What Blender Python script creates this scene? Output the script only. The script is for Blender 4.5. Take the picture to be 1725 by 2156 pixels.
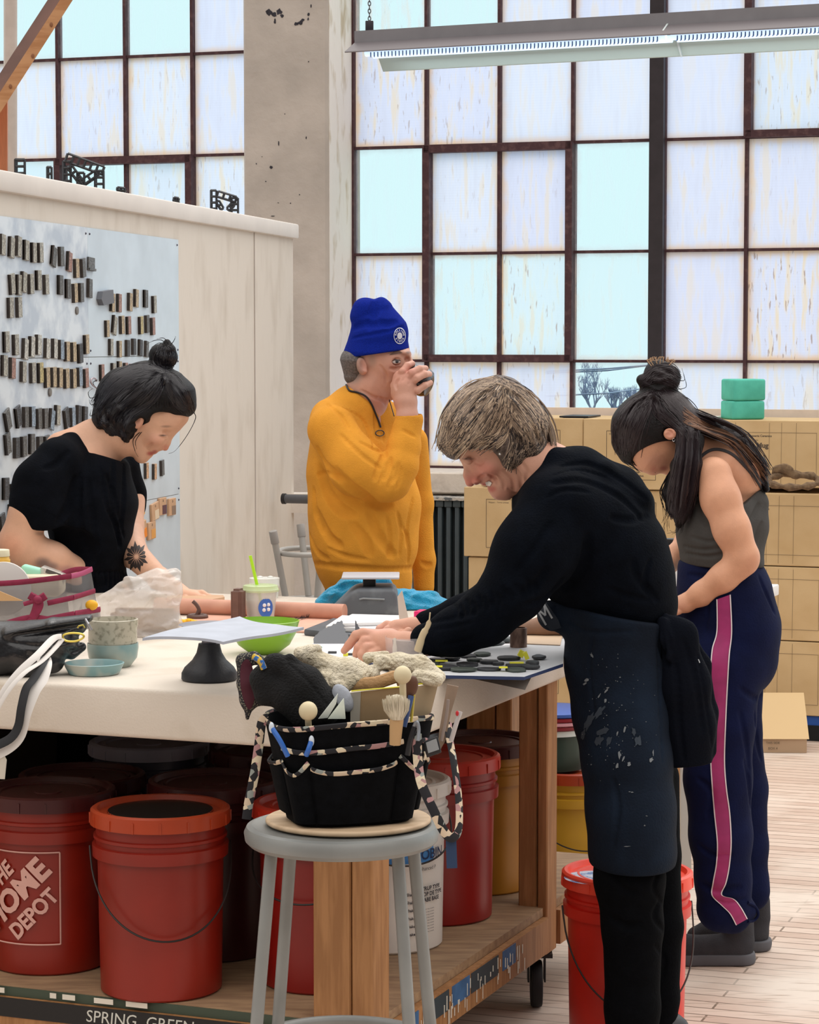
import bpy, bmesh, math, random
import numpy as np
from mathutils import Vector, Matrix, Euler
random.seed(4); np.random.seed(4)
for o in list(bpy.data.objects): bpy.data.objects.remove(o, do_unlink=True)
SC = bpy.context.scene; COL = SC.collection
PI = math.pi

# ------------------------------------------------------------ camera
F = 5200.0; CX, CY = 862.5, 1078.0; CAMZ = 1.62
PITCH = math.atan(358.0/F)
cam = bpy.data.cameras.new('camera'); camo = bpy.data.objects.new('camera', cam); COL.objects.link(camo)
camo.location = (0, 0, CAMZ); camo.rotation_euler = (PI/2-PITCH, 0, 0)
cam.sensor_fit = 'HORIZONTAL'; cam.sensor_width = 36; cam.lens = 36*F/1725.0
cam.clip_start = .1; cam.clip_end = 300
SC.camera = camo
# ------------------------------------------------------------ light
SC.view_settings.view_transform = 'Standard'; SC.view_settings.look = 'None'
SC.view_settings.gamma = 1; SC.view_settings.exposure = 0.0
SC.view_settings.use_curve_mapping = False
OUT_S, TOP_S, BACK_S = 1.25, 1.85, 0.26
w = bpy.data.worlds.new('world'); SC.world = w; w.use_nodes = True
nt = w.node_tree; nt.nodes.clear(); N = nt.nodes.new; L = nt.links.new
tc = N('ShaderNodeTexCoord'); sx = N('ShaderNodeSeparateXYZ'); L(tc.outputs['Generated'], sx.inputs[0])
my = N('ShaderNodeMapRange'); my.interpolation_type = 'SMOOTHSTEP'
my.inputs[1].default_value = -.1; my.inputs[2].default_value = .45; L(sx.outputs[1], my.inputs[0])
mz = N('ShaderNodeMapRange'); mz.interpolation_type = 'SMOOTHSTEP'
mz.inputs[1].default_value = .12; mz.inputs[2].default_value = .75; L(sx.outputs[2], mz.inputs[0])
m0 = N('ShaderNodeMapRange'); m0.interpolation_type = 'SMOOTHSTEP'; m0.inputs[1].default_value = -.15; m0.inputs[2].default_value = .15; L(sx.outputs[2], m0.inputs[0])
m00 = N('ShaderNodeMix'); m00.data_type = 'RGBA'; m00.inputs[6].default_value = (.05, .045, .045, 1); m00.inputs[7].default_value = (1.0*BACK_S, .95*BACK_S, .9*BACK_S, 1); L(m0.outputs[0], m00.inputs[0])
m1 = N('ShaderNodeMix'); m1.data_type = 'RGBA'; L(m00.outputs[2], m1.inputs[6])
m1.inputs[7].default_value = (.80*OUT_S, .95*OUT_S, 1.0*OUT_S, 1)
L(my.outputs[0], m1.inputs[0])
m2 = N('ShaderNodeMix'); m2.data_type = 'RGBA'; L(m1.outputs[2], m2.inputs[6])
m2.inputs[7].default_value = (1.0*TOP_S, .955*TOP_S, .91*TOP_S, 1); L(mz.outputs[0], m2.inputs[0])
bg = N('ShaderNodeBackground'); L(m2.outputs[2], bg.inputs[0]); wo = N('ShaderNodeOutputWorld'); L(bg.outputs[0], wo.inputs[0])
SC.cycles.use_denoising = True
SC.cycles.max_bounces = 6; SC.cycles.diffuse_bounces = 3; SC.cycles.transparent_max_bounces = 12
sun = bpy.data.lights.new('sun', 'SUN'); suno = bpy.data.objects.new('sun', sun); COL.objects.link(suno)
sun.energy = 0.9; sun.angle = .6; sun.color = (1, .96, .92)
suno.rotation_euler = (Vector((-.45, -.75, -1.25))).to_track_quat('-Z', 'Y').to_euler()   # soft daylight from high windows behind right

# ------------------------------------------------------------ pixel helpers (photo coordinates -> place in the room)
_sp, _cp = math.sin(PITCH), math.cos(PITCH)
def ray(px, py):
    u = (px-CX)/F; v = (CY-py)/F
    return Vector((u, _cp+v*_sp, -_sp+v*_cp))
def P(px, py, Y):
    d = ray(px, py); return Vector((d.x*Y/d.y, Y, CAMZ+d.z*Y/d.y))
def PZ(px, py, z):
    d = ray(px, py); t = (z-CAMZ)/d.z; return Vector((d.x*t, d.y*t, z))
def plane_hit(px, py, o, n):
    d = ray(px, py); c = Vector((0, 0, CAMZ)); t = (o-c).dot(n)/d.dot(n); return c+d*t
def proj(co):
    co = np.asarray(co, dtype=np.float64); y = co[..., 1]; z = co[..., 2]-CAMZ
    f = y*_cp-z*_sp; up = y*_sp+z*_cp
    return CX+F*co[..., 0]/f, CY-F*up/f

# ------------------------------------------------------------ materials
def lin(c):
    if isinstance(c, str): c = tuple(int(c[i:i+2], 16)/255 for i in (0, 2, 4))
    return tuple((x/12.92 if x <= .04045 else ((x+.055)/1.055)**2.4) for x in c[:3])+(1,)
MATS = {}
def mat(name, col, rough=.6, metal=0, spec=.5, var=0, vscale=20, col2=None, bump=0, bscale=60, alpha=1, trans=0, stretch=None, sheen=0, emit=None, attr=None, detail=3, vlo=.35, vhi=.65, weave=0):
    if name in MATS: return MATS[name]
    m = bpy.data.materials.new(name); MATS[name] = m; m.use_nodes = True
    nt = m.node_tree; b = nt.nodes['Principled BSDF']; N = nt.nodes.new; L = nt.links.new
    c = lin(col); b.inputs['Base Color'].default_value = c; b.inputs['Roughness'].default_value = rough
    b.inputs['Metallic'].default_value = metal; b.inputs['Specular IOR Level'].default_value = spec
    b.inputs['Alpha'].default_value = alpha
    if trans: b.inputs['Transmission Weight'].default_value = trans
    if sheen: b.inputs['Sheen Weight'].default_value = sheen
    if emit: b.inputs['Emission Color'].default_value = lin(emit[0]); b.inputs['Emission Strength'].default_value = emit[1]
    tc = N('ShaderNodeTexCoord'); mp = N('ShaderNodeMapping'); L(tc.outputs['Object'], mp.inputs[0])
    if stretch: mp.inputs['Scale'].default_value = stretch
    src = None
    if attr:
        a = N('ShaderNodeAttribute'); a.attribute_name = attr; src = a.outputs[0]
    if var or col2:
        n = N('ShaderNodeTexNoise'); n.inputs['Scale'].default_value = vscale; n.inputs['Detail'].default_value = detail
        L(mp.outputs[0], n.inputs[0])
        r = N('ShaderNodeMapRange'); r.inputs[1].default_value = vlo; r.inputs[2].default_value = vhi; L(n.outputs[0], r.inputs[0])
        mx = N('ShaderNodeMix'); mx.data_type = 'RGBA'; L(r.outputs[0], mx.inputs[0])
        if col2:
            mx.inputs[6].default_value = c; mx.inputs[7].default_value = lin(col2)
            if src: L(src, mx.inputs[6])
        else:
            mx.blend_type = 'MIX'
            if src:
                h = N('ShaderNodeHueSaturation'); h.inputs['Value'].default_value = 1-var; L(src, h.inputs['Color'])
                L(h.outputs[0], mx.inputs[6]); L(src, mx.inputs[7])
            else:
                mx.inputs[6].default_value = tuple(x*(1-var) for x in c[:3])+(1,); mx.inputs[7].default_value = tuple(min(1, x*(1+var)) for x in c[:3])+(1,)
        src = mx.outputs[2]
    if src: L(src, b.inputs['Base Color'])
    if bump:
        n2 = N('ShaderNodeTexNoise'); n2.inputs['Scale'].default_value = bscale; n2.inputs['Detail'].default_value = 4; L(mp.outputs[0], n2.inputs[0])
        bp = N('ShaderNodeBump'); bp.inputs['Strength'].default_value = bump; bp.inputs['Distance'].default_value = .01
        L(n2.outputs[0], bp.inputs['Height']); L(bp.outputs[0], b.inputs['Normal'])
    return m

# ------------------------------------------------------------ object helpers
def link(name, me, m=None, parent=None, loc=None, rz=0, smooth=False):
    o = bpy.data.objects.new(name, me); COL.objects.link(o)
    if m is not None:
        for x in (m if isinstance(m, (list, tuple)) else [m]): me.materials.append(x)
    if loc is not None: o.location = loc
    if rz: o.rotation_euler = (0, 0, rz)
    if parent is not None:
        o.parent = parent
    if smooth:
        me.polygons.foreach_set('use_smooth', [True]*len(me.polygons)); me.update()
    return o
def sharp(me, ang=.6):
    me.polygons.foreach_set('use_smooth', [True]*len(me.polygons))
    try: me.set_sharp_from_angle(angle=ang)
    except Exception: pass
def build(name, bm, m, parent=None, loc=None, rz=0, smooth=True, bevel=0, seg=2):
    if bevel:
        bmesh.ops.bevel(bm, geom=[e for e in bm.edges if len(e.link_faces) == 2 and e.calc_face_angle(0) > .5], offset=bevel, segments=seg, affect='EDGES', profile=.5)
    me = bpy.data.meshes.new(name); bm.normal_update(); bm.to_mesh(me); bm.free()
    if smooth: sharp(me)
    return link(name, me, m, parent, loc, rz)
def tag(o, label=None, cat=None, group=None, kind=None):
    if label: o['label'] = label
    if cat: o['category'] = cat
    if group: o['group'] = group
    if kind: o['kind'] = kind
    return o
def empty(name, loc=(0, 0, 0), rz=0, **k):
    o = bpy.data.objects.new(name, None); COL.objects.link(o); o.location = loc; o.rotation_euler = (0, 0, rz); o.empty_display_size = .05
    return tag(o, **k) if k else o
def BM(): return bmesh.new()
def box(bm, c, s, R=None):
    M = Matrix.Translation(Vector(c)) @ (R.to_4x4() if R is not None else Matrix.Identity(4)) @ Matrix.Diagonal((s[0], s[1], s[2], 1))
    return bmesh.ops.create_cube(bm, size=1, matrix=M)['verts']
def hexa(bm, a, b, c, d, off):
    """box from quad a,b,c,d and an offset vector"""
    off = Vector(off); v = [bm.verts.new(Vector(x)) for x in (a, b, c, d)]+[bm.verts.new(Vector(x)+off) for x in (a, b, c, d)]
    for f in ((0, 1, 2, 3), (7, 6, 5, 4), (0, 4, 5, 1), (1, 5, 6, 2), (2, 6, 7, 3), (3, 7, 4, 0)): bm.faces.new([v[i] for i in f])
    bmesh.ops.recalc_face_normals(bm, faces=bm.faces)
def cyl(bm, a, b, r0, r1=None, seg=24, caps=True):
    a = Vector(a); b = Vector(b); r1 = r0 if r1 is None else r1; d = b-a
    q = d.to_track_quat('Z', 'Y').to_matrix().to_4x4()
    bmesh.ops.create_cone(bm, cap_ends=caps, segments=seg, radius1=r0, radius2=max(r1, 1e-5), depth=d.length, matrix=Matrix.Translation((a+b)/2) @ q)
def lathe(bm, prof, seg=40, c=(0, 0, 0), close=False, sx=1, sy=1):
    rings = []
    for r, z in prof:
        if r < 1e-6: rings.append([bm.verts.new((c[0], c[1], c[2]+z))])
        else: rings.append([bm.verts.new((c[0]+sx*r*math.cos(2*PI*i/seg), c[1]+sy*r*math.sin(2*PI*i/seg), c[2]+z)) for i in range(seg)])
    for A, B in zip(rings, rings[1:]):
        for i in range(seg):
            j = (i+1) % seg
            if len(A) == 1 and len(B) == 1: continue
            if len(A) == 1: bm.faces.new((A[0], B[j], B[i]))
            elif len(B) == 1: bm.faces.new((A[i], A[j], B[0]))
            else: bm.faces.new((A[i], A[j], B[j], B[i]))
    bmesh.ops.recalc_face_normals(bm, faces=bm.faces)
def catmull(pts, n=6, closed=False):
    pts = [Vector(p) for p in pts]; out = []; m = len(pts)
    if m < 3 and not closed: return pts
    rng = range(m) if closed else range(m-1)
    for i in rng:
        p0 = pts[(i-1) % m] if closed or i > 0 else pts[0]; p1 = pts[i]; p2 = pts[(i+1) % m]; p3 = pts[(i+2) % m] if closed or i+2 < m else pts[-1]
        for k in range(n):
            t = k/n
            out.append(.5*((2*p1)+(-p0+p2)*t+(2*p0-5*p1+4*p2-p3)*t*t+(-p0+3*p1-3*p2+p3)*t**3))
    if not closed: out.append(pts[-1])
    return out
def tube(bm, pts, r, seg=8, closed=False, flat=1.0, up=None):
    """tube along points; r number or list; flat = thickness ratio for ribbons"""
    pts = [Vector(p) for p in pts]; n = len(pts); rs = r if isinstance(r, (list, tuple)) else [r]*n
    if len(rs) != n: rs = [rs[min(len(rs)-1, int(i*len(rs)/n))] for i in range(n)]
    rings = []; prev = up and Vector(up)
    for i in range(n):
        a = pts[(i-1) % n] if (closed or i > 0) else pts[0]; b = pts[(i+1) % n] if (closed or i < n-1) else pts[-1]
        t = (b-a); t = t.normalized() if t.length > 1e-9 else Vector((0, 0, 1))
        if prev is None: prev = Vector((0, 0, 1)) if abs(t.z) < .9 else Vector((1, 0, 0))
        x = prev-t*prev.dot(t)
        if x.length < 1e-6: x = t.orthogonal()
        x.normalize(); y = t.cross(x); prev = x
        rings.append([bm.verts.new(pts[i]+(x*math.cos(2*PI*k/seg)+y*math.sin(2*PI*k/seg)*flat)*rs[i]) for k in range(seg)])
    for i in range(n if closed else n-1):
        A = rings[i]; B = rings[(i+1) % n]
        for k in range(seg): bm.faces.new((A[k], A[(k+1) % seg], B[(k+1) % seg], B[k]))
    if not closed:
        bm.faces.new(rings[0][::-1]); bm.faces.new(rings[-1])
def ball(bm, c, r, R=None, u=16, v=10):
    r = (r, r, r) if isinstance(r, (int, float)) else r
    M = Matrix.Translation(Vector(c)) @ (R.to_4x4() if R is not None else Matrix.Identity(4)) @ Matrix.Diagonal((*r, 1))
    bmesh.ops.create_uvsphere(bm, u_segments=u, v_segments=v, radius=1, matrix=M)
def prism(bm, poly, off):
    """extruded polygon (list of world points) by vector"""
    v = [bm.verts.new(Vector(p)) for p in poly]; f = bm.faces.new(v)
    r = bmesh.ops.extrude_face_region(bm, geom=[f]); vv = [e for e in r['geom'] if isinstance(e, bmesh.types.BMVert)]
    bmesh.ops.translate(bm, verts=vv, vec=Vector(off)); bmesh.ops.recalc_face_normals(bm, faces=bm.faces)
def text_mesh(s, size, bold=0, align='CENTER', shear=0):
    c = bpy.data.curves.new('t', 'FONT'); c.body = s; c.size = size; c.offset = bold; c.align_x = align; c.align_y = 'CENTER'; c.shear = shear
    c.resolution_u = 3; c.extrude = 0
    o = bpy.data.objects.new('t', c); COL.objects.link(o); bpy.context.view_layer.update()
    me = bpy.data.meshes.new_from_object(o.evaluated_get(bpy.context.evaluated_depsgraph_get()))
    bpy.data.objects.remove(o, do_unlink=True); bpy.data.curves.remove(c)
    return me
def text_on(name, s, size, M, m, parent=None, bold=0, align='CENTER', thick=.0004, shear=0, warp=None):
    me = text_mesh(s, size, bold, align, shear); bm = BM(); bm.from_mesh(me); bpy.data.meshes.remove(me)
    if warp:
        bmesh.ops.subdivide_edges(bm, edges=[e for e in bm.edges if e.calc_length() > size*.3], cuts=2)
        for v in bm.verts: v.co = warp(v.co)
    else:
        bm.transform(M)
    return build(name, bm, m, parent, smooth=False)
def rotm(ax, ang): return Matrix.Rotation(ang, 3, ax)
def copy_tree(o, parent=None):
    c = o.copy(); COL.objects.link(c); c.parent = parent
    for ch in list(o.children): copy_tree(ch, c)
    return c

# ------------------------------------------------------------ signed-distance modelling (for bodies, clothes, soft things)
class Fld:
    def __init__(s, lo, hi, h):
        s.h = h; s.lo = np.array(lo, float); s.n = np.ceil((np.array(hi)-s.lo)/h).astype(int)+1
        s.D = np.full(tuple(s.n), 1.0, np.float32)
    def sub(s, lo, hi):
        a = np.clip(np.floor((np.array(lo)-s.lo)/s.h).astype(int), 0, s.n); b = np.clip(np.ceil((np.array(hi)-s.lo)/s.h).astype(int)+1, 0, s.n)
        if np.any(b <= a): return None, None
        ax = [(s.lo[i]+s.h*np.arange(a[i], b[i])).astype(np.float32) for i in range(3)]
        return tuple(slice(a[i], b[i]) for i in range(3)), (ax[0][:, None, None], ax[1][None, :, None], ax[2][None, None, :])
    def comb(s, sl, d, k, op):
        D = s.D[sl]
        if op == 'u':
            h = np.maximum(k-np.abs(D-d), 0); D[...] = np.minimum(D, d)-h*h*(.25/k)
        elif op == 's':
            h = np.maximum(k-np.abs(D+d), 0); D[...] = np.maximum(D, -d)+h*h*(.25/k)
        elif op == 'i':
            h = np.maximum(k-np.abs(D-d), 0); D[...] = np.maximum(D, d)+h*h*(.25/k)
    def cone(s, a, b, ra, rb, k=.01, op='u', fy=1.0):
        a = np.array(a, float); b = np.array(b, float); r = max(ra, rb); m = np.array([r, r*max(fy, 1), r])+k*1.2+2*s.h
        sl, X = s.sub(np.minimum(a, b)-m, np.maximum(a, b)+m)
        if sl is None: return
        ba = b-a; ba[1] /= fy; L2 = max(float(ba@ba), 1e-12)
        x = X[0]-a[0]; y = (X[1]-a[1])/fy; z = X[2]-a[2]
        t = np.clip((x*ba[0]+y*ba[1]+z*ba[2])/L2, 0, 1).astype(np.float32)
        d = np.sqrt((x-t*ba[0])**2+(y-t*ba[1])**2+(z-t*ba[2])**2)-(ra+(rb-ra)*t)
        s.comb(sl, d*min(1, fy), k, op)
    def ell(s, c, r, R=None, k=.01, op='u'):
        c = np.array(c, float); r = np.array(r, float); m = max(r)+k*1.2+2*s.h
        sl, X = s.sub(c-m, c+m)
        if sl is None: return
        x, y, z = X[0]-c[0], X[1]-c[1], X[2]-c[2]
        if R is not None:
            R = np.array(R)  # columns: local axes in world
            x, y, z = (R[0, 0]*x+R[1, 0]*y+R[2, 0]*z), (R[0, 1]*x+R[1, 1]*y+R[2, 1]*z), (R[0, 2]*x+R[1, 2]*y+R[2, 2]*z)
        k0 = np.sqrt((x/r[0])**2+(y/r[1])**2+(z/r[2])**2); k1 = np.sqrt((x/r[0]**2)**2+(y/r[1]**2)**2+(z/r[2]**2)**2)
        s.comb(sl, (k0*(k0-1)/np.maximum(k1, 1e-6)).astype(np.float32), k, op)
    def half(s, p, n, k=.004, op='i'):
        """keep the side opposite to n"""
        n = Vector(n).normalized(); X = [(s.lo[i]+s.h*np.arange(s.n[i])).astype(np.float32) for i in range(3)]
        d = (X[0][:, None, None]-p[0])*n[0]+(X[1][None, :, None]-p[1])*n[1]+(X[2][None, None, :]-p[2])*n[2]
        s.comb(tuple(slice(None) for _ in range(3)), d.astype(np.float32), k, op)
    def samp(s, co):
        g = (co-s.lo)/s.h; i = np.clip(g.astype(int), 0, s.n-2); f = np.clip(g-i, 0, 1)
        D = s.D; x, y, z = i[..., 0], i[..., 1], i[..., 2]; fx, fyy, fz = f[..., 0], f[..., 1], f[..., 2]
        c = lambda a, b, d: D[x+a, y+b, z+d]
        return ((c(0, 0, 0)*(1-fx)+c(1, 0, 0)*fx)*(1-fyy)+(c(0, 1, 0)*(1-fx)+c(1, 1, 0)*fx)*fyy)*(1-fz)+((c(0, 0, 1)*(1-fx)+c(1, 0, 1)*fx)*(1-fyy)+(c(0, 1, 1)*(1-fx)+c(1, 1, 1)*fx)*fyy)*fz
    def front(s, pxy, off=0.0):
        """first surface met from the photograph's side, world points (nan-free: misses take nearest hit depth)"""
        pxy = np.atleast_2d(np.array(pxy, float)); y0 = s.lo[1]; y1 = s.lo[1]+s.h*(s.n[1]-1); m = int((y1-y0)/(s.h*.5))
        ys = np.linspace(y0, y1, m)
        u = (pxy[:, 0]-CX)/F; v = (CY-pxy[:, 1])/F; dy = _cp+v*_sp; dz = -_sp+v*_cp
        co = np.stack([np.outer(u/dy, ys), np.broadcast_to(ys, (len(u), m)), CAMZ+np.outer(dz/dy, ys)], -1)
        d = s.samp(co); inside = d < off; hit = inside.any(1); i = np.argmax(inside, 1); i0 = np.maximum(i-1, 0); r = np.arange(len(u))
        da, db = d[r, i0]-off, d[r, i]-off; t = np.where((i > 0) & (np.abs(da-db) > 1e-9), da/(da-db+1e-12), 0); Y = ys[i0]+(ys[i]-ys[i0])*np.clip(t, 0, 1)
        j = np.argmin(d, 1); Y = np.where(hit, Y, ys[j])
        return np.stack([u/dy*Y, Y, CAMZ+dz/dy*Y], -1), hit
    def line(s, pts, r, depth, op='s', k=None, n=6):
        """fold drawn along a path of photo points on the front surface; r px-sized radius in metres, depth how far its axis sits above the surface"""
        q = [(p.x, p.y) for p in catmull([(a, b, 0) for a, b in pts], n)] if len(pts) > 2 else pts
        w, hit = s.front(q); m = len(w)
        for i in range(m-1):
            if not (hit[i] and hit[i+1]) or abs(w[i][1]-w[i+1][1]) > .06: continue
            ta = math.sin(PI*min(1, max(.0, (i+.3)/m))); tb = math.sin(PI*min(1, max(0, (i+1.3)/m)))
            a = w[i]+np.array([0, -depth if op == 's' else depth, 0]); b = w[i+1]+np.array([0, -depth if op == 's' else depth, 0])
            s.cone(a, b, r*(.45+.55*ta), r*(.45+.55*tb), k or r*1.2, op)
    def mesh(s, name):
        S = s.D < 0; nx, ny, nz = S.shape; c = np.zeros((nx-1, ny-1, nz-1), np.int8)
        for i in (0, 1):
            for j in (0, 1):
                for k in (0, 1): c += S[i:nx-1+i, j:ny-1+j, k:nz-1+k]
        idx = np.argwhere((c > 0) & (c < 8)); ids = np.full(c.shape, -1, np.int32); ids[tuple(idx.T)] = np.arange(len(idx))
        pos = np.zeros((len(idx), 3)); cnt = np.zeros(len(idx)); D = s.D
        cor = [(i, j, k) for i in (0, 1) for j in (0, 1) for k in (0, 1)]
        for a in cor:
            for ax in range(3):
                if a[ax]: continue
                b = list(a); b[ax] = 1
                da = D[idx[:, 0]+a[0], idx[:, 1]+a[1], idx[:, 2]+a[2]]; db = D[idx[:, 0]+b[0], idx[:, 1]+b[1], idx[:, 2]+b[2]]
                m = (da < 0) != (db < 0); t = da[m]/(da[m]-db[m]); p = np.tile(np.array(a, float), (m.sum(), 1)); p[:, ax] = t
                pos[m] += p; cnt[m] += 1
        V = s.lo+s.h*(idx+pos/cnt[:, None]); Q = []
        for ax in range(3):
            o1, o2 = (ax+1) % 3, (ax+2) % 3
            sl0 = [slice(None)]*3; sl1 = [slice(None)]*3; sl0[ax] = slice(0, -1); sl1[ax] = slice(1, None)
            for q in (o1, o2): sl0[q] = slice(1, -1); sl1[q] = slice(1, -1)
            A = S[tuple(sl0)]; B = S[tuple(sl1)]; e = np.argwhere(A != B)
            fl = A[tuple(e.T)]
            for q in (o1, o2): e[:, q] += 1
            def cid(d1, d2):
                g = e.copy(); g[:, o1] -= d1; g[:, o2] -= d2; return ids[tuple(g.T)]
            q4 = np.stack([cid(1, 1), cid(0, 1), cid(0, 0), cid(1, 0)], 1); q4[~fl] = q4[~fl][:, ::-1]; Q.append(q4)
        Q = np.concatenate(Q); Q = Q[(Q >= 0).all(1)]
        me = bpy.data.meshes.new(name); me.vertices.add(len(V)); me.vertices.foreach_set('co', V.ravel())
        me.loops.add(Q.size); me.loops.foreach_set('vertex_index', Q.ravel()); me.polygons.add(len(Q))
        me.polygons.foreach_set('loop_start', np.arange(0, Q.size, 4)); me.polygons.foreach_set('use_smooth', np.ones(len(Q), bool))
        me.update(calc_edges=True); me.validate(); return me
def verts(me):
    a = np.empty(len(me.vertices)*3); me.vertices.foreach_get('co', a); return a.reshape(-1, 3)
def paint(me, cols, name='Col'):
    at = me.color_attributes.new(name, 'FLOAT_COLOR', 'POINT'); c = np.ones((len(cols), 4), np.float32); c[:, :3] = cols; at.data.foreach_set('color', c.ravel())
class Fig(Fld):
    """a field set up around photo pixels: points are (px, py, dy) with dy metres behind the figure's depth D, radii in px"""
    def __init__(s, D, x0, y0, x1, y1, d0, d1, h):
        a = P(x0, y1, D+d1); b = P(x1, y0, D+d1); a2 = P(x0, y1, D+d0); b2 = P(x1, y0, D+d0)
        super().__init__((min(a.x, a2.x), D+d0, min(a.z, a2.z)), (max(b.x, b2.x), D+d1, max(b.z, b2.z)), h); s.Dp = D; s.s = D/F
    def p(s, q): return P(q[0], q[1], s.Dp+q[2])
    def ch(s, pts, k=8, fy=1.0, op='u'):
        """chain of (px,py,dy,r)"""
        if len(pts) == 1: pts = [pts[0], pts[0]]
        for a, b in zip(pts, pts[1:]): s.cone(s.p(a), s.p(b), a[3]*s.s, b[3]*s.s, k*s.s, op, fy)
    def el(s, q, r, ang=0, k=8, op='u', yaw=0):
        """ellipsoid at (px,py,dy) radii px (x,depth,z), ang degrees rotation in the picture plane (clockwise on screen)"""
        R = np.array(Matrix.Rotation(math.radians(yaw), 3, 'Z') @ Matrix.Rotation(math.radians(ang), 3, 'Y')); s.ell(s.p(q), [x*s.s for x in r], R, k*s.s, op)
    def fold(s, pts, r=6, depth=None, op='s', k=None):
        s.line(pts, r*s.s, (r*.45 if depth is None else depth)*s.s, op, (k or r*1.4)*s.s)
    def obj(s, name, m, parent=None): return link(name, s.mesh(name), m, parent)
def patch(f, poly, m, name, parent=None, off=.002, step=6, smooth_poly=0):
    """thin printed/sewn shape lying on the front surface of a field"""
    if smooth_poly: poly = [(p.x, p.y) for p in catmull([(a, b, 0) for a, b in poly], smooth_poly, True)]
    bm = BM(); vs = [bm.verts.new((a, b, 0)) for a, b in poly]; fc = bm.faces.new(vs); bmesh.ops.triangulate(bm, faces=[fc])
    for _ in range(6):
        E = [e for e in bm.edges if e.calc_length() > step*1.6]
        if not E: break
        bmesh.ops.subdivide_edges(bm, edges=E, cuts=1); bmesh.ops.triangulate(bm, faces=[x for x in bm.faces if len(x.verts) > 3])
    bm.verts.ensure_lookup_table(); w, hit = f.front([(v.co.x, v.co.y) for v in bm.verts], off)
    for v, q in zip(bm.verts, w): v.co = q
    bm.normal_update()
    if sum(x.normal.y*x.calc_area() for x in bm.faces) > 0: bmesh.ops.reverse_faces(bm, faces=bm.faces)
    o = build(name, bm, m, parent, smooth=False); o.data.polygons.foreach_set('use_smooth', [True]*len(o.data.polygons)); return o
def strip(f, A, B, m, name, parent=None, off=.002, n=8):
    """ribbon between two photo polylines on the front surface"""
    A = [(p.x, p.y) for p in catmull([(a, b, 0) for a, b in A], n)]; B = [(p.x, p.y) for p in catmull([(a, b, 0) for a, b in B], n)]
    m_ = min(len(A), len(B)); ra = np.linspace(0, len(A)-1, m_).astype(int); rb = np.linspace(0, len(B)-1, m_).astype(int)
    k = 5; pts = []
    for i in range(m_):
        a = np.array(A[ra[i]]); b = np.array(B[rb[i]])
        for j in range(k): pts.append(a+(b-a)*j/(k-1))
    w, hit = f.front(pts, off); bm = BM(); V = [bm.verts.new(q) for q in w]
    for i in range(m_-1):
        for j in range(k-1): bm.faces.new((V[i*k+j], V[i*k+j+1], V[(i+1)*k+j+1], V[(i+1)*k+j]))
    bm.normal_update()
    if sum(x.normal.y*x.calc_area() for x in bm.faces) > 0: bmesh.ops.reverse_faces(bm, faces=bm.faces)
    return build(name, bm, m, parent, smooth=True)
# ============================================================ THE ROOM
A = math.radians(19.7)
WD = Vector((math.cos(A), -math.sin(A), 0)); WN = Vector((math.sin(A), math.cos(A), 0)); UP = Vector((0, 0, 1))
WO = Vector((0, 11.9, 0))
def WP(px, py, t=0):
    h = plane_hit(px, py, WO+WN*t, WN); return (h-WO).dot(WD), h.z
def Wp(s, z, t=0): return WO+WD*s+WN*t+UP*z
def wbox(bm, s0, s1, z0, z1, t0, t1): hexa(bm, Wp(s0, z0, t0), Wp(s1, z0, t0), Wp(s1, z1, t0), Wp(s0, z1, t0), WN*(t1-t0))

M_plaster = mat('plaster', 'd9cfc4', .85, var=.10, vscale=3, col2=None, bump=.25, bscale=40)
M_pier = mat('pier_paint', 'bdb4ab', .8, var=.10, vscale=4, bump=.35, bscale=25)
M_reveal = mat('reveal_paint', 'f2ece4', .7, col2='c9b99f', vscale=14, vlo=.55, vhi=.72, bump=.4, bscale=30, stretch=(1, 1, .35))
M_drywall = mat('drywall', 'dfd6ca', .7, col2='cfc4b6', vscale=9, vlo=.5, vhi=.8, bump=.12, bscale=30, stretch=(1, 1, .4))
M_cap = mat('cap_paint', 'e2dad2', .55, var=.04, vscale=6)
M_steel = mat('rusty_steel', '46292e', .7, col2='5f4243', vscale=30, vlo=.5, vhi=.7, bump=.2)
M_mull = mat('dark_steel', '2b2429', .6, var=.15, vscale=20)
M_oldframe = mat('old_frame', '8e7b6c', .8, col2='4b3a33', vscale=18, vlo=.48, vhi=.6, bump=.6, bscale=40, stretch=(1, 1, .3))

# floor boards run along the window wall
fm = bpy.data.materials.new('worn_floorboards'); fm.use_nodes = True
nt = fm.node_tree; b = nt.nodes['Principled BSDF']; N = nt.nodes.new; L = nt.links.new
tc = N('ShaderNodeTexCoord'); mp = N('ShaderNodeMapping'); mp.inputs['Rotation'].default_value = (0, 0, A); L(tc.outputs['Object'], mp.inputs[0])
br = N('ShaderNodeTexBrick'); br.inputs['Scale'].default_value = 1; br.inputs['Brick Width'].default_value = 1.3; br.inputs['Row Height'].default_value = .06
br.inputs['Mortar Size'].default_value = .0035; br.inputs['Mortar Smooth'].default_value = .3; br.inputs['Color1'].default_value = lin('d3bfb0'); br.inputs['Color2'].default_value = lin('c0a797'); br.inputs['Mortar'].default_value = lin('75604f')
L(mp.outputs[0], br.inputs[0])
n = N('ShaderNodeTexNoise'); n.inputs['Scale'].default_value = 1.6; n.inputs['Detail'].default_value = 6; L(mp.outputs[0], n.inputs[0])
mr = N('ShaderNodeMapRange'); mr.inputs[1].default_value = .45; mr.inputs[2].default_value = .62; L(n.outputs[0], mr.inputs[0])
mx = N('ShaderNodeMix'); mx.data_type = 'RGBA'; L(mr.outputs[0], mx.inputs[0]); L(br.outputs[0], mx.inputs[6]); mx.inputs[7].default_value = lin('dccfc2')
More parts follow.
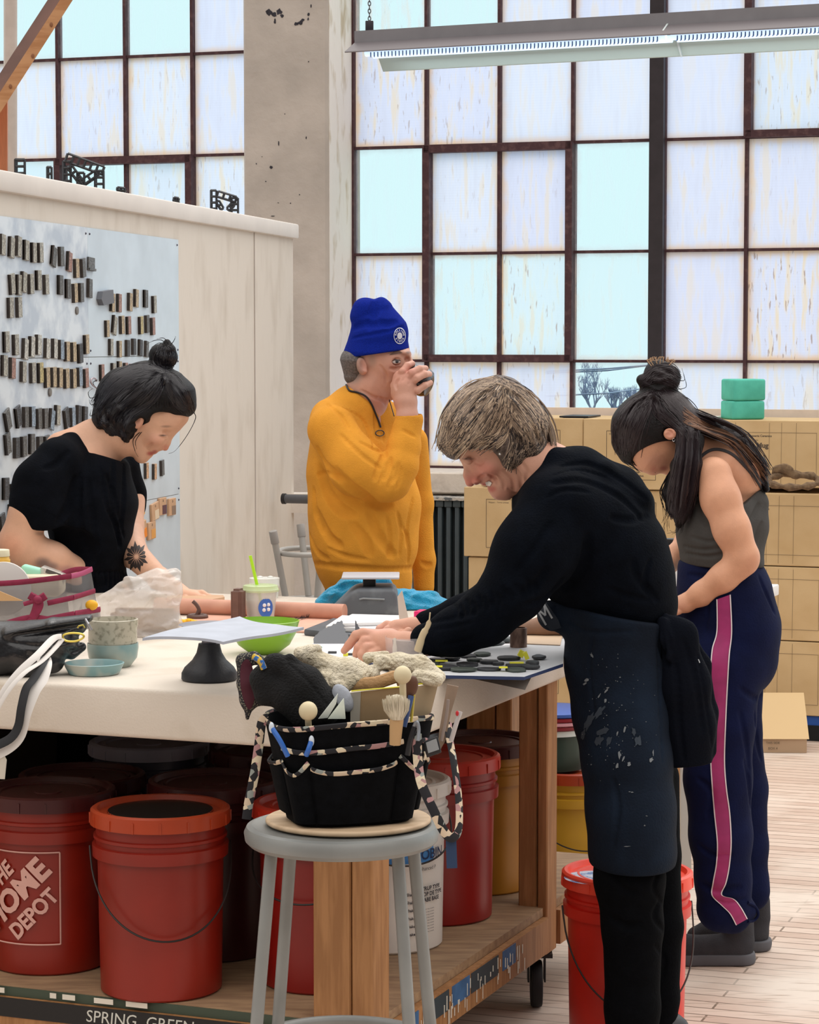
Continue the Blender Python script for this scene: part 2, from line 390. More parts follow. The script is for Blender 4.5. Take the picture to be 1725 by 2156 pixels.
n2 = N('ShaderNodeTexNoise'); n2.inputs['Scale'].default_value = 7; n2.inputs['Detail'].default_value = 8
mp2 = N('ShaderNodeMapping'); mp2.inputs['Rotation'].default_value = (0, 0, A); mp2.inputs['Scale'].default_value = (1, 9, 1); L(tc.outputs['Object'], mp2.inputs[0]); L(mp2.outputs[0], n2.inputs[0])
mr2 = N('ShaderNodeMapRange'); mr2.inputs[1].default_value = .56; mr2.inputs[2].default_value = .7; L(n2.outputs[0], mr2.inputs[0])
mx2 = N('ShaderNodeMix'); mx2.data_type = 'RGBA'; L(mr2.outputs[0], mx2.inputs[0]); L(mx.outputs[2], mx2.inputs[6]); mx2.inputs[7].default_value = lin('a5907f')
L(mx2.outputs[2], b.inputs['Base Color']); b.inputs['Roughness'].default_value = .6
bm = BM(); hexa(bm, (-6, 2, -.1), (6, 2, -.1), (6, 14, -.1), (-6, 14, -.1), (0, 0, .1))
tag(build('floor', bm, fm, smooth=False), kind='structure')

# ---- panes
pm = bpy.data.materials.new('window_glass'); pm.use_nodes = True; nt = pm.node_tree; nt.nodes.clear(); N = nt.nodes.new; L = nt.links.new
def MR(x, a, b_, c=0, d=1, smooth=False):
    m = N('ShaderNodeMapRange'); m.inputs[1].default_value = a; m.inputs[2].default_value = b_; m.inputs[3].default_value = c; m.inputs[4].default_value = d
    if smooth: m.interpolation_type = 'SMOOTHSTEP'
    L(x, m.inputs[0]); return m.outputs[0]
def MA(op, x, y=None, z=None):
    m = N('ShaderNodeMath'); m.operation = op
    for i, q in enumerate((x, y, z)):
        if q is None: continue
        if isinstance(q, (int, float)): m.inputs[i].default_value = q
        else: L(q, m.inputs[i])
    return m.outputs[0]
def MC(f, a, b_):
    m = N('ShaderNodeMix'); m.data_type = 'RGBA'
    if isinstance(f, (int, float)): m.inputs[0].default_value = f
    else: L(f, m.inputs[0])
    for i, q in ((6, a), (7, b_)):
        if isinstance(q, tuple): m.inputs[i].default_value = q
        else: L(q, m.inputs[i])
    return m.outputs[2]
uv = N('ShaderNodeUVMap'); uv.uv_map = 'UVMap'; su = N('ShaderNodeSeparateXYZ'); L(uv.outputs[0], su.inputs[0])
at = N('ShaderNodeAttribute'); at.attribute_name = 'pane'; sa = N('ShaderNodeSeparateColor'); L(at.outputs[0], sa.inputs[0])
eu = MA('MINIMUM', su.outputs[0], MA('SUBTRACT', 1.0, su.outputs[0])); ev = MA('MINIMUM', su.outputs[1], MA('SUBTRACT', 1.0, su.outputs[1]))
ed = MA('MINIMUM', eu, MA('MULTIPLY', ev, 1.3))
cb = N('ShaderNodeCombineXYZ'); L(MA('ADD', MA('MULTIPLY', su.outputs[0], 1), MA('MULTIPLY', sa.outputs[0], 37)), cb.inputs[0]); L(MA('MULTIPLY', su.outputs[1], 1.4), cb.inputs[1]); L(MA('MULTIPLY', sa.outputs[0], 11), cb.inputs[2])
def noise(scale, stretch=(1, 1, 1), det=5):
    mp = N('ShaderNodeMapping'); mp.inputs['Scale'].default_value = stretch; L(cb.outputs[0], mp.inputs[0])
    n = N('ShaderNodeTexNoise'); n.inputs['Scale'].default_value = scale; n.inputs['Detail'].default_value = det; L(mp.outputs[0], n.inputs[0]); return n.outputs[0]
streak = noise(9, (1.6, .18, 1)); blot = noise(5); fine = noise(26, (1.5, .5, 1)); spots = noise(14, (2.2, .35, 1), 8)
stain = sa.outputs[2]
edge = MR(MA('ADD', ed, MA('MULTIPLY', blot, -.12)), -.045, .055, 1, 0, True)
rust = MA('MULTIPLY', edge, MR(stain, 0, 1, .25, 1))
cream = MA('MULTIPLY', MR(streak, .47, .66, 0, 1, True), MR(stain, .1, 1, .1, .9))
sp = MA('MULTIPLY', MR(spots, .625, .67, 0, 1), MR(stain, .5, 1, 0, .9))
rib = MA('MULTIPLY', MR(MA('SINE', MA('MULTIPLY', su.outputs[1], 260)), -1, 1, 0, .10), sa.outputs[1])
lav = MC(sa.outputs[0], (.565, .60, .75, 1), (.60, .65, .76, 1))
c = MC(rib, lav, (.44, .47, .58, 1))
c = MC(MR(streak, .3, .55, .25, 0), c, (.47, .47, .55, 1))
c = MC(cream, c, (.66, .56, .42, 1)); c = MC(MA('MULTIPLY', rust, .85), c, (.74, .50, .30, 1)); c = MC(sp, c, (.33, .24, .20, 1))
tl = N('ShaderNodeBsdfTranslucent'); L(c, tl.inputs[0]); tr = N('ShaderNodeBsdfTransparent'); tr.inputs[0].default_value = (.69, .80, .785, 1)
fr = MA('MAXIMUM', sa.outputs[1], MA('MAXIMUM', MA('MULTIPLY', rust, .9), MA('MAXIMUM', MA('MULTIPLY', cream, .7), sp)))
ms = N('ShaderNodeMixShader'); L(fr, ms.inputs[0]); L(tr.outputs[0], ms.inputs[1]); L(tl.outputs[0], ms.inputs[2])
mo = N('ShaderNodeOutputMaterial'); L(ms.outputs[0], mo.inputs[0])

def make_window(name, cols, rows, types, vents, thick):
    """cols/rows: wall coordinates of bar centres; vents: (c0,c1,r0,r1) heavier opening sashes"""
    root = empty(name, Wp(cols[0], rows[-1])); root['kind'] = 'structure'
    bm = BM(); uvl = bm.loops.layers.uv.new('UVMap'); cl = bm.loops.layers.float_color.new('pane')
    for i in range(len(cols)-1):
        for j in range(len(rows)-1):
            f, st = types.get((i, j), (1, .35+.3*random.random())); r = random.random()
            vs = [bm.verts.new(Wp(cols[i], rows[j+1])), bm.verts.new(Wp(cols[i+1], rows[j+1])), bm.verts.new(Wp(cols[i+1], rows[j])), bm.verts.new(Wp(cols[i], rows[j]))]
            fc = bm.faces.new(vs)
            for lp, q in zip(fc.loops, ((0, 0), (1, 0), (1, 1), (0, 1))): lp[uvl].uv = q; lp[cl] = (r, f, st, 1)
    g = build('glass_panes', bm, pm, None, smooth=False)
    fr_ = BM()
    for i, s in enumerate(cols):
        t = thick.get(i, .0075)
        wbox(fr_, s-t, s+t, rows[-1], rows[0], -.03, .02)
    for z in rows: wbox(fr_, cols[0], cols[-1], z-.0065, z+.0065, -.022, .018)
    f = build('steel_frame', fr_, M_steel, None, smooth=False)
    objs = [g, f]
    for (c0, c1, r0, r1) in vents:
        v = BM(); a, b_, zt, zb = cols[c0], cols[c1], rows[r0], rows[r1]; q = .021
        wbox(v, a-.008, a-.008+q*1.6, zb, zt, -.06, .03); wbox(v, b_-q*1.6+.008, b_+.008, zb, zt, -.06, .03); wbox(v, a, b_, zt-q*1.6, zt+.004, -.06, .03); wbox(v, a, b_, zb-.004, zb+q*1.4, -.06, .03)
        objs.append(build('opening_sash', v, M_steel, None, smooth=False))
    for o in objs:
        o.parent = root; o.matrix_parent_inverse = Matrix.Translation(root.location).inverted()
    return root
sc_ = lambda px: WP(px, 530)[0]
zr = lambda py, px=750: WP(px, py)[1]
z1, z2 = zr(313), zr(980); dz = (z1-z2)/3
rowsR = [z1+dz*k for k in (2, 1)]+[z1, z1-dz, z1-2*dz, z2]
colsR = [sc_(x) for x in (745, 901, 1054, 1208, 1388, 1573, 1741, 1915, 2090)]
typesR = {(0, 0): (0, .75), (1, 0): (0, .2), (0, 1): (1, .8), (1, 1): (1, .75), (2, 1): (1, .35), (3, 1): (1, .2), (4, 1): (1, .25), (5, 1): (.8, .9),
          (0, 2): (0, .12), (1, 2): (1, .6), (2, 2): (1, .6), (3, 2): (0, .15), (4, 2): (1, .55), (5, 2): (1, .6), (0, 3): (1, .65), (1, 3): (.25, .7), (2, 3): (.4, .95), (3, 3): (.15, .45), (4, 3): (1, .5), (5, 3): (1, .95),
          (0, 4): (1, .3), (1, 4): (.9, .9), (2, 4): (.9, .8), (3, 4): (0, .2), (4, 4): (.9, .5), (5, 4): (.9, .7)}
make_window('window_2', colsR, rowsR, typesR, [(1, 3, 2, 4), (5, 7, 0, 2)], {4: .035, 0: .012})
# dark structural mullion in front of the glazing
bm = BM(); wbox(bm, colsR[4]-.033, colsR[4]+.033, rowsR[-1], rowsR[0], -.07, .0); o = build('trim_6', bm, M_mull, smooth=False); o['kind'] = 'structure'
scl = lambda px: WP(px, 220)[0]
zl = lambda py: WP(300, py)[1]
zt = zl(119); dzl = zl(119)-zl(331)
rowsL = [zt+dzl, zt, zt-dzl, zt-2*dzl, zt-3*dzl, zt-4*dzl]
colsL = [scl(x) for x in (-160, -18, 126, 268, 409, 552)]
typesL = {(1, 0): (0, .1), (2, 0): (0, .1), (3, 0): (0, .1), (4, 0): (1, .3), (0, 0): (0, .1), (1, 1): (1, .5), (2, 1): (1, .65), (3, 1): (1, .65), (4, 1): (1, .55), (2, 2): (0, .3), (3, 2): (.7, .8), (4, 2): (.9, .8), (1, 2): (.3, .2)}
make_window('window_1', colsL, rowsL, typesL, [(2, 4, 2, 4)], {})

# ---- pier, walls, sill
T0 = -.34
s0, s1 = WP(513, 500, T0)[0], WP(690, 500, T0)[0]
bm = BM(); wbox(bm, s0, s1, 0, 3.7, T0, .1); o = build('wall_back', bm, M_pier, smooth=False, bevel=.012, seg=1); o['kind'] = 'structure'
bm = BM(); wbox(bm, s1-.002, s1+.003, rowsR[-1], 3.7, T0+.02, .02); o = build('trim_1', bm, M_reveal, smooth=False); o['kind'] = 'structure'
bm = BM(); z = rowsR[-1]
while z < 3.6:   # crumbling putty edge beside the first panes
    q = .12+random.random()*.2; t = random.random()*.008; wbox(bm, s1+.002, colsR[0]-.006+t, z, min(3.6, z+q), -.035-random.random()*.02, .02); z += q
o = build('trim_2', bm, M_oldframe, smooth=False); o['kind'] = 'structure'
zs = rowsR[-1]
bm = BM(); wbox(bm, s1, 4.2, 0, zs-.10, T0+.05, .1); o = build('wall_right', bm, M_plaster, smooth=False); o['kind'] = 'structure'
M_sill = mat('stone_sill', 'd8ccbf', .7, col2='b9aca0', vscale=12, vlo=.5, vhi=.75, bump=.2)
bm = BM(); wbox(bm, s1-.0, 4.2, zs-.10, zs-.004, T0-.07, .02); o = build('trim_3', bm, M_sill, smooth=False, bevel=.006, seg=1); o['kind'] = 'structure'
bm = BM(); wbox(bm, -4.5, s0, 0, rowsL[-1], T0+.05, .1); o = build('wall_front', bm, M_plaster, smooth=False); o['kind'] = 'structure'; o.name = 'wall_window_side'

# black chips and stains where paint has come off the pier
M_chip = mat('bare_patch', '34323a', .9, var=.3, vscale=60)
bm = BM()
def chip(px, py, w, h, n=9):
    pts = [(px+w*math.cos(2*PI*i/n)*random.uniform(.5, 1), py+h*math.sin(2*PI*i/n)*random.uniform(.5, 1)) for i in range(n)]
    prism(bm, [Wp(*WP(x, y, T0-.0005), T0-.0005) for x, y in pts], WN*-.001)
for q in ((566, 26, 9, 8), (577, 30, 8, 6), (588, 25, 9, 8), (594, 33, 5, 5), (579, 45, 3, 7), (624, 50, 6, 5), (633, 48, 7, 6), (638, 42, 4, 4), (650, 30, 3, 5), (649, 40, 2, 4), (655, 12, 2, 5), (571, 352, 4, 4), (560, 382, 1.6, 1.6), (587, 302, 1.4, 6), (612, 428, 1.5, 1.5), (540, 345, 1.5, 2), (650, 130, 1.2, 2), (586, 427, 2, 1), (552, 330, 1.2, 1.2), (575, 455, 5, 1.6), (631, 410, 1.4, 1.4), (645, 290, 1.5, 4), (600, 240, 1, 2)): chip(*q)
o = build('trim_4', bm, M_chip, smooth=False); o['kind'] = 'structure'

# ---- partition with capped top
PA = math.atan(1113/F); PD = Vector((math.sin(PA), math.cos(PA), 0)); PN = Vector((math.cos(PA), -math.sin(PA), 0))   # PN faces the room
PE = P(617, 500, 10.7); PE.z = 0
PT = plane_hit(300, 430, PE, PN).z
def Q(px, py, off=0): return plane_hit(px, py, PE+PN*off, PN)
ptop = plane_hit(400, 430, PE+PN*.02, PN).z
bm = BM(); hexa(bm, PE-PD*6, PE, PE-PN*.13, PE-PD*6-PN*.13, UP*(ptop-.04)); o = build('wall_left', bm, M_drywall, smooth=False); o['kind'] = 'structure'
capb = plane_hit(400, 466, PE+PN*.02, PN).z
bm = BM(); a = PE+PD*.03+PN*.02+UP*capb; bb = PE-PD*6+PN*.02+UP*capb; hexa(bm, bb, a, a-PN*.17, bb-PN*.17, UP*(ptop-capb)); o = build('trim_5', bm, M_cap, bevel=.008); o['kind'] = 'structure'
bm = BM(); x = Q(535, 600); hexa(bm, Vector((x.x, x.y, 0)), Vector((x.x, x.y, 0))+PD*.006, Vector((x.x, x.y, 0))+PD*.006+PN*.003, Vector((x.x, x.y, 0))+PN*.003, UP*capb)
o = build('trim_7', bm, mat('seam', 'b9aea6', .8), smooth=False); o['kind'] = 'structure'

# ---- sheet-metal board
sm = mat('galvanised_sheet', 'e3eaf0', .42, metal=.2, col2='c2ccd8', vscale=10, vlo=.42, vhi=.6, bump=.10, bscale=22, detail=6)
sm2 = mat('plain_sheet_metal', 'd5e1ea', .40, metal=.2, var=.07, vscale=5, bump=.03, bscale=9)
zT, zM, zB = Q(374, 505).z, Q(374, 1040).z, Q(374, 1260).z
def xx(px): return (Q(px, 700)-PE).dot(PD)
zM1 = Q(180, 752).z
sx_ = [xx(-150), xx(183), xx(374)]
def sheet(a, b_, zlo, zhi, m, label, off=.004):
    o_ = PE+PD*a+PN*off; r = empty('metal_sheet', o_+UP*zlo, label=label, cat='metal sheet', group='sheet metal board on the partition')
    bm = BM(); hexa(bm, Vector((0, 0, 0)), PD*(b_-a), PD*(b_-a)+UP*(zhi-zlo), UP*(zhi-zlo), PN*.0012); build('sheet', bm, m, r, smooth=False)
    for cx in (.018, b_-a-.018):
        for cz in (.02, zhi-zlo-.02):
            s = BM(); ball(s, PD*cx+UP*cz+PN*.001, (.004, .004, .004), u=8, v=6); build('screw', s, mat('screw', '4a4a5a', .4, metal=.6), r)
sheet(sx_[0], sx_[1]-.001, zM1+.001, zT, sm, 'mottled silver metal sheet covering the upper left of the test tile board')
sheet(sx_[1], sx_[2], zM1+.001, zT, sm2, 'smooth silver metal sheet at the upper right of the board beside the bare partition')
sheet(sx_[0], sx_[1]-.001, zM+.001, zM1-.001, sm, 'silver metal sheet in the middle row behind the dark haired woman on the left')
sheet(sx_[1], sx_[2], zM+.001, zM1-.001, sm2, 'silver metal sheet in the middle row right of the bun haired woman')
sheet(sx_[0], sx_[1]-.001, zB, zM-.001, sm, 'silver metal sheet low on the left behind the woman in black')
sheet(sx_[1], sx_[2], zB, zM-.001, sm2, 'blue grey metal sheet low on the right with tan test tiles')

# ---- test tiles: (photo x, y, tilt degrees, colour) row by row
TC = dict(g='a39f93', d='5d5b58', b='b09c7d', k='3c3b3e', w='bcbab2', y='b3a472', s='8a99a8', t='c79c76', o='d99a4a', r='9b7365')
TN = dict(g='grey speckled', d='dark grey', b='buff brown', k='black glossy', w='pale grey', y='olive yellow', s='blue grey', t='tan bare clay', o='orange banded', r='reddish brown')
rows_t = [
 ('top row of left sheet', 38, 'left', [(3, 515, 3, 'g'), (22, 521, 7, 'g'), (37, 519, 5, 'g'), (53, 527, 3, 'g'), (69, 532, 0, 'g'), (83, 532, -3, 'g'), (111, 540, 15, 'd'), (127, 540, -2, 'd'), (144, 551, 8, 'r'), (159, 565, -3, 'b'), (173, 564, -7, 'd'), (190, 556, -88, 'd')]),
 ('second row of left sheet', 38, 'left', [(23, 598, -8, 'g'), (38, 600, 2, 'g'), (48, 594, 6, 'g'), (63, 598, -3, 'g'), (79, 590, -2, 'g'), (95, 599, -3, 'g'), (125, 600, 1, 'd'), (141, 608, 0, 'd'), (156, 617, -4, 'b'), (169, 616, -2, 'd'), (187, 607, 3, 'd')]),
 ('third row of left sheet', 38, 'left', [(20, 648, -2, 'g'), (38, 647, -3, 'g')]),
 ('fourth row of left sheet', 38, 'left', [(11, 720, -2, 'g'), (31, 726, -2, 'g'), (51, 735, 7, 'w'), (65, 730, 4, 'w'), (79, 726, 2, 'w'), (97, 734, 5, 'w'), (113, 734, 2, 'w'), (127, 736, 0, 's'), (139, 740, -1, 'b'), (153, 741, -2, 'b'), (167, 744, -4, 'k'), (180, 725, -3, 'b')]),
 ('fifth row of left sheet', 38, 'left', [(7, 770, 3, 'g'), (24, 775, 3, 'r'), (47, 783, 3, 'g'), (67, 785, -2, 'g'), (83, 785, -2, 'y'), (97, 795, -3, 'b'), (111, 794, -2, 'b'), (124, 795, 1, 'b'), (138, 797, -3, 'b'), (153, 797, -1, 'b'), (166, 793, -4, 's'), (179, 796, -4, 'r')]),
 ('sixth row of left sheet', 38, 'left', [(14, 884, -22, 'd'), (36, 877, -16, 'k'), (52, 878, 0, 'd'), (66, 877, -1, 's'), (80, 881, -3, 'd'), (93, 881, 0, 'd'), (107, 883, 15, 's'), (119, 874, 4, 'g'), (138, 880, -17, 'k'), (151, 878, -2, 's'), (164, 874, 5, 'k'), (177, 876, 4, 'k')]),
 ('seventh row of left sheet', 38, 'left', [(14, 934, -11, 'd'), (33, 943, 1, 'k'), (48, 940, -2, 'd'), (65, 935, 2, 'd'), (82, 940, 0, 'd'), (97, 938, -6, 'd')]),
 ('row of black tiles by the black sleeve', 40, 'left', [(10, 1029, 2, 'k'), (27, 1040, -4, 'k'), (3, 1105, -12, 'k'), (22, 1085, 5, 'd')]),
 ('top row of right sheet', 34, 'left', [(235, 637, 4, 'b'), (249, 638, 2, 'r'), (272, 636, 3, 'b'), (285, 628, 3, 'b'), (305, 629, 1, 'd'), (323, 641, -3, 'g')]),
 ('second row of right sheet', 34, 'left', [(224, 692, -2, 'b'), (239, 685, 15, 'g'), (255, 684, -3, 'b'), (269, 685, -3, 'r'), (295, 685, -3, 'y'), (308, 682, -3, 'd'), (320, 687, -3, 'r')]),
 ('third row of right sheet', 34, 'left', [(232, 731, 1, 'g'), (250, 735, 0, 'b'), (267, 733, 1, 'k'), (280, 730, 0, 'k'), (294, 732, 4, 'k'), (307, 735, 5, 'd')]),
 ('row above the bun haired woman', 34, 'left', [(213, 785, -2, 'r'), (237, 782, 2, 'g'), (250, 778, 2, 'b'), (263, 781, 0, 'r'), (276, 783, 0, 'r')]),
 ('upper row right of the black sleeve', 34, 'left', [(307, 991, -1, 't'), (324, 993, 1, 't'), (340, 985, -4, 'd')]),
]
TL = .062
GRP = 'clay test tiles on the metal board'
M_tileside = mat('tile_clay', '4a423d', .9, var=.15, vscale=60)
def tile_mesh(m):
    bm = BM(); w, l, t = .044, TL, .006
    box(bm, (0, 0, t/2), (w, l, t)); bmesh.ops.bevel(bm, geom=bm.edges[:], offset=.0012, segments=1, affect='EDGES')
    box(bm, (-w/2+.004, 0, .0045), (.008, l*.98, .012))
    for f in bm.faces: f.material_index = 1 if f.calc_center_median().x < -w/2+.0003 else 0
    me = bpy.data.meshes.new('test_tile'); bm.to_mesh(me); bm.free(); me.materials.append(m); me.materials.append(M_tileside); return me
TM = {k: tile_mesh(mat('glaze_'+k, v, .35, var=.35, vscale=140, vlo=.42, vhi=.58, bump=.4, bscale=180)) for k, v in TC.items()}
Rb = Matrix((PD, UP, PN)).transposed().to_4x4()   # local x along board, y up, z out
ORD = ['first', 'second', 'third', 'fourth', 'fifth', 'sixth', 'seventh', 'eighth', 'ninth', 'tenth', 'eleventh', 'twelfth']
def put_tile(name, me, px, py, ang, label, sc=1, cat='tile', off=.006, group=GRP):
    o = bpy.data.objects.new(name, me); COL.objects.link(o)
    q = Q(px, py, off); o.matrix_world = Matrix.Translation(q) @ Rb @ Matrix.Rotation(math.radians(-ang), 4, 'Z') @ Matrix.Scale(sc, 4)
    return tag(o, label, cat, group)
for rn, hh, _, lst in rows_t:
    for i, (x, y, a, c) in enumerate(sorted(lst)):
        put_tile('test_tile', TM[c], x, y, a, '%s test tile, %s from left, %s' % (TN[c], ORD[i], rn), sc=hh/38*1.02 if y > 690 else 1.0)
def tag_tile(px, py, ang, c2, label):
    bm = BM(); box(bm, (0, 0, .004), (.082, .062, .009)); bmesh.ops.bevel(bm, geom=bm.edges[:], offset=.0015, segments=1, affect='EDGES')
    o = build('test_tile', bm, mat('bare_tan', 'c9a07c', .6, var=.06), smooth=False); q = Q(px, py, .006)
    o.matrix_world = Matrix.Translation(q) @ Rb @ Matrix.Rotation(math.radians(-ang), 4, 'Z'); tag(o, label, 'tile', 'wide tan tiles low on the metal board')
    bm = BM(); box(bm, (.014, -.012, .009), (.046, .032, .001)); d = build('glaze_swatch', bm, mat('swatch_'+c2, c2, .4), o, smooth=False)
    bm = BM(); tube(bm, catmull([(-.004, .02, .0085), (0, .024, .0085), (.004, .02, .0085), (0, .016, .0085)], 4, True), .0008, 4, True); build('stamp_mark', bm, M_tileside, o)
for q in ((323, 1077, -6, 'e3cdb0', 'wide tan tile with cream swatch, lower left of the tilted trio by the black sleeve'), (339, 1066, 0, '5d3a45', 'wide tan tile with dark plum swatch, middle of the trio right of the black sleeve'), (359, 1067, 0, '8f7563', 'wide tan tile with grey brown swatch nearest the board edge'),
          (297, 1118, -12, 'f08a28', 'wide tan tile with bright orange swatch, tilted, low on the board'), (316, 1117, -2, 'e0a054', 'wide tan tile with faint orange edge, lowest on the right'), (279, 1122, -3, '4c3b36', 'wide tan tile with dark swatch half hidden by the black dress')): tag_tile(*q)
bm = BM(); prism(bm, [Q(*q, .006) for q in ((284, 1086), (291, 1094), (304, 1082), (305, 1071))], PN*.002); tag(build('clay_scrap', bm, mat('yellow_glaze', 'f3b12a', .4), smooth=False), 'bright yellow three cornered glaze chip beside the black sleeve', 'tile')
bm = BM(); prism(bm, [Q(*q, .006) for q in ((206, 614), (228, 610), (230, 638), (208, 643), (203, 630))], PN*.018); tag(build('clay_tag', bm, mat('slate_tag', '6b6d74', .6), smooth=False), 'dark slate pentagon shaped tag with a pin hole on the right sheet', 'tag')
for px, py, lb in ((160, 654, 'small round grey magnet between the third and fourth tile rows'), (103, 826, 'small round grey magnet below the fifth tile row')):
    bm = BM(); q = Q(px, py, .004); cyl(bm, q, q+PN*.006, .013, seg=16); tag(build('magnet', bm, mat('magnet', '77726c', .5), bevel=.001), lb, 'magnet', 'round magnets')
bm = BM(); q0 = [Q(197+math.cos(t)*6, 803-math.sin(t)*7, .014) for t in np.linspace(0, 3.6, 10)]+[Q(x, y, .014) for x, y in ((196, 812), (205, 818), (216, 819))]; tube(bm, q0, .003, 6); tag(build('hook', bm, mat('hook_wire', 'a89aa0', .4, metal=.3)), 'curled wire hook on the metal sheet behind the dark hair', 'hook')

# ---- slotted angle shelving tops behind the partition
M_slot = mat('slotted_steel', '45474b', .5, metal=.4, var=.2, vscale=30)
def slotted(bm, a, b_, w=.032, pitch=.024, side=None):
    a = Vector(a); b_ = Vector(b_); d = (b_-a); n = max(2, int(d.length/pitch)); t = d.normalized(); v = t.cross(Vector((0, 1, 0))).normalized()*w
    r = .0045
    for s in (-.5, .5): tube(bm, [a+v*s, b_+v*s], r, 4)
    for i in range(n+1):
        c = a+d*i/n; tube(bm, [c-v*.5, c+v*.5], r*1.1, 4)
    back = Vector((0, .03, 0))
    tube(bm, [a-v*.5+back, b_-v*.5+back], r, 4)
    for i in range(0, n+1): tube(bm, [a+d*i/n-v*.5, a+d*i/n-v*.5+back], r*1.1, 4)
def shelf_post(segs, Y, label):
    r = empty('shelf_upright', P(segs[0][1][0], segs[0][1][1], Y), label=label, cat='shelving', group='slotted steel shelving behind the partition')
    for nm, a, b_, w in segs:
        bm = BM(); e_ = P(*b_, Y)
        if nm == 'upright': e_.z = 0
        slotted(bm, P(*a, Y)-r.location, e_-r.location, w); build(nm, bm, M_slot, r)
shelf_post([('upright', (42, 336), (42, 378), .034)], 8.9, 'short slotted steel upright showing above the partition, beside the white pipe')
shelf_post([('upright', (104, 352), (104, 385), .016)], 9.1, 'thin slotted steel upright left of the larger bracket above the partition')
shelf_post([('upright', (141, 340), (141, 392), .028), ('rail', (140, 331), (217, 359), .03), ('upright', (209, 360), (209, 405), .032), ('brace', (147, 352), (172, 385), .02), ('brace', (172, 385), (203, 364), .02), ('upright', (170, 364), (170, 398), .026)], 9.3, 'large slotted steel bracket with zigzag braces above the partition')
shelf_post([('rail', (247, 397), (263, 399), .010), ('upright', (251, 402), (251, 430), .014)], 9.4, 'tip of a flat slotted rail poking just above the partition')
shelf_post([('rail', (366, 419), (376, 421), .014), ('upright', (370, 424), (370, 450), .014)], 9.7, 'tiny slotted rail end left of the rightmost bracket')
shelf_post([('upright', (450, 401), (450, 450), .022), ('rail', (458, 408), (497, 420), .022), ('upright', (494, 417), (494, 455), .028), ('brace', (458, 424), (468, 440), .014), ('brace', (480, 441), (490, 430), .014)], 10.0, 'slotted steel bracket at the right end near the concrete pier')

# ---- timber brace, post and pipe at top left
M_fir = mat('fir_timber', 'c79468', .6, col2='b27c50', vscale=8, stretch=(1, 1, 6), vlo=.4, vhi=.65); M_fir_shade = mat('fir_shaded_side', '6d4a3e', .6, var=.15, vscale=9)  # second, darker colour puts shade onto the beam's backlit side
bm = BM(); off = Vector((-.055, .035, -.005)); a, b_, c, d = P(134, -12, 8.8), P(161, -12, 8.8), P(-30, 285, 8.8), P(-30, 240, 8.8); hexa(bm, a, b_, c, d, off)
for f in bm.faces:
    f.normal_update(); f.material_index = 1 if f.normal.x < -.3 else 0
o = build('timber_brace', bm, M_fir, smooth=False); o.data.materials.append(M_fir_shade); tag(o, 'diagonal fir brace with its shaded side coloured brown across the top left window', 'beam')
for x, y in ((108, 52), (69, 118), (22, 182)):
    kb = BM(); ball(kb, P(x, y, 8.798), (.006, .002, .008), u=8, v=6); build('knot', kb, mat('knot', '8a5a3a', .7)).parent = o
bm = BM(); hexa(bm, P(-25, 205, 8.9), P(15, 205, 8.9), P(15, 380, 8.9), P(-25, 380, 8.9), (-.01, .08, 0)); tag(build('timber_post', bm, mat('post_wood', 'b9714c', .6, var=.12, vscale=10, stretch=(6, 6, 1)), smooth=False), 'reddish brown timber post under the diagonal brace at the left edge', 'post')
bm = BM(); cyl(bm, P(22, -20, 9.6), P(22, 400, 9.6), .026, seg=32); tag(build('vertical_pipe', bm, mat('pipe_paint', 'c9bcb2', .5, var=.05)), 'thick cream painted vertical pipe in front of the left window', 'pipe')

# ---- hanging strip light
LA = math.radians(24.9); LD = Vector((math.cos(LA), -math.sin(LA), 0)); LN = Vector((math.sin(LA), math.cos(LA), 0))
LO = P(768, 118, 9.28)
lamp = empty('strip_light', LO, label='long hanging fluorescent strip light in front of the big window', cat='ceiling light')
def lp_(s, n_, z): return LD*s+LN*n_+UP*z
def extr(bm, prof, s_a, s_b, th=None):
    A_ = [bm.verts.new(lp_(s_a, n_, z)) for n_, z in prof]; B_ = [bm.verts.new(lp_(s_b, n_, z)) for n_, z in prof]; m = len(prof)
    for i in range(m): bm.faces.new((A_[i], A_[(i+1) % m], B_[(i+1) % m], B_[i]))
    bm.faces.new(A_[::-1]); bm.faces.new(B_); bmesh.ops.recalc_face_normals(bm, faces=bm.faces)
M_lh = mat('lamp_grey', '8b888c', .45, metal=.1, var=.05, vscale=15); M_lw = mat('lamp_white', 'b5c6c0', .5)
z0 = LO.z
bm = BM(); extr(bm, [(-.045, .03), (.045, .03), (.045, .088), (-.045, .088)], -.02, 3.2); build('housing', bm, M_lh, lamp, smooth=False)
bm = BM(); extr(bm, [(-.045, .045), (-.125, .005), (-.128, .002), (-.124, .000), (-.045, .036)], -.02, 3.2); build('reflector', bm, mat('lamp_dark', '6b6568', .5), lamp, smooth=False)
bm = BM(); extr(bm, [(.045, .036), (.115, -.045), (.119, -.047), (.121, -.042), (.045, .045)], .02, 3.2); build('reflector', bm, M_lw, lamp, smooth=False)
bm = BM(); extr(bm, [(-.045, .028), (.045, .028), (.045, .031), (-.045, .031)], 0, 3.2); build('reflector_pan', bm, M_lw, lamp, smooth=False)
M_tube = mat('lit_tube', 'dff0ff', .3, emit=('c4deff', 1.0))
for a_, b_ in ((.02, 1.19), (1.21, 2.4), (2.42, 3.18)):
    for n_ in (-.03, .035):
        bm = BM(); cyl(bm, lp_(a_, n_, .006), lp_(b_, n_, .006), .013, seg=16); t = build('fluorescent_tube', bm, M_tube, lamp)
    bm = BM(); s = a_+.02
    while s < b_-.02: box(bm, lp_(s, -.03, -.0005), (.004, .03, .016)); s += .0145
    build('tube_rib', bm, mat('tube_rib', '5f88c8', .4), lamp, smooth=False)
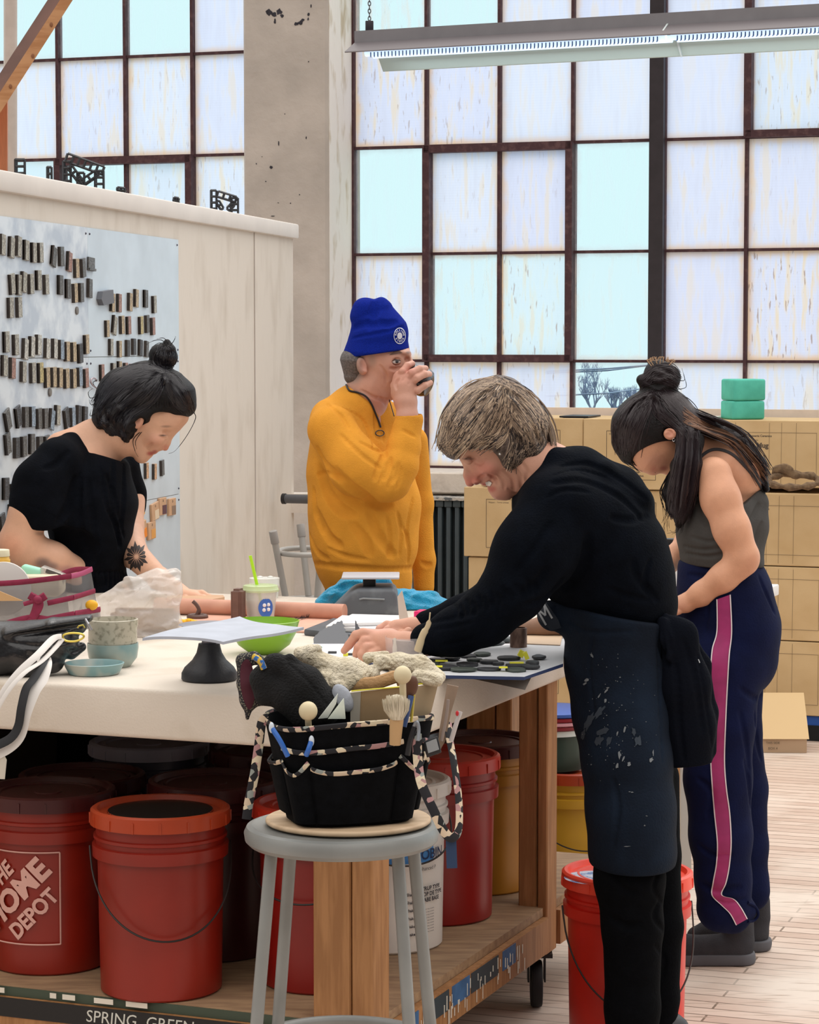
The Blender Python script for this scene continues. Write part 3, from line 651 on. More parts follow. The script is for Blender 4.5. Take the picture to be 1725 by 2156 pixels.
bm = BM(); extr(bm, [(-.128, .0), (-.045, .05), (.045, .05), (.12, -.045), (.11, -.05), (.04, .02), (-.04, .02)], 1.197, 1.203); build('joint_clip', bm, mat('clip', 'c9d4d4', .4), lamp, smooth=False)
def chain(bm, a, b_, r=.009, w=.0017):
    a = Vector(a); b_ = Vector(b_); n = int((b_-a).length/(r*1.5)); d = (b_-a)/n
    for i in range(n):
        c = a+d*(i+.5); v = Vector((1, 0, 0)) if i % 2 else Vector((0, 1, 0)); 
        tube(bm, [c+v*(r*.55*math.cos(t))+d.normalized()*(r*math.sin(t)) for t in np.linspace(0, 2*PI, 10)[:-1]], w, 4, True)
for s in (.02, 2.9):
    bm = BM(); chain(bm, lp_(s, 0, .088), lp_(s, 0, .6)); build('chain', bm, mat('chain_steel', '4a464a', .4, metal=.5), lamp)
    bm = BM(); box(bm, lp_(s, 0, .105), (.03, .03, .045)); build('hanger', bm, mat('hanger', '2a2830', .5), lamp, bevel=.003)
ll = bpy.data.lights.new('strip_light_glow', 'AREA'); lo = bpy.data.objects.new('strip_light_glow', ll); COL.objects.link(lo); ll.shape = 'RECTANGLE'; ll.size = 3.0; ll.size_y = .06; ll.energy = 7; ll.color = (.85, .93, 1)
lo.location = LO+lp_(1.6, 0, -.012); lo.rotation_euler = (0, 0, -LA)

# ---- outside: bare trees and wires seen through the clear pane
def tree(px, base, top, Y, label, seed):
    rnd = random.Random(seed); bm = BM(); root = P(px, base, Y)
    def br(p, d, l, r, n):
        e = p+d*l; tube(bm, [p, p+d*l*.5+Vector((rnd.uniform(-1, 1), 0, rnd.uniform(-1, 1)))*l*.05, e], [r, r*.8, r*.6], 4)
        if n:
            for _ in range(3):
                q = Vector((rnd.uniform(-.75, .75), rnd.uniform(-.4, .4), rnd.uniform(.2, 1))); br(p+(e-p)*rnd.uniform(.5, 1), (d*.7+q).normalized(), l*rnd.uniform(.6, .85), r*.62, n-1)
    h = P(px, top, Y).z-root.z; br(root, UP.copy(), h*.34, .035, 6)
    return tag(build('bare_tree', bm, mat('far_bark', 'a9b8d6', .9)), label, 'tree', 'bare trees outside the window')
tree(1245, 900, 775, 40, 'bare tree outside seen through the clear pane, tallest and leftmost', 3)
tree(1290, 900, 800, 41, 'bare tree outside the clear pane, middle of three', 7)
tree(1335, 900, 815, 42, 'bare tree outside the clear pane just left of the hair bun', 9)
for i, (ya, yb, lb) in enumerate(((778, 768, 'upper power line outside the clear pane'), (782, 771, 'lower power line outside the clear pane'), (830, 822, 'lowest power line crossing the bare trees outside'))):
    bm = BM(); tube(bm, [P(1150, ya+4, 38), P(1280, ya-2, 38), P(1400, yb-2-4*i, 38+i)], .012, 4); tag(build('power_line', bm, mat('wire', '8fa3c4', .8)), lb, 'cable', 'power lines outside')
# ============================================================ TABLES, BUCKETS, CARTONS
TB = math.radians(21.5); TD = Vector((math.cos(TB), -math.sin(TB), 0)); TN_ = Vector((math.sin(TB), math.cos(TB), 0))
ZT = .91; K = PZ(800, 1479, ZT); K.z = 0
def T(u, v, z=0): return K-TD*u+TN_*v+UP*z
def tbox(bm, u0, u1, v0, v1, z0, z1): hexa(bm, T(u0, v0, z0), T(u1, v0, z0), T(u1, v1, z0), T(u0, v1, z0), UP*(z1-z0))
def solve(f, a, b_, n=40):
    fa = f(a)
    for _ in range(n):
        m = (a+b_)/2; fm_ = f(m)
        if (fm_ > 0) == (fa > 0): a, fa = m, fm_
        else: b_ = m
    return (a+b_)/2
px_of = lambda v: proj(np.array(v))
M_canvas = mat('canvas', 'd9cfc2', .9, col2='c8bcab', vscale=7, vlo=.5, vhi=.75, bump=.15, bscale=220)
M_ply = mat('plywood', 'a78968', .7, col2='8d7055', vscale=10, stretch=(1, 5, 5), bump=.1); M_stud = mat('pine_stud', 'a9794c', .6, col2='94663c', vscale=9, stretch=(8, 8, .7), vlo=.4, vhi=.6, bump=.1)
M_studlight = mat('pine_stud_pale', 'cfa377', .6, col2='b98a5d', vscale=9, stretch=(8, 8, .7), vlo=.4, vhi=.6)
M_black = mat('black_plastic', '1c1c20', .45); M_rub = mat('rubber', '17171a', .7)
wt = empty('work_table', T(1.3, .9, 0), label='large canvas covered wooden work table with a shelf of buckets below', cat='table')
def child(o, par): o.parent = par; o.matrix_parent_inverse = Matrix.Translation(par.location).inverted() if not par.rotation_euler.z else par.matrix_world.inverted(); return o
bm = BM(); tbox(bm, 0, 1.70, 0, 1.80, ZT-.104, ZT); child(build('table_top', bm, M_canvas, bevel=.010, seg=3), wt)
zsh = solve(lambda z: px_of(T((800-250)/5200*4.9, .0, z))[1]-2112, .1, .5)
zpost = .14
v2 = solve(lambda v: px_of(T(.02, v, .5))[0]-1153, .5, 1.5)
def post(u0, wu, v0, wv, two=True):
    bm = BM(); g = .002
    if two: tbox(bm, u0, u0+wu*.36-g, v0, v0+wv, zpost, ZT-.104); tbox(bm, u0+wu*.36+g, u0+wu, v0+.004, v0+wv, zpost, ZT-.104)
    else: tbox(bm, u0, u0+wu, v0, v0+wv, zpost, ZT-.104)
    return child(build('leg', bm, M_stud, bevel=.003, seg=1), wt)
post(.024, .132, .02, .09); post(.02, .075, v2, .075); post(.30, .13, 1.66, .09); post(1.52, .13, .02, .09); post(1.52, .13, 1.66, .09)
bm = BM(); tbox(bm, .03, 1.68, .014, 1.76, zsh-.02, zsh); child(build('shelf', bm, M_ply, smooth=False), wt)
bm = BM(); tbox(bm, .16, 1.51, .0, .035, zsh-.115, zsh-.021); child(build('shelf_rail', bm, M_stud, smooth=False), wt)
bm = BM(); tbox(bm, .012, .045, .115, v2-.002, zsh-.105, zsh-.021); o = child(build('shelf_rail', bm, M_stud, smooth=False), wt)
bm = BM(); tbox(bm, .012, .045, v2+.08, 1.655, zsh-.105, zsh-.021); child(build('shelf_rail', bm, M_stud, smooth=False), wt)
bm = BM(); tbox(bm, .16, 1.5, -.0015, 0, zsh-.062, zsh-.021); tp_ = child(build('black_tape', bm, mat('black_tape', '121214', .5), smooth=False), wt)
# chalk writing on the tape
c0 = T((800-238)/5200*4.98, -.002, zsh-.042); Mx = Matrix((TD, UP, -TN_)).transposed().to_4x4()
child(text_on('writing', 'SPRING  GREEN', .036, Matrix.Translation(c0) @ Mx, mat('chalk', 'cfcfc6', .9), None, shear=.1), wt)
# tapes and paint drips along the shelf edge
M_bt = mat('blue_tape', '35608c', .6, var=.2, vscale=30); M_dt = mat('dark_tape', '2d3a40', .6); M_wp = mat('white_paint', 'ddd6c8', .6)
rb = random.Random(8)
for a_, b_, m_ in ((.17, .24, M_bt), (.27, .42, M_dt), (.44, .55, M_bt), (.56, .74, M_dt), (.77, .86, M_bt)):
    bm = BM(); tbox(bm, .0105, .012, a_, b_, zsh-.07, zsh-.025); child(build('tape', bm, m_, smooth=False), wt)
bm = BM()
for _ in range(60):
    v = rb.uniform(.1, .95); h = rb.uniform(.008, .035); z = zsh-rb.uniform(.03, .075); tbox(bm, .0095, .0105, v, v+rb.uniform(.0015, .004), z-h, z)
child(build('paint_drips', bm, M_wp, smooth=False), wt)['kind'] = 'stuff'
bm = BM()
for u, w_ in ((.60, .045), (.69, .03), (.735, .015), (.52, .05), (.86, .03)): tbox(bm, u, u+w_, -.0012, .0, zsh-.012, zsh-.001)
bm2 = BM(); tbox(bm2, .16, 1.5, .0115, .0135, zsh-.0205, zsh-.001); child(build('edge_tape', bm2, mat('green_edge', '3e4a3c', .6), smooth=False), wt)
child(build('paint_spots', bm, M_wp, smooth=False), wt)['kind'] = 'stuff'
bm = BM()
for x, y, l in ((697, 1808, 24), (683, 1800, 20)): prism(bm, [P(x-2.2, y-25, 4.845), P(x+2.2, y-25, 4.845), P(x+1.6, y+l*.4, 4.845), P(x-1.2, y+l*.4, 4.845)], (0, .004, 0))
bm.free()
bm = BM(); tbox(bm, .44, 1.5, 1.765, 1.78, zpost, ZT-.105); child(build('back_panel', bm, mat('gap_blocker_dark', '3a2f2a', .9), smooth=False), wt)  # added dark panel, blacks out the gap under the table
bm = BM(); tbox(bm, 1.665, 1.68, .12, 1.65, zpost, ZT-.105); child(build('side_panel', bm, mat('gap_blocker_dark', '3a2f2a'), smooth=False), wt)  # added dark panel, hides the bright wall at the left end
bm = BM(); tbox(bm, 1.5, 1.68, 1.765, 1.78, zpost, ZT-.105); child(build('back_panel', bm, mat('gap_blocker_dark', '3a2f2a'), smooth=False), wt)  # rest of the added dark backing
# casters
def caster(q):
    r = empty('caster', (0, 0, 0)); bm = BM(); box(bm, q+UP*(zpost-.006), (.075, .075, .01)); box(bm, q+Vector((-.02, 0, zpost-.04)), (.004, .04, .07)); box(bm, q+Vector((.02, 0, zpost-.04)), (.004, .04, .07))
    f = build('caster', bm, M_black, smooth=False); bpy.data.objects.remove(r, do_unlink=True)
    bm = BM(); c = q+UP*.058; cyl(bm, c-Vector((.014, 0, 0)), c+Vector((.014, 0, 0)), .057, seg=32); wl = build('wheel', bm, M_rub, bevel=.005); wl.parent = f
    child(f, wt)
for u, v in ((.085, .06), (.06, v2+.04), (.36, 1.70), (1.58, .07), (1.58, 1.70)): caster(T(u, v))

# ---- buckets
def plastic(name, col, **k): return mat(name, col, .38, var=.12, vscale=5, **k)
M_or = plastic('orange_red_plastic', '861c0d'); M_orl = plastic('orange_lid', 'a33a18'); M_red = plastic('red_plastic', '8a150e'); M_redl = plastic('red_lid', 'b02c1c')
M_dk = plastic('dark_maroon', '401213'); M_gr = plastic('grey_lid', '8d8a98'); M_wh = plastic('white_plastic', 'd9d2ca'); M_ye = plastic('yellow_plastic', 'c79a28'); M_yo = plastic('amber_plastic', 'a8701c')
M_wire = mat('bail_wire', '35302e', .45, metal=.6)
def bucket(q, body, lid, label, rad=.15, h=.385, lidded=True, bail=None, grp='five gallon buckets under the table', bail_grip=False, name='bucket', bail_drop=.5):
    """q: floor point; parts body, lid, bail"""
    r = empty(name, q, label=label, cat='bucket', group=grp); s = rad/.155
    bm = BM(); t = .137*s; b0 = .128*s
    hb = h-.012; lathe(bm, [(0, .004), (b0-.008, .004), (b0, 0), (b0+.004, .004), (t, hb-.085), (t+.010, hb-.085), (t+.011, hb-.06), (t+.003, hb-.058), (t+.003, hb-.048), (t+.008, hb-.046), (t+.008, hb-.040), (t+.003, hb-.038), (t+.003, hb-.012), (t+.008, hb-.010), (t+.008, hb), (t+.002, hb), (t-.002, hb-.05), (b0-.006, .01), (0, .01)], 56)
    build('body', bm, body, r)
    if lidded:
        bm = BM(); z = h-.03; lathe(bm, [(t+.010, z), (t+.016*s, z+.001), (t+.014, z+.030), (t+.008, z+.034), (t+.001, z+.033), (t-.004, z+.022), (t-.02, z+.0225), (t-.022, z+.026), (t-.027, z+.026), (t-.029, z+.0225), (.03, z+.0225), (.028, z+.025), (0, z+.025)], 56)
        for i in range(16):
            a = 2*PI*i/16+.1; box(bm, ((t+.0155)*math.cos(a), (t+.0155)*math.sin(a), z+.012), (.003, .003, .022), Matrix.Rotation(a, 3, 'Z'))
        build('lid', bm, lid, r)
    if bail is not None:
        zz = h-.075; pts = []
        for i in range(19):
            a = PI*i/18; R_ = t+.016; drop = bail_drop*(h-.1)*math.sin(a)**.8
            an = bail+a; pts.append(((R_)*math.cos(an), (R_)*math.sin(an), zz-drop))
        bm = BM(); tube(bm, catmull(pts, 2), .0021, 6); build('bail', bm, M_wire, r)
        if bail_grip:
            bm = BM(); tube(bm, pts[bail_grip-1:bail_grip+2], .009, 10); build('grip', bm, M_wh, r)
    return r
def bpx(px, Y, z): return Vector(((px-CX)/F*Y*(1.0), Y, z))
E = zsh+.001
def wrap(center, R_, a0, z0):
    """flat (x,y) -> cylinder facing the camera, a0 angle offset"""
    def f(co):
        a = -PI/2+a0+co.x/R_; return Vector((R_*math.cos(a), R_*math.sin(a), z0+co.y))
    return f
M_pk = mat('faded_print', 'd2a296', .6)
def store_label(bk, a0, z0, size=.2, rad=.1355):
    g = empty('printed_label'); g.parent = bk; bpy.data.objects.remove(g, do_unlink=True)
    f = wrap(None, rad, a0, z0); c45 = math.cos(PI/4)
    parts = []
    for s_, t_, sz, bo in (('THE', (-.040, .044), .042, .0016), ('HOME', (-.002, .004), .060, .0026), ('DEPOT', (.041, -.036), .042, .0016)):
        me = text_mesh(s_, sz, bo); bm = BM(); bm.from_mesh(me); bpy.data.meshes.remove(me)
        bmesh.ops.subdivide_edges(bm, edges=[e for e in bm.edges if e.calc_length() > .012], cuts=2)
        for v in bm.verts:
            # stretched letters set along the rising diagonal
            x, y = v.co.x*(1.16 if s_ == 'HOME' else 1.0), v.co.y*1.12; X_, Y_ = (x*c45-y*c45), (x*c45+y*c45)
            ox, oy = t_[0]*c45*1.0, t_[1]
            v.co = f(Vector((X_+(t_[0]), Y_+t_[1]*.95, 0)))
        build('lettering', bm, M_pk, bk, smooth=False)
    bm = BM(); h_ = size/2
    ring = []
    n = 16
    for (a, b_) in (((-h_, -h_), (h_, -h_)), ((h_, -h_), (h_, h_)), ((h_, h_), (-h_, h_)), ((-h_, h_), (-h_, -h_))):
        P0 = [f(Vector((a[0]+(b_[0]-a[0])*i/n, a[1]+(b_[1]-a[1])*i/n, 0))) for i in range(n+1)]; tube(bm, P0, .0017, 4)
    build('label_border', bm, M_pk, bk, smooth=False)
bfront = None
b1 = bucket(bpx(94, 5.37, E), M_or, M_dk, 'red bucket with diagonal white stencil lettering at the far left under the table'); store_label(b1, -.42, .170)
bfront = bucket(bpx(332, 5.15, E), M_or, M_orl, 'front red bucket with orange lid and hanging wire handle left of the stool', bail=PI+.2, bail_drop=.62)
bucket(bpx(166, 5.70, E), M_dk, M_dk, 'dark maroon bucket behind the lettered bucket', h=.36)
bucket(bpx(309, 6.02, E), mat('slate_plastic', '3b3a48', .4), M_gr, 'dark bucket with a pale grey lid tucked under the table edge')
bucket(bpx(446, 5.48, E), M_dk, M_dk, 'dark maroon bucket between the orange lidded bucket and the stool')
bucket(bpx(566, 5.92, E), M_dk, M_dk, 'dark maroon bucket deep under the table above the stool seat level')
bf = bucket(bpx(676, 5.21, E), M_red, M_redl, 'bright red bucket behind the front table leg and stool', bail=PI*.9, bail_drop=.4); store_label(bf, 1.35, .2, .17)
bw = bucket(bpx(815, 5.55, E), M_wh, M_wh, 'white pail with blue tape label beside the front table leg', rad=.147, h=.375, bail=PI+.35, bail_grip=4, bail_drop=.35)
bh = bucket(bpx(924, 5.82, E), M_red, M_redl, 'red bucket on the shelf right of the white pail')
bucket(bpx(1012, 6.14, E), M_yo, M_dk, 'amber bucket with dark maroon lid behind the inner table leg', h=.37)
bucket(bpx(1206, 7.12, 0), M_ye, M_orl, 'yellow bucket with orange lid on the floor behind the aproned woman', grp='buckets on the floor', bail=PI+.3)
M_br = plastic('bright_red', 'd62a1c'); M_brl = plastic('bright_red_lid', 'ee4a33')
bfl = bucket(bpx(1327, 5.66, 0), M_br, M_brl, 'bright red lidded bucket standing on the floor behind the apron', grp='buckets on the floor', rad=.156, h=.395, bail=PI+.15, bail_drop=.75)
bm = BM(); lathe(bm, [(.0, .3901), (.055, .3901), (.07, .3903), (.075, .3898)], 24, c=(-.075, -.045, 0)); build('paper_patch', bm, mat('blue_white_patch', 'cfd8ea', .6, col2='6f8fc4', vscale=40, vlo=.5, vhi=.55), bfl, smooth=False)
for i, (a, z_) in enumerate(((-.25, .19), (-.25, .13))):
    f = wrap(None, .1345, -.20, .14+i*.1); bm = BM()
    for (x0, x1, y0, y1) in ((-.022, -.016, -.04, .05), (-.022, .01, -.04, -.034), (-.004, .001, -.03, .045)):
        n = 4; A_ = [bm.verts.new(f(Vector((x0+(x1-x0)*k/n, y0, 0)))) for k in range(n+1)]; B_ = [bm.verts.new(f(Vector((x0+(x1-x0)*k/n, y1, 0)))) for k in range(n+1)]
        for k in range(n): bm.faces.new((A_[k], A_[k+1], B_[k+1], B_[k]))
    build('print_mark', bm, mat('print_mauve', 'b58a90', .6), bfl, smooth=False)
# writing on the white pail
bm = BM(); f = wrap(None, .133, 0, 0); n = 24
for k in range(n):
    a, b_ = -.03+.15*k/n, -.03+.15*(k+1)/n; bm.faces.new([bm.verts.new(f(Vector(q))) for q in ((a, .205, 0), (b_, .205, 0), (b_, .238, 0), (a, .238, 0))])
build('blue_tape', bm, mat('painters_tape', '3b78b4', .6, var=.1, vscale=40), bw, smooth=False)
M_ink = mat('ink', '24242c', .7)
def wtext(s_, sz, x, z, par, rad=.1337, bold=0, a0=0, m=None):
    f = wrap(None, rad, a0, z); me = text_mesh(s_, sz, bold, 'LEFT'); bm = BM(); bm.from_mesh(me); bpy.data.meshes.remove(me)
    for v in bm.verts: v.co = f(v.co+Vector((x, 0, 0)))
    return build('lettering', bm, m or M_ink, par, smooth=False)
bm = BM(); lathe(bm, [(0, .3808), (.104, .3790), (.112, .3790), (.110, .3815), (0, .3825)], 48); build('lid_shade_disc', bm, mat('lid_shade_black', '0d0c0e', .2), bfront)  # dark disc paints the table's shade onto the lid top
wtext('ROBIN', .032, .062, .221, bw, bold=.0006, m=mat('pen', '1c2f55', .6)); wtext('Enhanced P', .012, .073, .19, bw); wtext('04', .017, .067, .165, bw, bold=.0005)
for i, (s_, x) in enumerate((('S SYRUP TYPE', .068), ('SIROP DE TYPE', .070), ('JARABE BASE', .070))): wtext(s_, .0125, x, .145-.013*i, bw, bold=.0004, rad=.1345-.0005*i)
for i in range(9): wtext('This product may contain', .0048, .073, .098-.0065*i, bw, rad=.1325-.0002*i)
for i in range(6): wtext('Shake T', .009, .045, .135-.018*i, bw, rad=.1332, bold=.0003)
wtext('ROB', .028, .088, .228, bf, rad=.1415, m=mat('pen', '1c2f55'))
# bin and lids deeper under the table
bm = BM(); lathe(bm, [(0, 0), (.100, 0), (.108, .10), (.116, .101), (.116, .118), (.108, .118), (.102, .10), (.096, .01), (0, .01)], 48, c=bpx(1160, 7.12, .387)); o = build('plastic_tub', bm, mat('dark_green', '1f3a30', .4)); tag(o, 'shallow dark green tub with white rim on the yellow bucket behind the table', 'tub')
bm = BM(); lathe(bm, [(.107, .104), (.118, .104), (.118, .120), (.107, .120), (.107, .104)], 48); o2 = build('rim', bm, mat('white_rim', 'd9e2e0', .35)); o2.location = bpx(1160, 7.12, .387); o2.parent = o
for i, (c_, nm) in enumerate((('7e1f2a', 'dark red'), ('d9a0ac', 'pink'), ('8c1a28', 'crimson'), ('3d63b8', 'blue'))):
    bm = BM(); lathe(bm, [(0, 0), (.12, 0), (.124, .003), (.124, .011), (.118, .012), (0, .010)], 40, c=bpx(1160+i*3, 7.12, .387+.121+i*.0125)); tag(build('flat_disc_lid', bm, mat('lid_'+nm.replace(' ', '_'), c_, .4)), nm+' flat lid in the small stack on the dark green tub', 'lid', 'stacked lids on the tub')

# ---- round metal stool in front
sc = bpx(718, 4.5, 0); ZS = .735
M_sg = mat('stool_grey', '848684', .42, metal=.15, var=.12, vscale=7, bump=.05)
st = empty('metal_stool', sc, label='grey metal stool with round seat in the foreground carrying the black tool caddy', cat='stool')
bm = BM(); lathe(bm, [(0, ZS-.028), (.150, ZS-.03), (.170, ZS-.036), (.178, ZS-.028), (.180, ZS-.014), (.175, ZS-.003), (.166, ZS), (.158, ZS-.003), (0, ZS-.004)], 64); build('seat', bm, M_sg, st)
for a_ in (222, 236, 304, 318):
    pass
for (x0, y0, x1, y1) in ((-.125, -.07, -.185, -.13), (-.095, .07, -.15, .14), (.103, -.07, .150, -.13), (.13, .05, .195, .11)):
    bm = BM(); tube(bm, [(x0, y0, ZS-.03), (x0+(x1-x0)*.5, y0+(y1-y0)*.5, (ZS-.03)*.5), (x1, y1, .012)], .0118, 16); lg = build('leg', bm, M_sg, st)
    bm = BM(); cyl(bm, (x1, y1, 0), (x1+(x0-x1)*.04, y1+(y0-y1)*.04, .035), .0145, seg=16); build('rubber_foot', bm, M_rub, lg)
bm = BM(); zr_ = solve(lambda z: px_of(Vector((sc.x, sc.y+.175, z)))[1]-2148, .2, .5); tube(bm, [(.172*math.cos(a), .175*math.sin(a), zr_) for a in np.linspace(0, 2*PI, 48)[:-1]], .010, 12, True); build('foot_ring', bm, M_sg, st)
bm = BM(); lathe(bm, [(0, 0), (.150, 0), (.153, .003), (.153, .007), (.150, .010), (0, .010)], 64, c=sc+Vector((.012, .01, ZS+.0005)), sy=.93); tag(build('wooden_disc', bm, mat('pale_wood', 'cdb394', .6, col2='bb9f80', vscale=8, stretch=(1, 6, 1)), bevel=.001), 'thin pale wooden disc between the tool caddy and the grey stool seat', 'board')

# ---- upturned stool far behind
Y_ = 9.2; st2 = P(640, 1262, Y_); zt2 = st2.z
M_sg2 = mat('pale_stool', 'aaa6a0', .45, metal=.2, var=.08, vscale=8)
us = empty('upturned_stool', st2, label='pale grey metal stool standing upside down behind the man in the orange sweatshirt', cat='stool')
for (bx, by, tx, ty) in ((601, 1255, 575, 1120), (650, 1255, 633, 1106), (690, 1255, 706, 1118), (668, 1262, 680, 1110)):
    dy = .12 if tx in (633, 706) else -.12
    bm = BM(); a = P(bx, by, Y_+dy*.6); b_ = P(tx, ty, Y_+dy); tube(bm, [a-st2, b_-st2], .0125, 12); l = build('leg', bm, M_sg2, us)
    bm = BM(); d = (b_-a).normalized(); cyl(bm, b_-d*.045-st2, b_+d*.004-st2, .0155, seg=14); build('rubber_foot', bm, mat('grey_foot', '9b9691', .6), l, bevel=.002)
rc = P(646, 1161, Y_)-st2; bm = BM(); tube(bm, [rc+Vector((.105*math.cos(a), .16*math.sin(a), 0)) for a in np.linspace(0, 2*PI, 40)[:-1]], .010, 10, True); build('foot_ring', bm, M_sg2, us)
bm = BM(); lathe(bm, [(0, -.005), (.15, -.005), (.16, .008), (.15, .02), (0, .02)], 40, c=(.02, 0, -.02)); build('seat', bm, M_sg2, us)
bm = BM(); gz = zt2-.026; hexa(bm, Vector((-.75, 8.95, gz-.03)), Vector((-.1, 8.75, gz-.03)), Vector((.0, 9.35, gz-.03)), Vector((-.62, 9.55, gz-.03)), (0, 0, .03)); g = build('side_table', bm, mat('grey_top', '9d9995', .6), smooth=False, bevel=.003); tag(g, 'low grey side table behind the man holding up the upturned stool', 'table')
for x, y in ((-.68, 9.0), (-.16, 8.83), (-.08, 9.3), (-.6, 9.48)):
    bm = BM(); cyl(bm, (x, y, 0), (x, y, gz-.029), .018, seg=12); build('leg', bm, M_sg2, g)

# ---- radiator, pipe, pipe bracket
M_rad = mat('radiator_paint', '3a464c', .5, var=.12, vscale=10)
def WPa(px, py, t): s_, z_ = WP(px, py, t); return Wp(s_, z_, t)
rd = empty('radiator', WPa(930, 1200, -.5), label='dark slate cast iron column radiator under the window sill', cat='radiator'); rd.location.z = 0
sR0 = WP(872, 1100, -.5)[0]; zRt = WP(930, 1046, -.5)[1]
for i in range(9):
    s_ = sR0+i*.0415; bm = BM()
    for dt in (-.0, .07, .14):
        hexa(bm, Wp(s_, .08, -.53+dt)-rd.location, Wp(s_+.022, .08, -.53+dt)-rd.location, Wp(s_+.022, .08, -.49+dt)-rd.location, Wp(s_, .08, -.49+dt)-rd.location, UP*(zRt-.10))
    a0 = Wp(s_-.008, zRt-.045, -.535)-rd.location; hexa(bm, a0, a0+WD*.038, a0+WD*.038+WN*.2, a0+WN*.2, UP*.03)
    a0 = Wp(s_-.008, .06, -.535)-rd.location; hexa(bm, a0, a0+WD*.038, a0+WD*.038+WN*.2, a0+WN*.2, UP*.04)
    hexa(bm, *[Wp(s_+.002, 0, -.44)-rd.location+v for v in (Vector(), WD*.016, WD*.016+WN*.03, WN*.03)], UP*.07)
    build('section', bm, M_rad, rd, bevel=.005, seg=2)
bm = BM(); a0 = Wp(sR0-.03, zRt-.014, -.545)-rd.location; hexa(bm, a0, a0+WD*.42, a0+WD*.42+WN*.22, a0+WN*.22, UP*.013); build('top_cover', bm, mat('dusty_board', 'b9b2a8', .8, col2='5c6062', vscale=40, vlo=.5, vhi=.56), rd, smooth=False)
bm = BM(); a0 = P(597, 1050, 10.35); b0 = a0+WD*.62; tube(bm, [a0, b0], .019, 20); pp = build('heating_pipe', bm, mat('pipe_grey', '55565a', .5, var=.1)); tag(pp, 'short dark grey horizontal pipe from the partition end behind the man', 'pipe')
bm = BM(); tube(bm, [a0-WD*.004, a0+WD*.010], .0225, 20); build('collar', bm, M_black, pp)
bm = BM(); c_ = P(625, 1062, 10.6); hexa(bm, P(612, 1080, 10.66), P(655, 1080, 10.66), P(655, 1040, 10.66), P(612, 1040, 10.66), (0, .12, 0)); tag(build('wall_block', bm, M_plaster, smooth=False), 'small cream block on the pier under the grey pipe', 'block')
# rolls of torn paper on radiator
# ---- cartons
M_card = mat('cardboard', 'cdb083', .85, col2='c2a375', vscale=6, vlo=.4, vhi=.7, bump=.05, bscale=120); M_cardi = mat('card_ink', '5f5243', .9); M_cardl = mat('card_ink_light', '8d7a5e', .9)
s_of = lambda px, py, t: WP(px, py, t)[0]
TBX = -1.28
zrow = [WP(1600, y, TBX)[1] for y in (1500, 1346, 1190, 1036, 883)]
def carton(s0, s1, zb, zt, t0, dep, label, face=None, jit=0):
    o_ = Wp(s0, zb, t0+jit); r = empty('carton', o_, label=label, cat='box', group='stacked cardboard cartons by the window')
    w_ = s1-s0-.004; h_ = zt-zb-.004; bm = BM(); hexa(bm, Vector(), WD*w_, WD*w_+WN*dep, WN*dep, UP*h_); build('box', bm, M_card, r, bevel=.003, seg=1)
    Mx = Matrix.Translation(-WN*.0006) @ Matrix((WD, UP, -WN)).transposed().to_4x4()
    def rect(x0, y0, x1, y1, m=M_cardi, wd=.0009):
        bm = BM()
        for a, b_ in (((x0, y0), (x1, y0)), ((x1, y0), (x1, y1)), ((x1, y1), (x0, y1)), ((x0, y1), (x0, y0))): tube(bm, [Mx @ Vector((*a, 0)), Mx @ Vector((*b_, 0))], wd, 4)
        build('printed_frame', bm, m, r, smooth=False)
    def tx(s_, x, y, sz, b=0, m=M_cardi, al='LEFT'): text_on('printed_text', s_, sz, Mx @ Matrix.Translation((x, y, 0)), m, r, bold=b, align=al)
    if face == 'qty':
        x0 = .10; rect(x0, .04, w_-.1, h_-.05)
        tx('Shipper:   Tierra Limited', x0+.01, h_-.063, .009); tx('Quantity:', x0+.085, .165, .013); tx('30 pcs /ctn', x0+.085, .143, .021, .0007)
        for i, q in enumerate(('Carton No.', 'Carton Dimensions (Metric)', 'GW: 10.5 kgs', 'NW: 15.5 kgs', 'MADE IN CHINA')): tx(q, x0+.085, .122-.0165*i, .010, .0003 if i > 1 else 0)
    if face == 'mug':
        rect(.03, .045, w_-.05, h_-.05, M_cardl); tx('Tierra Limited', .06, h_-.062, .010, .0004); tx('Ship To:  Gina Desserts Ceramics', .20, h_-.064, .0125, .0003); tx('USA', .30, h_-.082, .009); tx('Mug', .31, h_*.62, .028, .0012); tx('basketflower', .12, .06, .010)
        for x in (.18, .22, .36, .41, .47):
            bm = BM(); tube(bm, [Mx @ Vector((x, .01, 0)), Mx @ Vector((x+.002, h_-.01, 0))], .0007, 4); build('crease', bm, M_cardl, r, smooth=False)
    return r
tb = TBX
sA0, sA1 = s_of(977, 1080, tb), s_of(1228, 1080, tb); sB1 = s_of(1432, 1080, tb); sC1 = s_of(1755, 1080, tb); sA0b = s_of(985, 1240, tb); sT0 = s_of(1012, 930, tb)
rowsz = [zrow[0]-.004]+zrow[1:]
bz = [rowsz[0], rowsz[1], rowsz[2], rowsz[3], rowsz[4]]
lbl = ['bottom', 'second', 'third', 'top']
for r_ in range(4):
    a0 = (sA0b if r_ < 2 else sA0) if r_ < 3 else sT0
    carton(a0, sA1, bz[r_], bz[r_+1], tb, .42, 'carton in the left stack by the radiator, %s from the floor' % lbl[r_], 'qty', jit=.01*(r_ % 2))
    carton(sA1, sB1, bz[r_], bz[r_+1], tb, .42, 'carton in the middle stack behind the long haired woman, %s from the floor' % lbl[r_], 'qty', jit=.012*((r_+1) % 2))
    if r_ < 3: carton(sB1, sC1, bz[r_], bz[r_+1], tb, .42, 'carton marked Mug in the right stack, %s from the floor' % lbl[r_], 'mug', jit=.0)
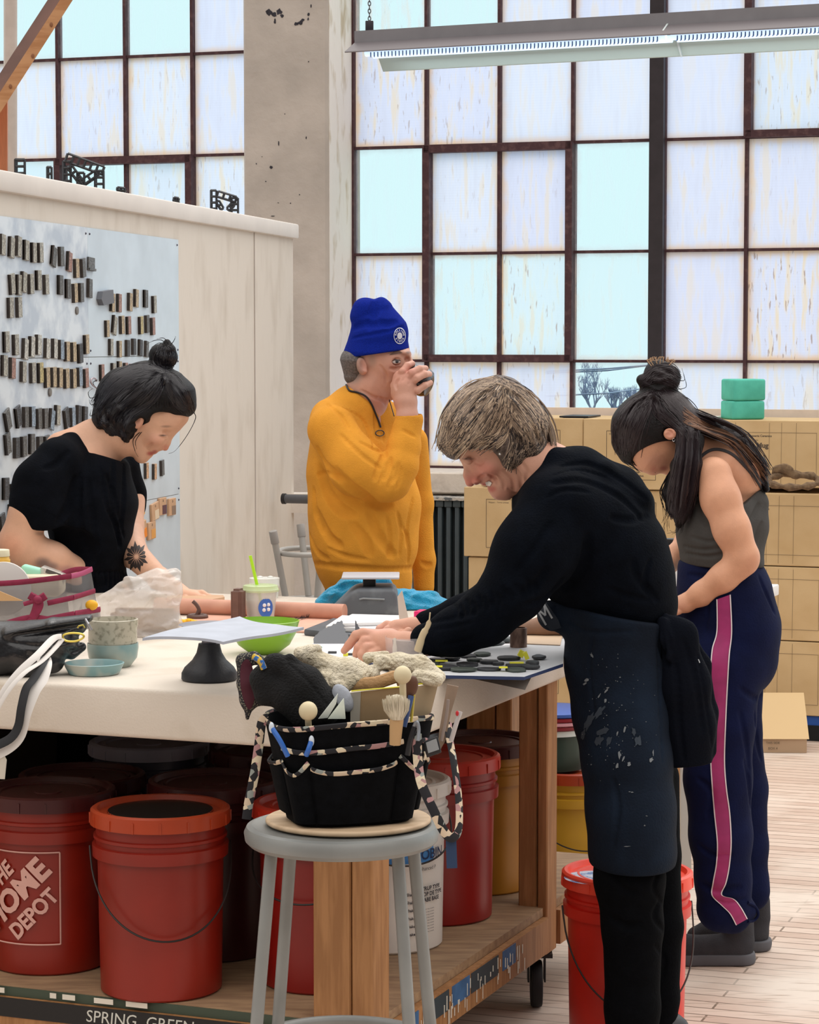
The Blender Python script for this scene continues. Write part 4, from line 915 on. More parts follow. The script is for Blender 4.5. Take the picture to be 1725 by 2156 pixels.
carton(sB1+.003, sC1-.02, bz[3]+.02, bz[4], tb+.02, .40, 'topmost carton marked Mug under the turquoise blocks', 'mug')
bm = BM(); a0 = Wp(sA0b+.02, 0, tb+.01); hexa(bm, a0, a0+WD*(sC1-sA0b-.02), a0+WD*(sC1-sA0b-.02)+WN*.42, a0+WN*.42, UP*(bz[0]-.002)); o = build('blue_pallet', bm, mat('pallet_blue', '1d4f9e', .6), smooth=False); tag(o, 'blue pallet under the cardboard cartons', 'pallet')
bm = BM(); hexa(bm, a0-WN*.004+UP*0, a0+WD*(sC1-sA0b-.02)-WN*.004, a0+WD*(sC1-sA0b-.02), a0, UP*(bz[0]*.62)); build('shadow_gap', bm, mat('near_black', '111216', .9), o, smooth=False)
# pale plank between cartons and glass
bm = BM(); s0_, zz = WP(1100, 870, -.80); s1_ = s0_+2.2; z1_ = WP(1400, 860, -.80)[1]; wbox(bm, s0_, s1_, z1_-.34, z1_, -.80, -.78); tag(build('pale_board', bm, mat('pale_board', 'e6d4c4', .7, var=.04), smooth=False), 'pale board standing behind the top row of cartons below the panes', 'board')
bm = BM(); wbox(bm, s0_, s1_, 0, z1_-.342, -.80, -.775); o = build('rear_panel', bm, M_plaster, smooth=False); tag(o, 'plain board base hidden behind the cartons', 'panel')
# turquoise foam blocks
M_tq = mat('turquoise_foam', '55c2ab', .7, col2='49b09a', vscale=14, bump=.05, bscale=200)
def foam(px0, px1, py0, py1, t, rot, label):
    s0_, zb = WP(px0, py1, t); s1_, zt_ = WP(px1, py0, t); bm = BM(); c = Wp((s0_+s1_)/2, zb, t+.06)
    R_ = Matrix.Rotation(-A+rot, 3, 'Z'); w_ = .125; h_ = zt_-zb; box(bm, (0, 0, h_/2), (w_, .18, h_), R_); o = build('foam_block', bm, M_tq, loc=c, bevel=.009, seg=3); return tag(o, label, 'foam block', 'turquoise foam blocks')
zc = bz[4]
def fb(px, z0, h_, rot, label):
    s_, _ = WP(px, 870, tb+.12); bm = BM(); box(bm, (0, 0, h_/2), (.145, .125, h_), Matrix.Rotation(-A+rot, 3, 'Z')); o = build('foam_block', bm, M_tq, loc=Wp(s_, z0, tb+.12), bevel=.009, seg=3); tag(o, label, 'foam block', 'turquoise foam blocks')
fb(1564, zc-.003, .076, .62, 'turquoise foam block, the lower one on the carton top'); fb(1565, zc+.074, .088, .66, 'turquoise foam block, the upper and larger one of the pair')
bm = BM(); a0 = Wp(s_of(1178, 872, tb+.03), zc-.002, tb+.03); hexa(bm, a0, a0+WD*.125, a0+WD*.125+WN*.2, a0+WN*.2, UP*.007); tag(build('tablet', bm, M_black, smooth=False, bevel=.001), 'flat black tablet lying on top of the middle cartons', 'tablet')
bm = BM(); a0 = Wp(s_of(1462, 874, tb+.06), zc-.003, tb+.06); hexa(bm, a0, a0+WD*.09, a0+WD*.1+WN*.12, a0+WN*.12, UP*.010); tag(build('paper_packet', bm, mat('paper_white', 'e8e2da', .8), smooth=False, bevel=.002), 'small white paper packet on the carton left of the turquoise blocks', 'paper')
# twisted brown paper ring
Yk = 9.85; bm = BM()
pts = [P(1672+54*math.cos(t), 1012+14*math.sin(t), Yk-.05*math.sin(t)) for t in np.linspace(0, 2*PI, 26)[:-1]]
tube(bm, pts, [.013+.005*math.sin(i*2.1) for i in range(25)], 10, True)
pt2 = [P(*q, Yk+.03) for q in ((1625, 1010), (1632, 990), (1655, 987), (1672, 1000), (1700, 1003), (1722, 1012))]; tube(bm, catmull(pt2, 4), [.006, .016, .02, .016, .01, .006], 10, flat=.5)
tag(build('paper_hat', bm, mat('brown_paper', '7a6247', .85, col2='5d4833', vscale=60, bump=.3)), 'crumpled brown paper hat wedged between the Mug cartons at the right edge', 'hat')
# open carton on the floor
oc = P(1648, 1566, 9.75); oc.z = 0
r = empty('open_carton', oc, label='small open carton on the floor with its flap leaning up, below the Mug cartons', cat='box')
Rw = Matrix.Rotation(-.05, 3, 'Z'); bm = BM()
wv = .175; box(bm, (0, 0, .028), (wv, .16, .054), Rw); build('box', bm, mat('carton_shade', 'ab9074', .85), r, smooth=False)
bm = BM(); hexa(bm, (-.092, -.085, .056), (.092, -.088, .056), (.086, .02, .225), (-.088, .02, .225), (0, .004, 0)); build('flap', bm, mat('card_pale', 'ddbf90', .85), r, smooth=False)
for i, q in enumerate(('THIS SIDE', 'BOX 4')): text_on('printed_text', q, .013, Matrix.Translation((-.05, -.0815, .04-.022*i)) @ Matrix.Rotation(PI/2, 4, 'X'), M_cardi, r)

# ---- second table on the right
t2 = empty('side_work_table', (1.1, 7.3, 0), label='white topped work table behind the long haired woman', cat='table')
z2_ = P(1641, 1230, 7.9).z
bm = BM(); c1 = P(1641, 1230, 7.9)-TN_*.8; c1.z = 0; L0 = c1-TD*.62-TN_*.0; hexa(bm, *[q+UP*(z2_-.035)-t2.location for q in (L0, c1, c1+TN_*.8, L0+TN_*.8)], UP*.035); build('table_top', bm, mat('white_top', 'e3e1de', .6), t2, bevel=.004)
for q, m_, w_ in ((P(1443, 1850, 7.2), mat('white_leg', 'bdbcb8', .5), .032), (P(1560, 1800, 7.75), mat('white_leg', 'bdbcb8', .5), .03), (P(1425, 1830, 7.75), M_studlight, .05)):
    bm = BM(); box(bm, (q.x-1.1, q.y-7.3, (z2_-.035+.03)/2+.0), (w_, w_, z2_-.035-.03)); l = build('leg', bm, m_, t2, smooth=False)
    bm = BM(); cyl(bm, (q.x-1.1, q.y-7.3, 0), (q.x-1.1, q.y-7.3, .031), .012, seg=12); build('foot', bm, mat('grey_foot', '9b9691', .6), l)
q = P(1413, 1180, 7.35); q.z = z2_; hB = P(1413, 1134, 7.35).z-z2_
bm = BM(); lathe(bm, [(0, 0), (.034, 0), (.036, .004), (.036, hB-.06), (.02, hB-.03), (.016, hB-.014), (0, hB-.014)], 28, c=q); o = build('squeeze_bottle', bm, mat('bottle_white', 'dcdad8', .4)); tag(o, 'white bottle with black cap on the table left of the long haired woman', 'bottle')
bm = BM(); cyl(bm, q+UP*(hB-.018), q+UP*hB, .022, seg=20); build('cap', bm, M_black, o, bevel=.001)
# ============================================================ THINGS ON THE TABLE
def Z(px, py): return PZ(px, py, ZT)
def mm(px, Y): return px*Y/F
# -- stacked glazed pots at the left
M_spk = mat('speckled_glaze', 'b9b3a2', .35, col2='8d8877', vscale=90, vlo=.5, vhi=.68, bump=.03); M_blg = mat('blue_glaze', '7f9ea0', .3, col2='a9b3ab', vscale=9, vlo=.45, vhi=.6); M_sgl = mat('cream_glaze', 'b9bdb4', .35, col2='7fa3a6', vscale=7, vlo=.46, vhi=.52)
q = Z(238, 1403)
bm = BM(); lathe(bm, [(0, 0), (.036, 0), (.040, .003), (.053, .02), (.0565, .042), (.0560, .052), (.0535, .052), (.053, .042), (.038, .008), (0, .006)], 48, c=q); o = build('glazed_bowl', bm, M_blg); tag(o, 'blue grey glazed bowl with a speckled cup nested in it', 'bowl')
bm = BM(); lathe(bm, [(0, .045), (.045, .045), (.052, .05), (.0535, .058), (.053, .085), (.0555, .092), (.0555, .104), (.0525, .105), (.051, .094), (.049, .055), (0, .05)], 48, c=q); o = build('speckled_cup', bm, M_spk); tag(o, 'speckled grey stoneware cup nested on top of the blue bowl', 'cup')
q = Z(198, 1419)
bm = BM(); lathe(bm, [(0, 0), (.050, 0), (.054, .002), (.062, .017), (.065, .024), (.062, .025), (.059, .022), (.052, .007), (0, .006)], 48, c=q); o = build('glazed_saucer', bm, M_sgl); tag(o, 'shallow pale blue glazed saucer in front of the nested cups', 'saucer')

# -- banding wheel with pale slab
q = Z(441, 1432); wheel = empty('banding_wheel', q, label='black cast iron banding wheel holding a wavy pale slab', cat='pottery wheel')
bm = BM(); lathe(bm, [(0, 0), (.056, 0), (.059, .004), (.0585, .016), (.052, .028), (.036, .043), (.027, .058), (.0235, .072), (.0225, .078), (0, .078)], 48); build('base', bm, mat('cast_iron', '1b1d24', .5, var=.2, vscale=40, bump=.1, bscale=150), wheel)
bm = BM(); lathe(bm, [(0, .077), (.0155, .077), (.016, .092), (.0195, .098), (.022, .107), (.026, .112), (.026, .116), (0, .116)], 32); build('spindle', bm, mat('spindle_steel', '72727c', .35, metal=.7), wheel)
bm = BM(); lathe(bm, [(0, .1155), (.06, .1155), (.064, .1175), (.06, .1195), (0, .1195)], 48); build('turntable', bm, mat('turntable', '8f8f98', .4, metal=.5), wheel)
zs_ = q.z+.120; cor = [PZ(300, 1344, zs_), PZ(470, 1352, zs_), PZ(640, 1334, zs_), PZ(505, 1308, zs_)]
bm = BM(); n = 22; g0 = {}
for i in range(n+1):
    for j in range(n+1):
        u, v = i/n, j/n
        # round the corners of a square slab
        a = cor[0].lerp(cor[1], u); b_ = cor[3].lerp(cor[2], u); p = a.lerp(b_, v); h = .003*math.sin(5*u+1)*math.sin(4*v)+.006*(abs(2*u-1)**3*abs(2*v-1)**2)*(-1 if v < .5 else 1)
        for k, dz_ in enumerate((0, .0055)): g0[i, j, k] = bm.verts.new(p+UP*(dz_+h+.001+.004*max(0, 1-((u-.5)**2+(v-.5)**2)*6)))
for i in range(n):
    for j in range(n):
        bm.faces.new((g0[i, j, 1], g0[i+1, j, 1], g0[i+1, j+1, 1], g0[i, j+1, 1])); bm.faces.new((g0[i, j, 0], g0[i, j+1, 0], g0[i+1, j+1, 0], g0[i+1, j, 0]))
for i in range(n):
    for (a, b_) in (((i, 0), (i+1, 0)), ((i+1, n), (i, n)), ((0, i+1), (0, i)), ((n, i), (n, i+1))): bm.faces.new((g0[(*a, 0)], g0[(*b_, 0)], g0[(*b_, 1)], g0[(*a, 1)]))
o = build('clay_slab', bm, mat('grey_slab', 'aeb4c0', .75, var=.05, vscale=20)); tag(o, 'thin pale grey slab with curling corners resting on the banding wheel', 'slab')

# -- green bowl
q = Z(556, 1376); bm = BM(); prof = [(0, 0), (.028, 0), (.033, .002), (.058, .02), (.072, .045), (.0785, .068), (.080, .072), (.077, .073), (.070, .047), (.055, .023), (.03, .007), (0, .006)]
lathe(bm, [(r*1.02, z*1.05) for r, z in prof], 56, c=q); tag(build('green_bowl', bm, mat('lime_plastic', '83b324', .3)), 'lime green plastic bowl behind the banding wheel', 'bowl')

# -- clear cup with lime straw
q = Z(549, 1308); cup = empty('iced_drink_cup', q, label='clear plastic drink cup with lime green straw behind the green bowl', cat='cup')
M_clr = mat('clear_plastic', 'eef2f0', .12, trans=.0, alpha=.42, spec=.6); M_lime = mat('lime_straw', 'b7ec2b', .35)
bm = BM(); lathe(bm, [(0, 0), (.031, 0), (.034, .004), (.043, .082), (.0435, .084), (.0425, .083), (.033, .006), (0, .003)], 40); build('cup_wall', bm, M_clr, cup)
bm = BM(); lathe(bm, [(.0435, .076), (.0475, .077), (.048, .082), (.046, .084), (.044, .092), (.036, .094), (0, .094), (0, .0925), (.042, .0915), (.043, .082)], 40); build('lid', bm, mat('lime_tinted_lid', 'd9ecb5', .2, alpha=.6), cup)
bm = BM(); a = P(527, 1170, q.y-.005)-q; b_ = P(556, 1294, q.y)-q; tube(bm, [a, b_], .0042, 12); build('straw', bm, M_lime, cup)
bm = BM(); lathe(bm, [(0, .004), (.032, .004), (.0375, .05), (0, .05)], 32); build('meltwater', bm, mat('cloudy_drink', 'dde3df', .3, alpha=.35), cup)
f = wrap(None, .0405, .42, .038)
bm = BM(); ctr = bm.verts.new(f(Vector((0, 0, 0)))); rr = [bm.verts.new(f(Vector((.0205*math.cos(t), .0245*math.sin(t), 0)))) for t in np.linspace(0, 2*PI, 28)[:-1]]
for i in range(27): bm.faces.new((ctr, rr[i], rr[(i+1) % 27]))
build('round_logo', bm, mat('logo_blue', '3f6fc4', .5), cup, smooth=False)
f = wrap(None, .0412, .42, .038)
for (x, y) in ((-.005, .007), (.006, .008), (-.006, -.005), (.006, -.004)):
    bm = BM(); ball(bm, f(Vector((x, y, 0))), (.0048, .0015, .005), u=10, v=6); ball(bm, f(Vector((x, y, 0)))+Vector((0, -.0012, 0)), (.002, .001, .002), u=8, v=5); build('logo_petal', bm, mat('logo_white', 'f2f4f8', .5), cup)
q = PZ(557, 1262, ZT)+Vector((0, .35, 0)); q = P(557, 1250, 6.85); q.z = ZT
bm = BM(); r_ = mm(32, 6.85); hh = P(557, 1216, 6.85).z-ZT; lathe(bm, [(0, 0), (r_*.9, 0), (r_*.95, hh-.025), (r_, hh-.024), (r_, hh-.001), (0, hh)], 36, c=q); lc = build('lidded_tub', bm, mat('frost_white', 'e4e6e0', .35)); tag(lc, 'small white lidded tub behind the clear drink cup', 'tub')
bm = BM()
for dx in (-.012, .017): ball(bm, q+Vector((dx, 0, hh)), (.009, .009, .005))
build('lid_bump', bm, mat('frost_white', 'e4e6e0'), lc)['kind'] = 'stuff'

# -- upright dark clay brick, rolled slab of clay, clay slab
bm = BM(); q = Z(502, 1312); w2 = mm(25, q.y); h2 = P(500, 1239, q.y).z-ZT; box(bm, (0, 0, h2/2), (w2, .04, h2), rotm('Z', -.3)); bmesh.ops.bevel(bm, geom=[e for e in bm.edges], offset=.007, segments=3, affect='EDGES'); tag(build('clay_brick', bm, mat('dark_clay', '6e5148', .6, var=.12, vscale=30, bump=.15), loc=q), 'upright dark brown clay brick left of the clear drink cup', 'clay')
M_tc = mat('terracotta_clay', 'cf9a83', .6, col2='bb8470', vscale=12, bump=.05); a = Z(300, 1296)+TD*.0; b_ = Z(716, 1301)
r_ = .0215; a = Z(330, 1292)+UP*r_; b_ = a+(Z(726, 1307)+UP*r_-a); bm = BM(); tube(bm, [a, a.lerp(b_, .5), b_], r_, 28); tag(build('clay_roll', bm, M_tc, bevel=.003), 'long terracotta roll of clay lying across the far side of the table', 'clay')
bm = BM(); hexa(bm, Z(380, 1325), Z(700, 1335), Z(735, 1308), Z(400, 1297), UP*.005); tag(build('rolled_slab', bm, mat('pink_clay', 'd8a690', .7, var=.08, vscale=15), bevel=.002), 'flat pinkish rolled clay slab in front of the terracotta roll', 'slab')
# bristle brush lying down
q0 = Z(619, 1312)+UP*.009; q1 = Z(650, 1306)+UP*.009; bm = BM(); tube(bm, [q0, q1], .0012, 5)
for i in range(60):
    t = random.random(); c = q0.lerp(q1, t); an = random.random()*2*PI; bm2 = c+Vector((math.cos(an)*.004, math.sin(an)*.006, math.sin(an*1.3)*.007)); tube(bm, [c, bm2], .0004, 3)
tag(build('bristle_brush', bm, mat('dark_bristle', '2c2024', .8), smooth=False), 'tiny dark bottle brush lying on the pink clay slab', 'brush')

# -- wooden paddle and clay ring by the far hand
bm = BM(); zp = ZT+.034; pl = [PZ(x, y, zp) for x, y in ((352, 1254), (380, 1250), (470, 1253), (473, 1257), (440, 1263), (352, 1264))]; prism(bm, pl, UP*-.007); tag(build('wooden_paddle', bm, mat('paddle_wood', 'c79f7d', .6, var=.08, vscale=10, stretch=(1, 8, 1)), smooth=False), 'flat tan wooden paddle held above the far hand of the left woman', 'paddle')
q = Z(416, 1305)+UP*.008; bm = BM(); tube(bm, [q+Vector((.021*math.cos(t), .021*math.sin(t), 0)) for t in np.linspace(0, 2*PI, 24)[:-1]], .007, 10, True)
tube(bm, catmull([q+Vector((-.003, 0, .0)), q+Vector((.004, 0, .016)), q+Vector((-.002, 0, .03)), q+Vector((-.012, 0, .04))], 5), [.006, .005, .005], 8); tag(build('clay_stamp', bm, mat('dark_tool', '5b4038', .5)), 'dark brown clay stamp with curled handle under the paddle', 'stamp')
# -- yellow sponge lumps
fg = Fld((Z(396, 1318)+Vector((-.05, -.05, -.01))), (Z(396, 1318)+Vector((.06, .06, .04))), .0012); c = Z(396, 1316)
for i in range(12): fg.ell(c+Vector((-.022+.004*i, random.uniform(-.01, .01), random.uniform(.004, .012))), (.007, .008, .006), None, .003)
tag(link('yellow_sponge', fg.mesh('yellow_sponge'), mat('yellow_sponge', 'f0b829', .8, bump=.4, bscale=200)), 'small bright yellow sponge between the plastic bag and the clay roll', 'sponge')

# -- clear plastic bag over a clay block
bgf = Fig(6.1, 190, 1180, 400, 1370, -.30, .25, .0028); D = bgf
q = Z(300, 1345); D.Dp = 5.95
D.ch([(228, 1338, 0, 22), (300, 1328, 0, 34), (350, 1318, 0, 34)], k=20); D.ch([(235, 1300, 0, 30), (300, 1270, 0, 46), (335, 1250, 0, 42)], k=20); D.ch([(300, 1265, 0, 35), (350, 1235, 0, 30), (366, 1212, 0, 12)], k=18); D.ch([(345, 1300, 0, 30), (352, 1250, 0, 26)], k=14); D.ch([(215, 1262, 0, 10), (260, 1240, 0, 12), (330, 1206, 0, 9)], k=16); D.ch([(352, 1216, 0, 14), (370, 1205, 0, 8)], k=8)
rb = random.Random(3)
for i in range(46):
    x, y = rb.uniform(215, 372), rb.uniform(1210, 1345); a_ = rb.uniform(-.9, .3); l = rb.uniform(12, 40)
    D.fold([(x, y), (x+l*.5*math.cos(a_)+rb.uniform(-4, 4), y+l*.5*math.sin(a_)), (x+l*math.cos(a_), y+l*math.sin(a_))], rb.uniform(2.5, 5), op=rb.choice('su'))
D.half((0, 0, ZT+.001), (0, 0, -1), k=.002)
pb = D.obj('plastic_bag', mat('milky_film', 'eee6e0', .16, alpha=.5, spec=.8, bump=.5, bscale=35)); tag(pb, 'crumpled clear plastic bag around a block of brown clay', 'bag')
q = Z(318, 1352); q.y = max(q.y, 5.80); bm = BM(); box(bm, (0, 0, .033), (.165, .045, .062), rotm('Z', -.1)); bmesh.ops.bevel(bm, geom=bm.edges[:], offset=.012, segments=3, affect='EDGES'); bmesh.ops.subdivide_edges(bm, edges=[e for e in bm.edges if e.calc_length() > .03], cuts=3, use_grid_fill=True)
o = build('clay_block', bm, mat('raw_clay', '8a6a58', .6, col2='74574a', vscale=20, bump=.3), loc=Vector((P(305, 1340, 5.965).x, 5.965, ZT+.001))); tag(o, 'brown clay block inside the crumpled plastic bag', 'clay')

# -- clear tote with maroon binding (left)
M_mar = mat('maroon_binding', '8c2345', .7, var=.12, vscale=60); M_vin = mat('smoky_vinyl', '8f8b8b', .18, alpha=.62, spec=.6)
tY = 5.55; tote = empty('craft_tote', Vector((P(80, 1400, tY).x, tY, ZT)), label='clear vinyl craft tote with maroon binding at the left table edge', cat='bag')
def tp(px, py, dy=0): return P(px, py, tY+dy)-tote.location
def panel(quad, m, nm, par, th=.0012, sub=6, bulge=0):
    bm = BM(); n = sub; G = {}
    a, b_, c, d = [Vector(x) for x in quad]; nn = (b_-a).cross(d-a).normalized()
    for i in range(n+1):
        for j in range(n+1):
            u, v = i/n, j/n; p = a.lerp(b_, u).lerp(d.lerp(c, u), v)+nn*bulge*math.sin(PI*u)*math.sin(PI*v)
            G[i, j] = bm.verts.new(p)
    fs = [bm.faces.new((G[i, j], G[i+1, j], G[i+1, j+1], G[i, j+1])) for i in range(n) for j in range(n)]
    r = bmesh.ops.solidify(bm, geom=fs, thickness=th); bmesh.ops.recalc_face_normals(bm, faces=bm.faces)
    return build(nm, bm, m, par)
def band(pts, w_, nm, m, par, th=.0016):
    bm = BM(); tube(bm, catmull(pts, 4), w_, 8, flat=th/w_, up=(0, 0, 1)); return build(nm, bm, m, par)
panel([tp(-60, 1340, -.02), tp(157, 1330, -.02), tp(150, 1215, 0), tp(-60, 1228, 0)], M_vin, 'front_panel', tote, bulge=.006)
panel([tp(157, 1330, -.02), tp(212, 1318, .05), tp(192, 1203, .06), tp(150, 1215, 0)], M_vin, 'side_panel', tote, bulge=.004)
panel([tp(-60, 1220, .2), tp(135, 1212, .16), tp(150, 1320, .16), tp(-60, 1320, .2)], M_vin, 'back_panel', tote)
band([tp(-60, 1231, -.004), tp(40, 1226, -.005), tp(150, 1213, -.004)], .0062, 'binding', M_mar, tote); band([tp(150, 1213, -.004), tp(172, 1208, .03), tp(194, 1198, .058)], .0062, 'binding', mat('pink_binding', 'b9527a', .6), tote)
band([tp(194, 1199, .06), tp(160, 1199, .1), tp(130, 1208, .12)], .006, 'binding', M_mar, tote)
band([tp(100, 1270, -.022), tp(155, 1258, -.022)], .006, 'binding', M_mar, tote); band([tp(155, 1258, -.022), tp(200, 1244, .05)], .006, 'binding', M_mar, tote); band([tp(90, 1305, -.03), tp(157, 1292, -.03)], .006, 'binding', M_mar, tote); band([tp(158, 1292, -.03), tp(211, 1283, .045)], .0065, 'binding', M_mar, tote); band([tp(0, 1316, -.03), tp(60, 1300, -.03), tp(100, 1303, -.03)], .006, 'binding', M_mar, tote)
panel([tp(158, 1330, -.03), tp(213, 1320, .045), tp(211, 1285, .045), tp(158, 1294, -.03)], M_vin, 'side_pocket', tote)
# ribbon knot
for pts, w_ in (([(62, 1253), (80, 1262), (96, 1254)], .009), ([(70, 1256), (84, 1268), (80, 1285), (62, 1312)], .008), ([(50, 1272), (70, 1266), (84, 1262)], .005), ([(78, 1262), (72, 1285), (66, 1300)], .006)): band([tp(x, y, -.034) for x, y in pts], w_, 'ribbon', M_mar, tote, th=.004)
bm = BM(); ball(bm, tp(80, 1263, -.038), (.011, .007, .009), rotm('Y', .3)); build('knot', bm, M_mar, tote)
bm = BM(); prism(bm, [tp(-60, 1240, -.03), tp(-5, 1243, -.03), (tp(48, 1265, -.03)), tp(-60, 1266, -.03)], (0, .004, 0)); o = build('wood_rib_tool', bm, mat('rib_wood', 'd3a877', .6), smooth=False); o.location = tote.location; tag(o, 'pointed pale wooden rib tool sticking from the front of the craft tote', 'tool')
def ontote(bm, nm, m, label, cat, **k):
    o = build(nm, bm, m, **k); o.location = tote.location; return tag(o, label, cat)
bm = BM(); cyl(bm, tp(-2, 1245, .07), tp(-2, 1178, .07), mm(24, tY)); cyl(bm, tp(-2, 1182, .07), tp(-2, 1171, .07), mm(24, tY), mm(21, tY)); o = ontote(bm, 'cream_jar', mat('amber_jar', 'e5b64f', .4), 'amber jar with cream lid standing in the craft tote at the left edge', 'jar')
bm = BM(); cyl(bm, tp(-2, 1171, .07), tp(-2, 1157, .07), mm(23, tY), mm(22, tY)); build('lid', bm, mat('cream_lid', 'e9dfc0', .5), o, bevel=.001)
bm = BM(); c = tp(8, 1240, .03); cyl(bm, c+Vector((0, -.004, 0)), c+Vector((0, .004, 0)), mm(58, tY), seg=48); ontote(bm, 'white_plate', mat('white_dish', 'ddd8d4', .35), 'round white dish standing on edge in the craft tote', 'plate', bevel=.002)
bm = BM(); box(bm, tp(67, 1204, .09), (.050, .035, .026), rotm('Y', .25)); ontote(bm, 'mint_sponge', mat('mint', '9edcc2', .6), 'mint green rounded sponge in the top of the craft tote', 'sponge', bevel=.008, seg=3)
bm = BM(); box(bm, tp(112, 1210, .10), (.06, .05, .022), rotm('Y', .35)); o = ontote(bm, 'clear_case', mat('clear_case', 'cfc9c4', .2, alpha=.6), 'small clear plastic case on top of the craft tote', 'case', bevel=.003)
bm = BM(); box(bm, tp(112, 1207, .072), (.035, .003, .009), rotm('Y', .35)); build('label', bm, mat('case_label', '55504e', .5), o)
bm = BM(); box(bm, tp(60, 1230, .09), (.16, .10, .05)); ontote(bm, 'cream_pouch', mat('cream_cloth', 'd9ccb3', .9), 'cream folded cloth packed inside the craft tote', 'cloth', bevel=.012)
bm = BM(); ball(bm, tp(193, 1274, .02), (.0145, .010, .012)); ontote(bm, 'yellow_round_cap', mat('yellow_cap', 'f3b41f', .5), 'small round yellow cap in the side pocket of the craft tote', 'cap')  # this ball is a plain yellow cap

# -- black leather bag with white strap
M_lea = mat('black_leather', '17181c', .28, spec=.6, bump=.12, bscale=120)
L_ = Fig(5.25, -70, 1270, 225, 1480, -.22, .22, .0026)
L_.ch([(-50, 1385, 0, 48), (60, 1365, 0, 44), (130, 1350, 0, 36)], k=14, fy=1.5); L_.ch([(-50, 1350, 0, 45), (70, 1338, 0, 30), (165, 1318, 0, 18)], k=10, fy=1.8); L_.ch([(20, 1330, -.02, 14), (110, 1312, -.02, 11), (188, 1301, -.01, 8)], k=6, fy=3.5); L_.ch([(60, 1390, -.02, 40), (110, 1392, -.02, 26)], k=10, fy=1.2); L_.ch([(150, 1375, -.01, 14), (172, 1362, 0, 10)], k=6)
for pts in (((30, 1338), (90, 1330), (170, 1318)), ((20, 1352), (80, 1360), (140, 1352)), ((135, 1365), (160, 1372), (180, 1358)), ((60, 1375), (70, 1395), (66, 1415))): L_.fold(pts, 3.5)
L_.half((0, 0, ZT+.001), (0, 0, -1), k=.002)
lb = L_.obj('leather_bag', M_lea); tag(lb, 'shiny black leather bag with white strap on the left front of the table', 'bag')
zips = [(180, 1304, 5.13), (186, 1315, 5.12), (192, 1327, 5.12)]
bm = BM(); tube(bm, [P(*q) for q in zips], [.0035, .0045, .005], 8, flat=.5); build('zip_pull', bm, mat('zip_silver', 'b9bcc4', .3, metal=.8), lb)
M_brs = mat('brass', 'd6c25a', .3, metal=.7)
bm = BM(); tube(bm, catmull([P(133, 1338, 5.1), P(150, 1333, 5.1), P(172, 1335, 5.1), P(176, 1342, 5.1), P(160, 1350, 5.1), P(138, 1349, 5.1)], 4, True), .0022, 8, True); tube(bm, [P(*q, 5.1) for q in ((163, 1322), (166, 1318), (175, 1316), (178, 1322))], .0016, 6); build('clasp', bm, M_brs, lb)
M_wst = mat('white_webbing', 'd9d4cf', .7); M_bst = mat('black_webbing', '1a1b1f', .7)
def ribbon(pts, w_, nm, m, par, Ys, flat=.12, up=None):
    q = [P(x, y, yy) for (x, y), yy in zip(pts, Ys)]; bm = BM(); tube(bm, catmull(q, 5), w_, 10, flat=flat, up=up or (1, 0, 0)); return build(nm, bm, m, par)
ribbon([(130, 1340), (112, 1345), (80, 1378), (40, 1415), (5, 1462), (-25, 1530)], .0075, 'strap', M_wst, lb, [5.09, 5.08, 5.0, 4.96, 4.94, 4.94], .2)
ribbon([(132, 1345), (118, 1362), (88, 1392), (50, 1418), (15, 1458), (-20, 1520)], .0055, 'strap', M_wst, lb, [5.09, 5.07, 5.0, 4.95, 4.93, 4.93], .3)
ribbon([(92, 1385), (94, 1400), (86, 1430), (70, 1455), (52, 1500), (40, 1545), (18, 1570), (-20, 1590)], .0150, 'strap', M_wst, lb, [5.05, 5.0, 4.965, 4.945, 4.93, 4.93, 4.93, 4.93], .1)
ribbon([(96, 1382), (88, 1400), (70, 1430), (55, 1450), (45, 1490), (38, 1530), (20, 1556), (-20, 1575)], .0095, 'strap', M_bst, lb, [5.04, 4.99, 4.955, 4.938, 4.924, 4.922, 4.92, 4.92], .12)
bm = BM(); tube(bm, [P(2, 1585, 4.93), P(6, 1600, 4.93), P(4, 1640, 4.93)], [.004, .008, .006], 8, flat=.4); build('strap_end', bm, mat('strap_tip', 'c9c2b4', .4), lb)

# -- kitchen scale
sY = 6.35; qs = P(768, 1300, sY); qs.z = ZT; scl_ = empty('kitchen_scale', qs, label='dark grey mechanical kitchen scale with pale square platform', cat='scale')
def sp_(px, py, dy=0): return P(px, py, sY+dy)-qs
M_sc = mat('scale_grey', '5b6066', .5, col2='7f858a', vscale=14, vlo=.5, vhi=.75)
bm = BM(); zb = .001
pts = [sp_(686, 1312), sp_(842, 1312), sp_(836, 1250), sp_(828, 1240), sp_(752, 1240), sp_(738, 1248)]; pts[0].z = zb; pts[1].z = zb
prism(bm, pts, (0, .17, 0)); build('body', bm, M_sc, scl_, bevel=.010, seg=3)
bm = BM(); tube(bm, [sp_(757, 1262, -.003), sp_(765, 1260, -.004), sp_(810, 1262, -.004)], .0022, 6); build('front_ridge', bm, mat('scale_ridge', '8d9296', .5), scl_)
bm = BM(); box(bm, (sp_(778, 1228, .085)), (.034, .034, .036)); build('neck', bm, M_black, scl_, bevel=.004)
zpl = sp_(780, 1212, .085).z; bm = BM(); box(bm, Vector((sp_(781, 1212, .085).x, .085, zpl)), (.150, .15, .006)); build('platform', bm, mat('platform_grey', 'b4b6bd', .4), scl_, bevel=.0025)

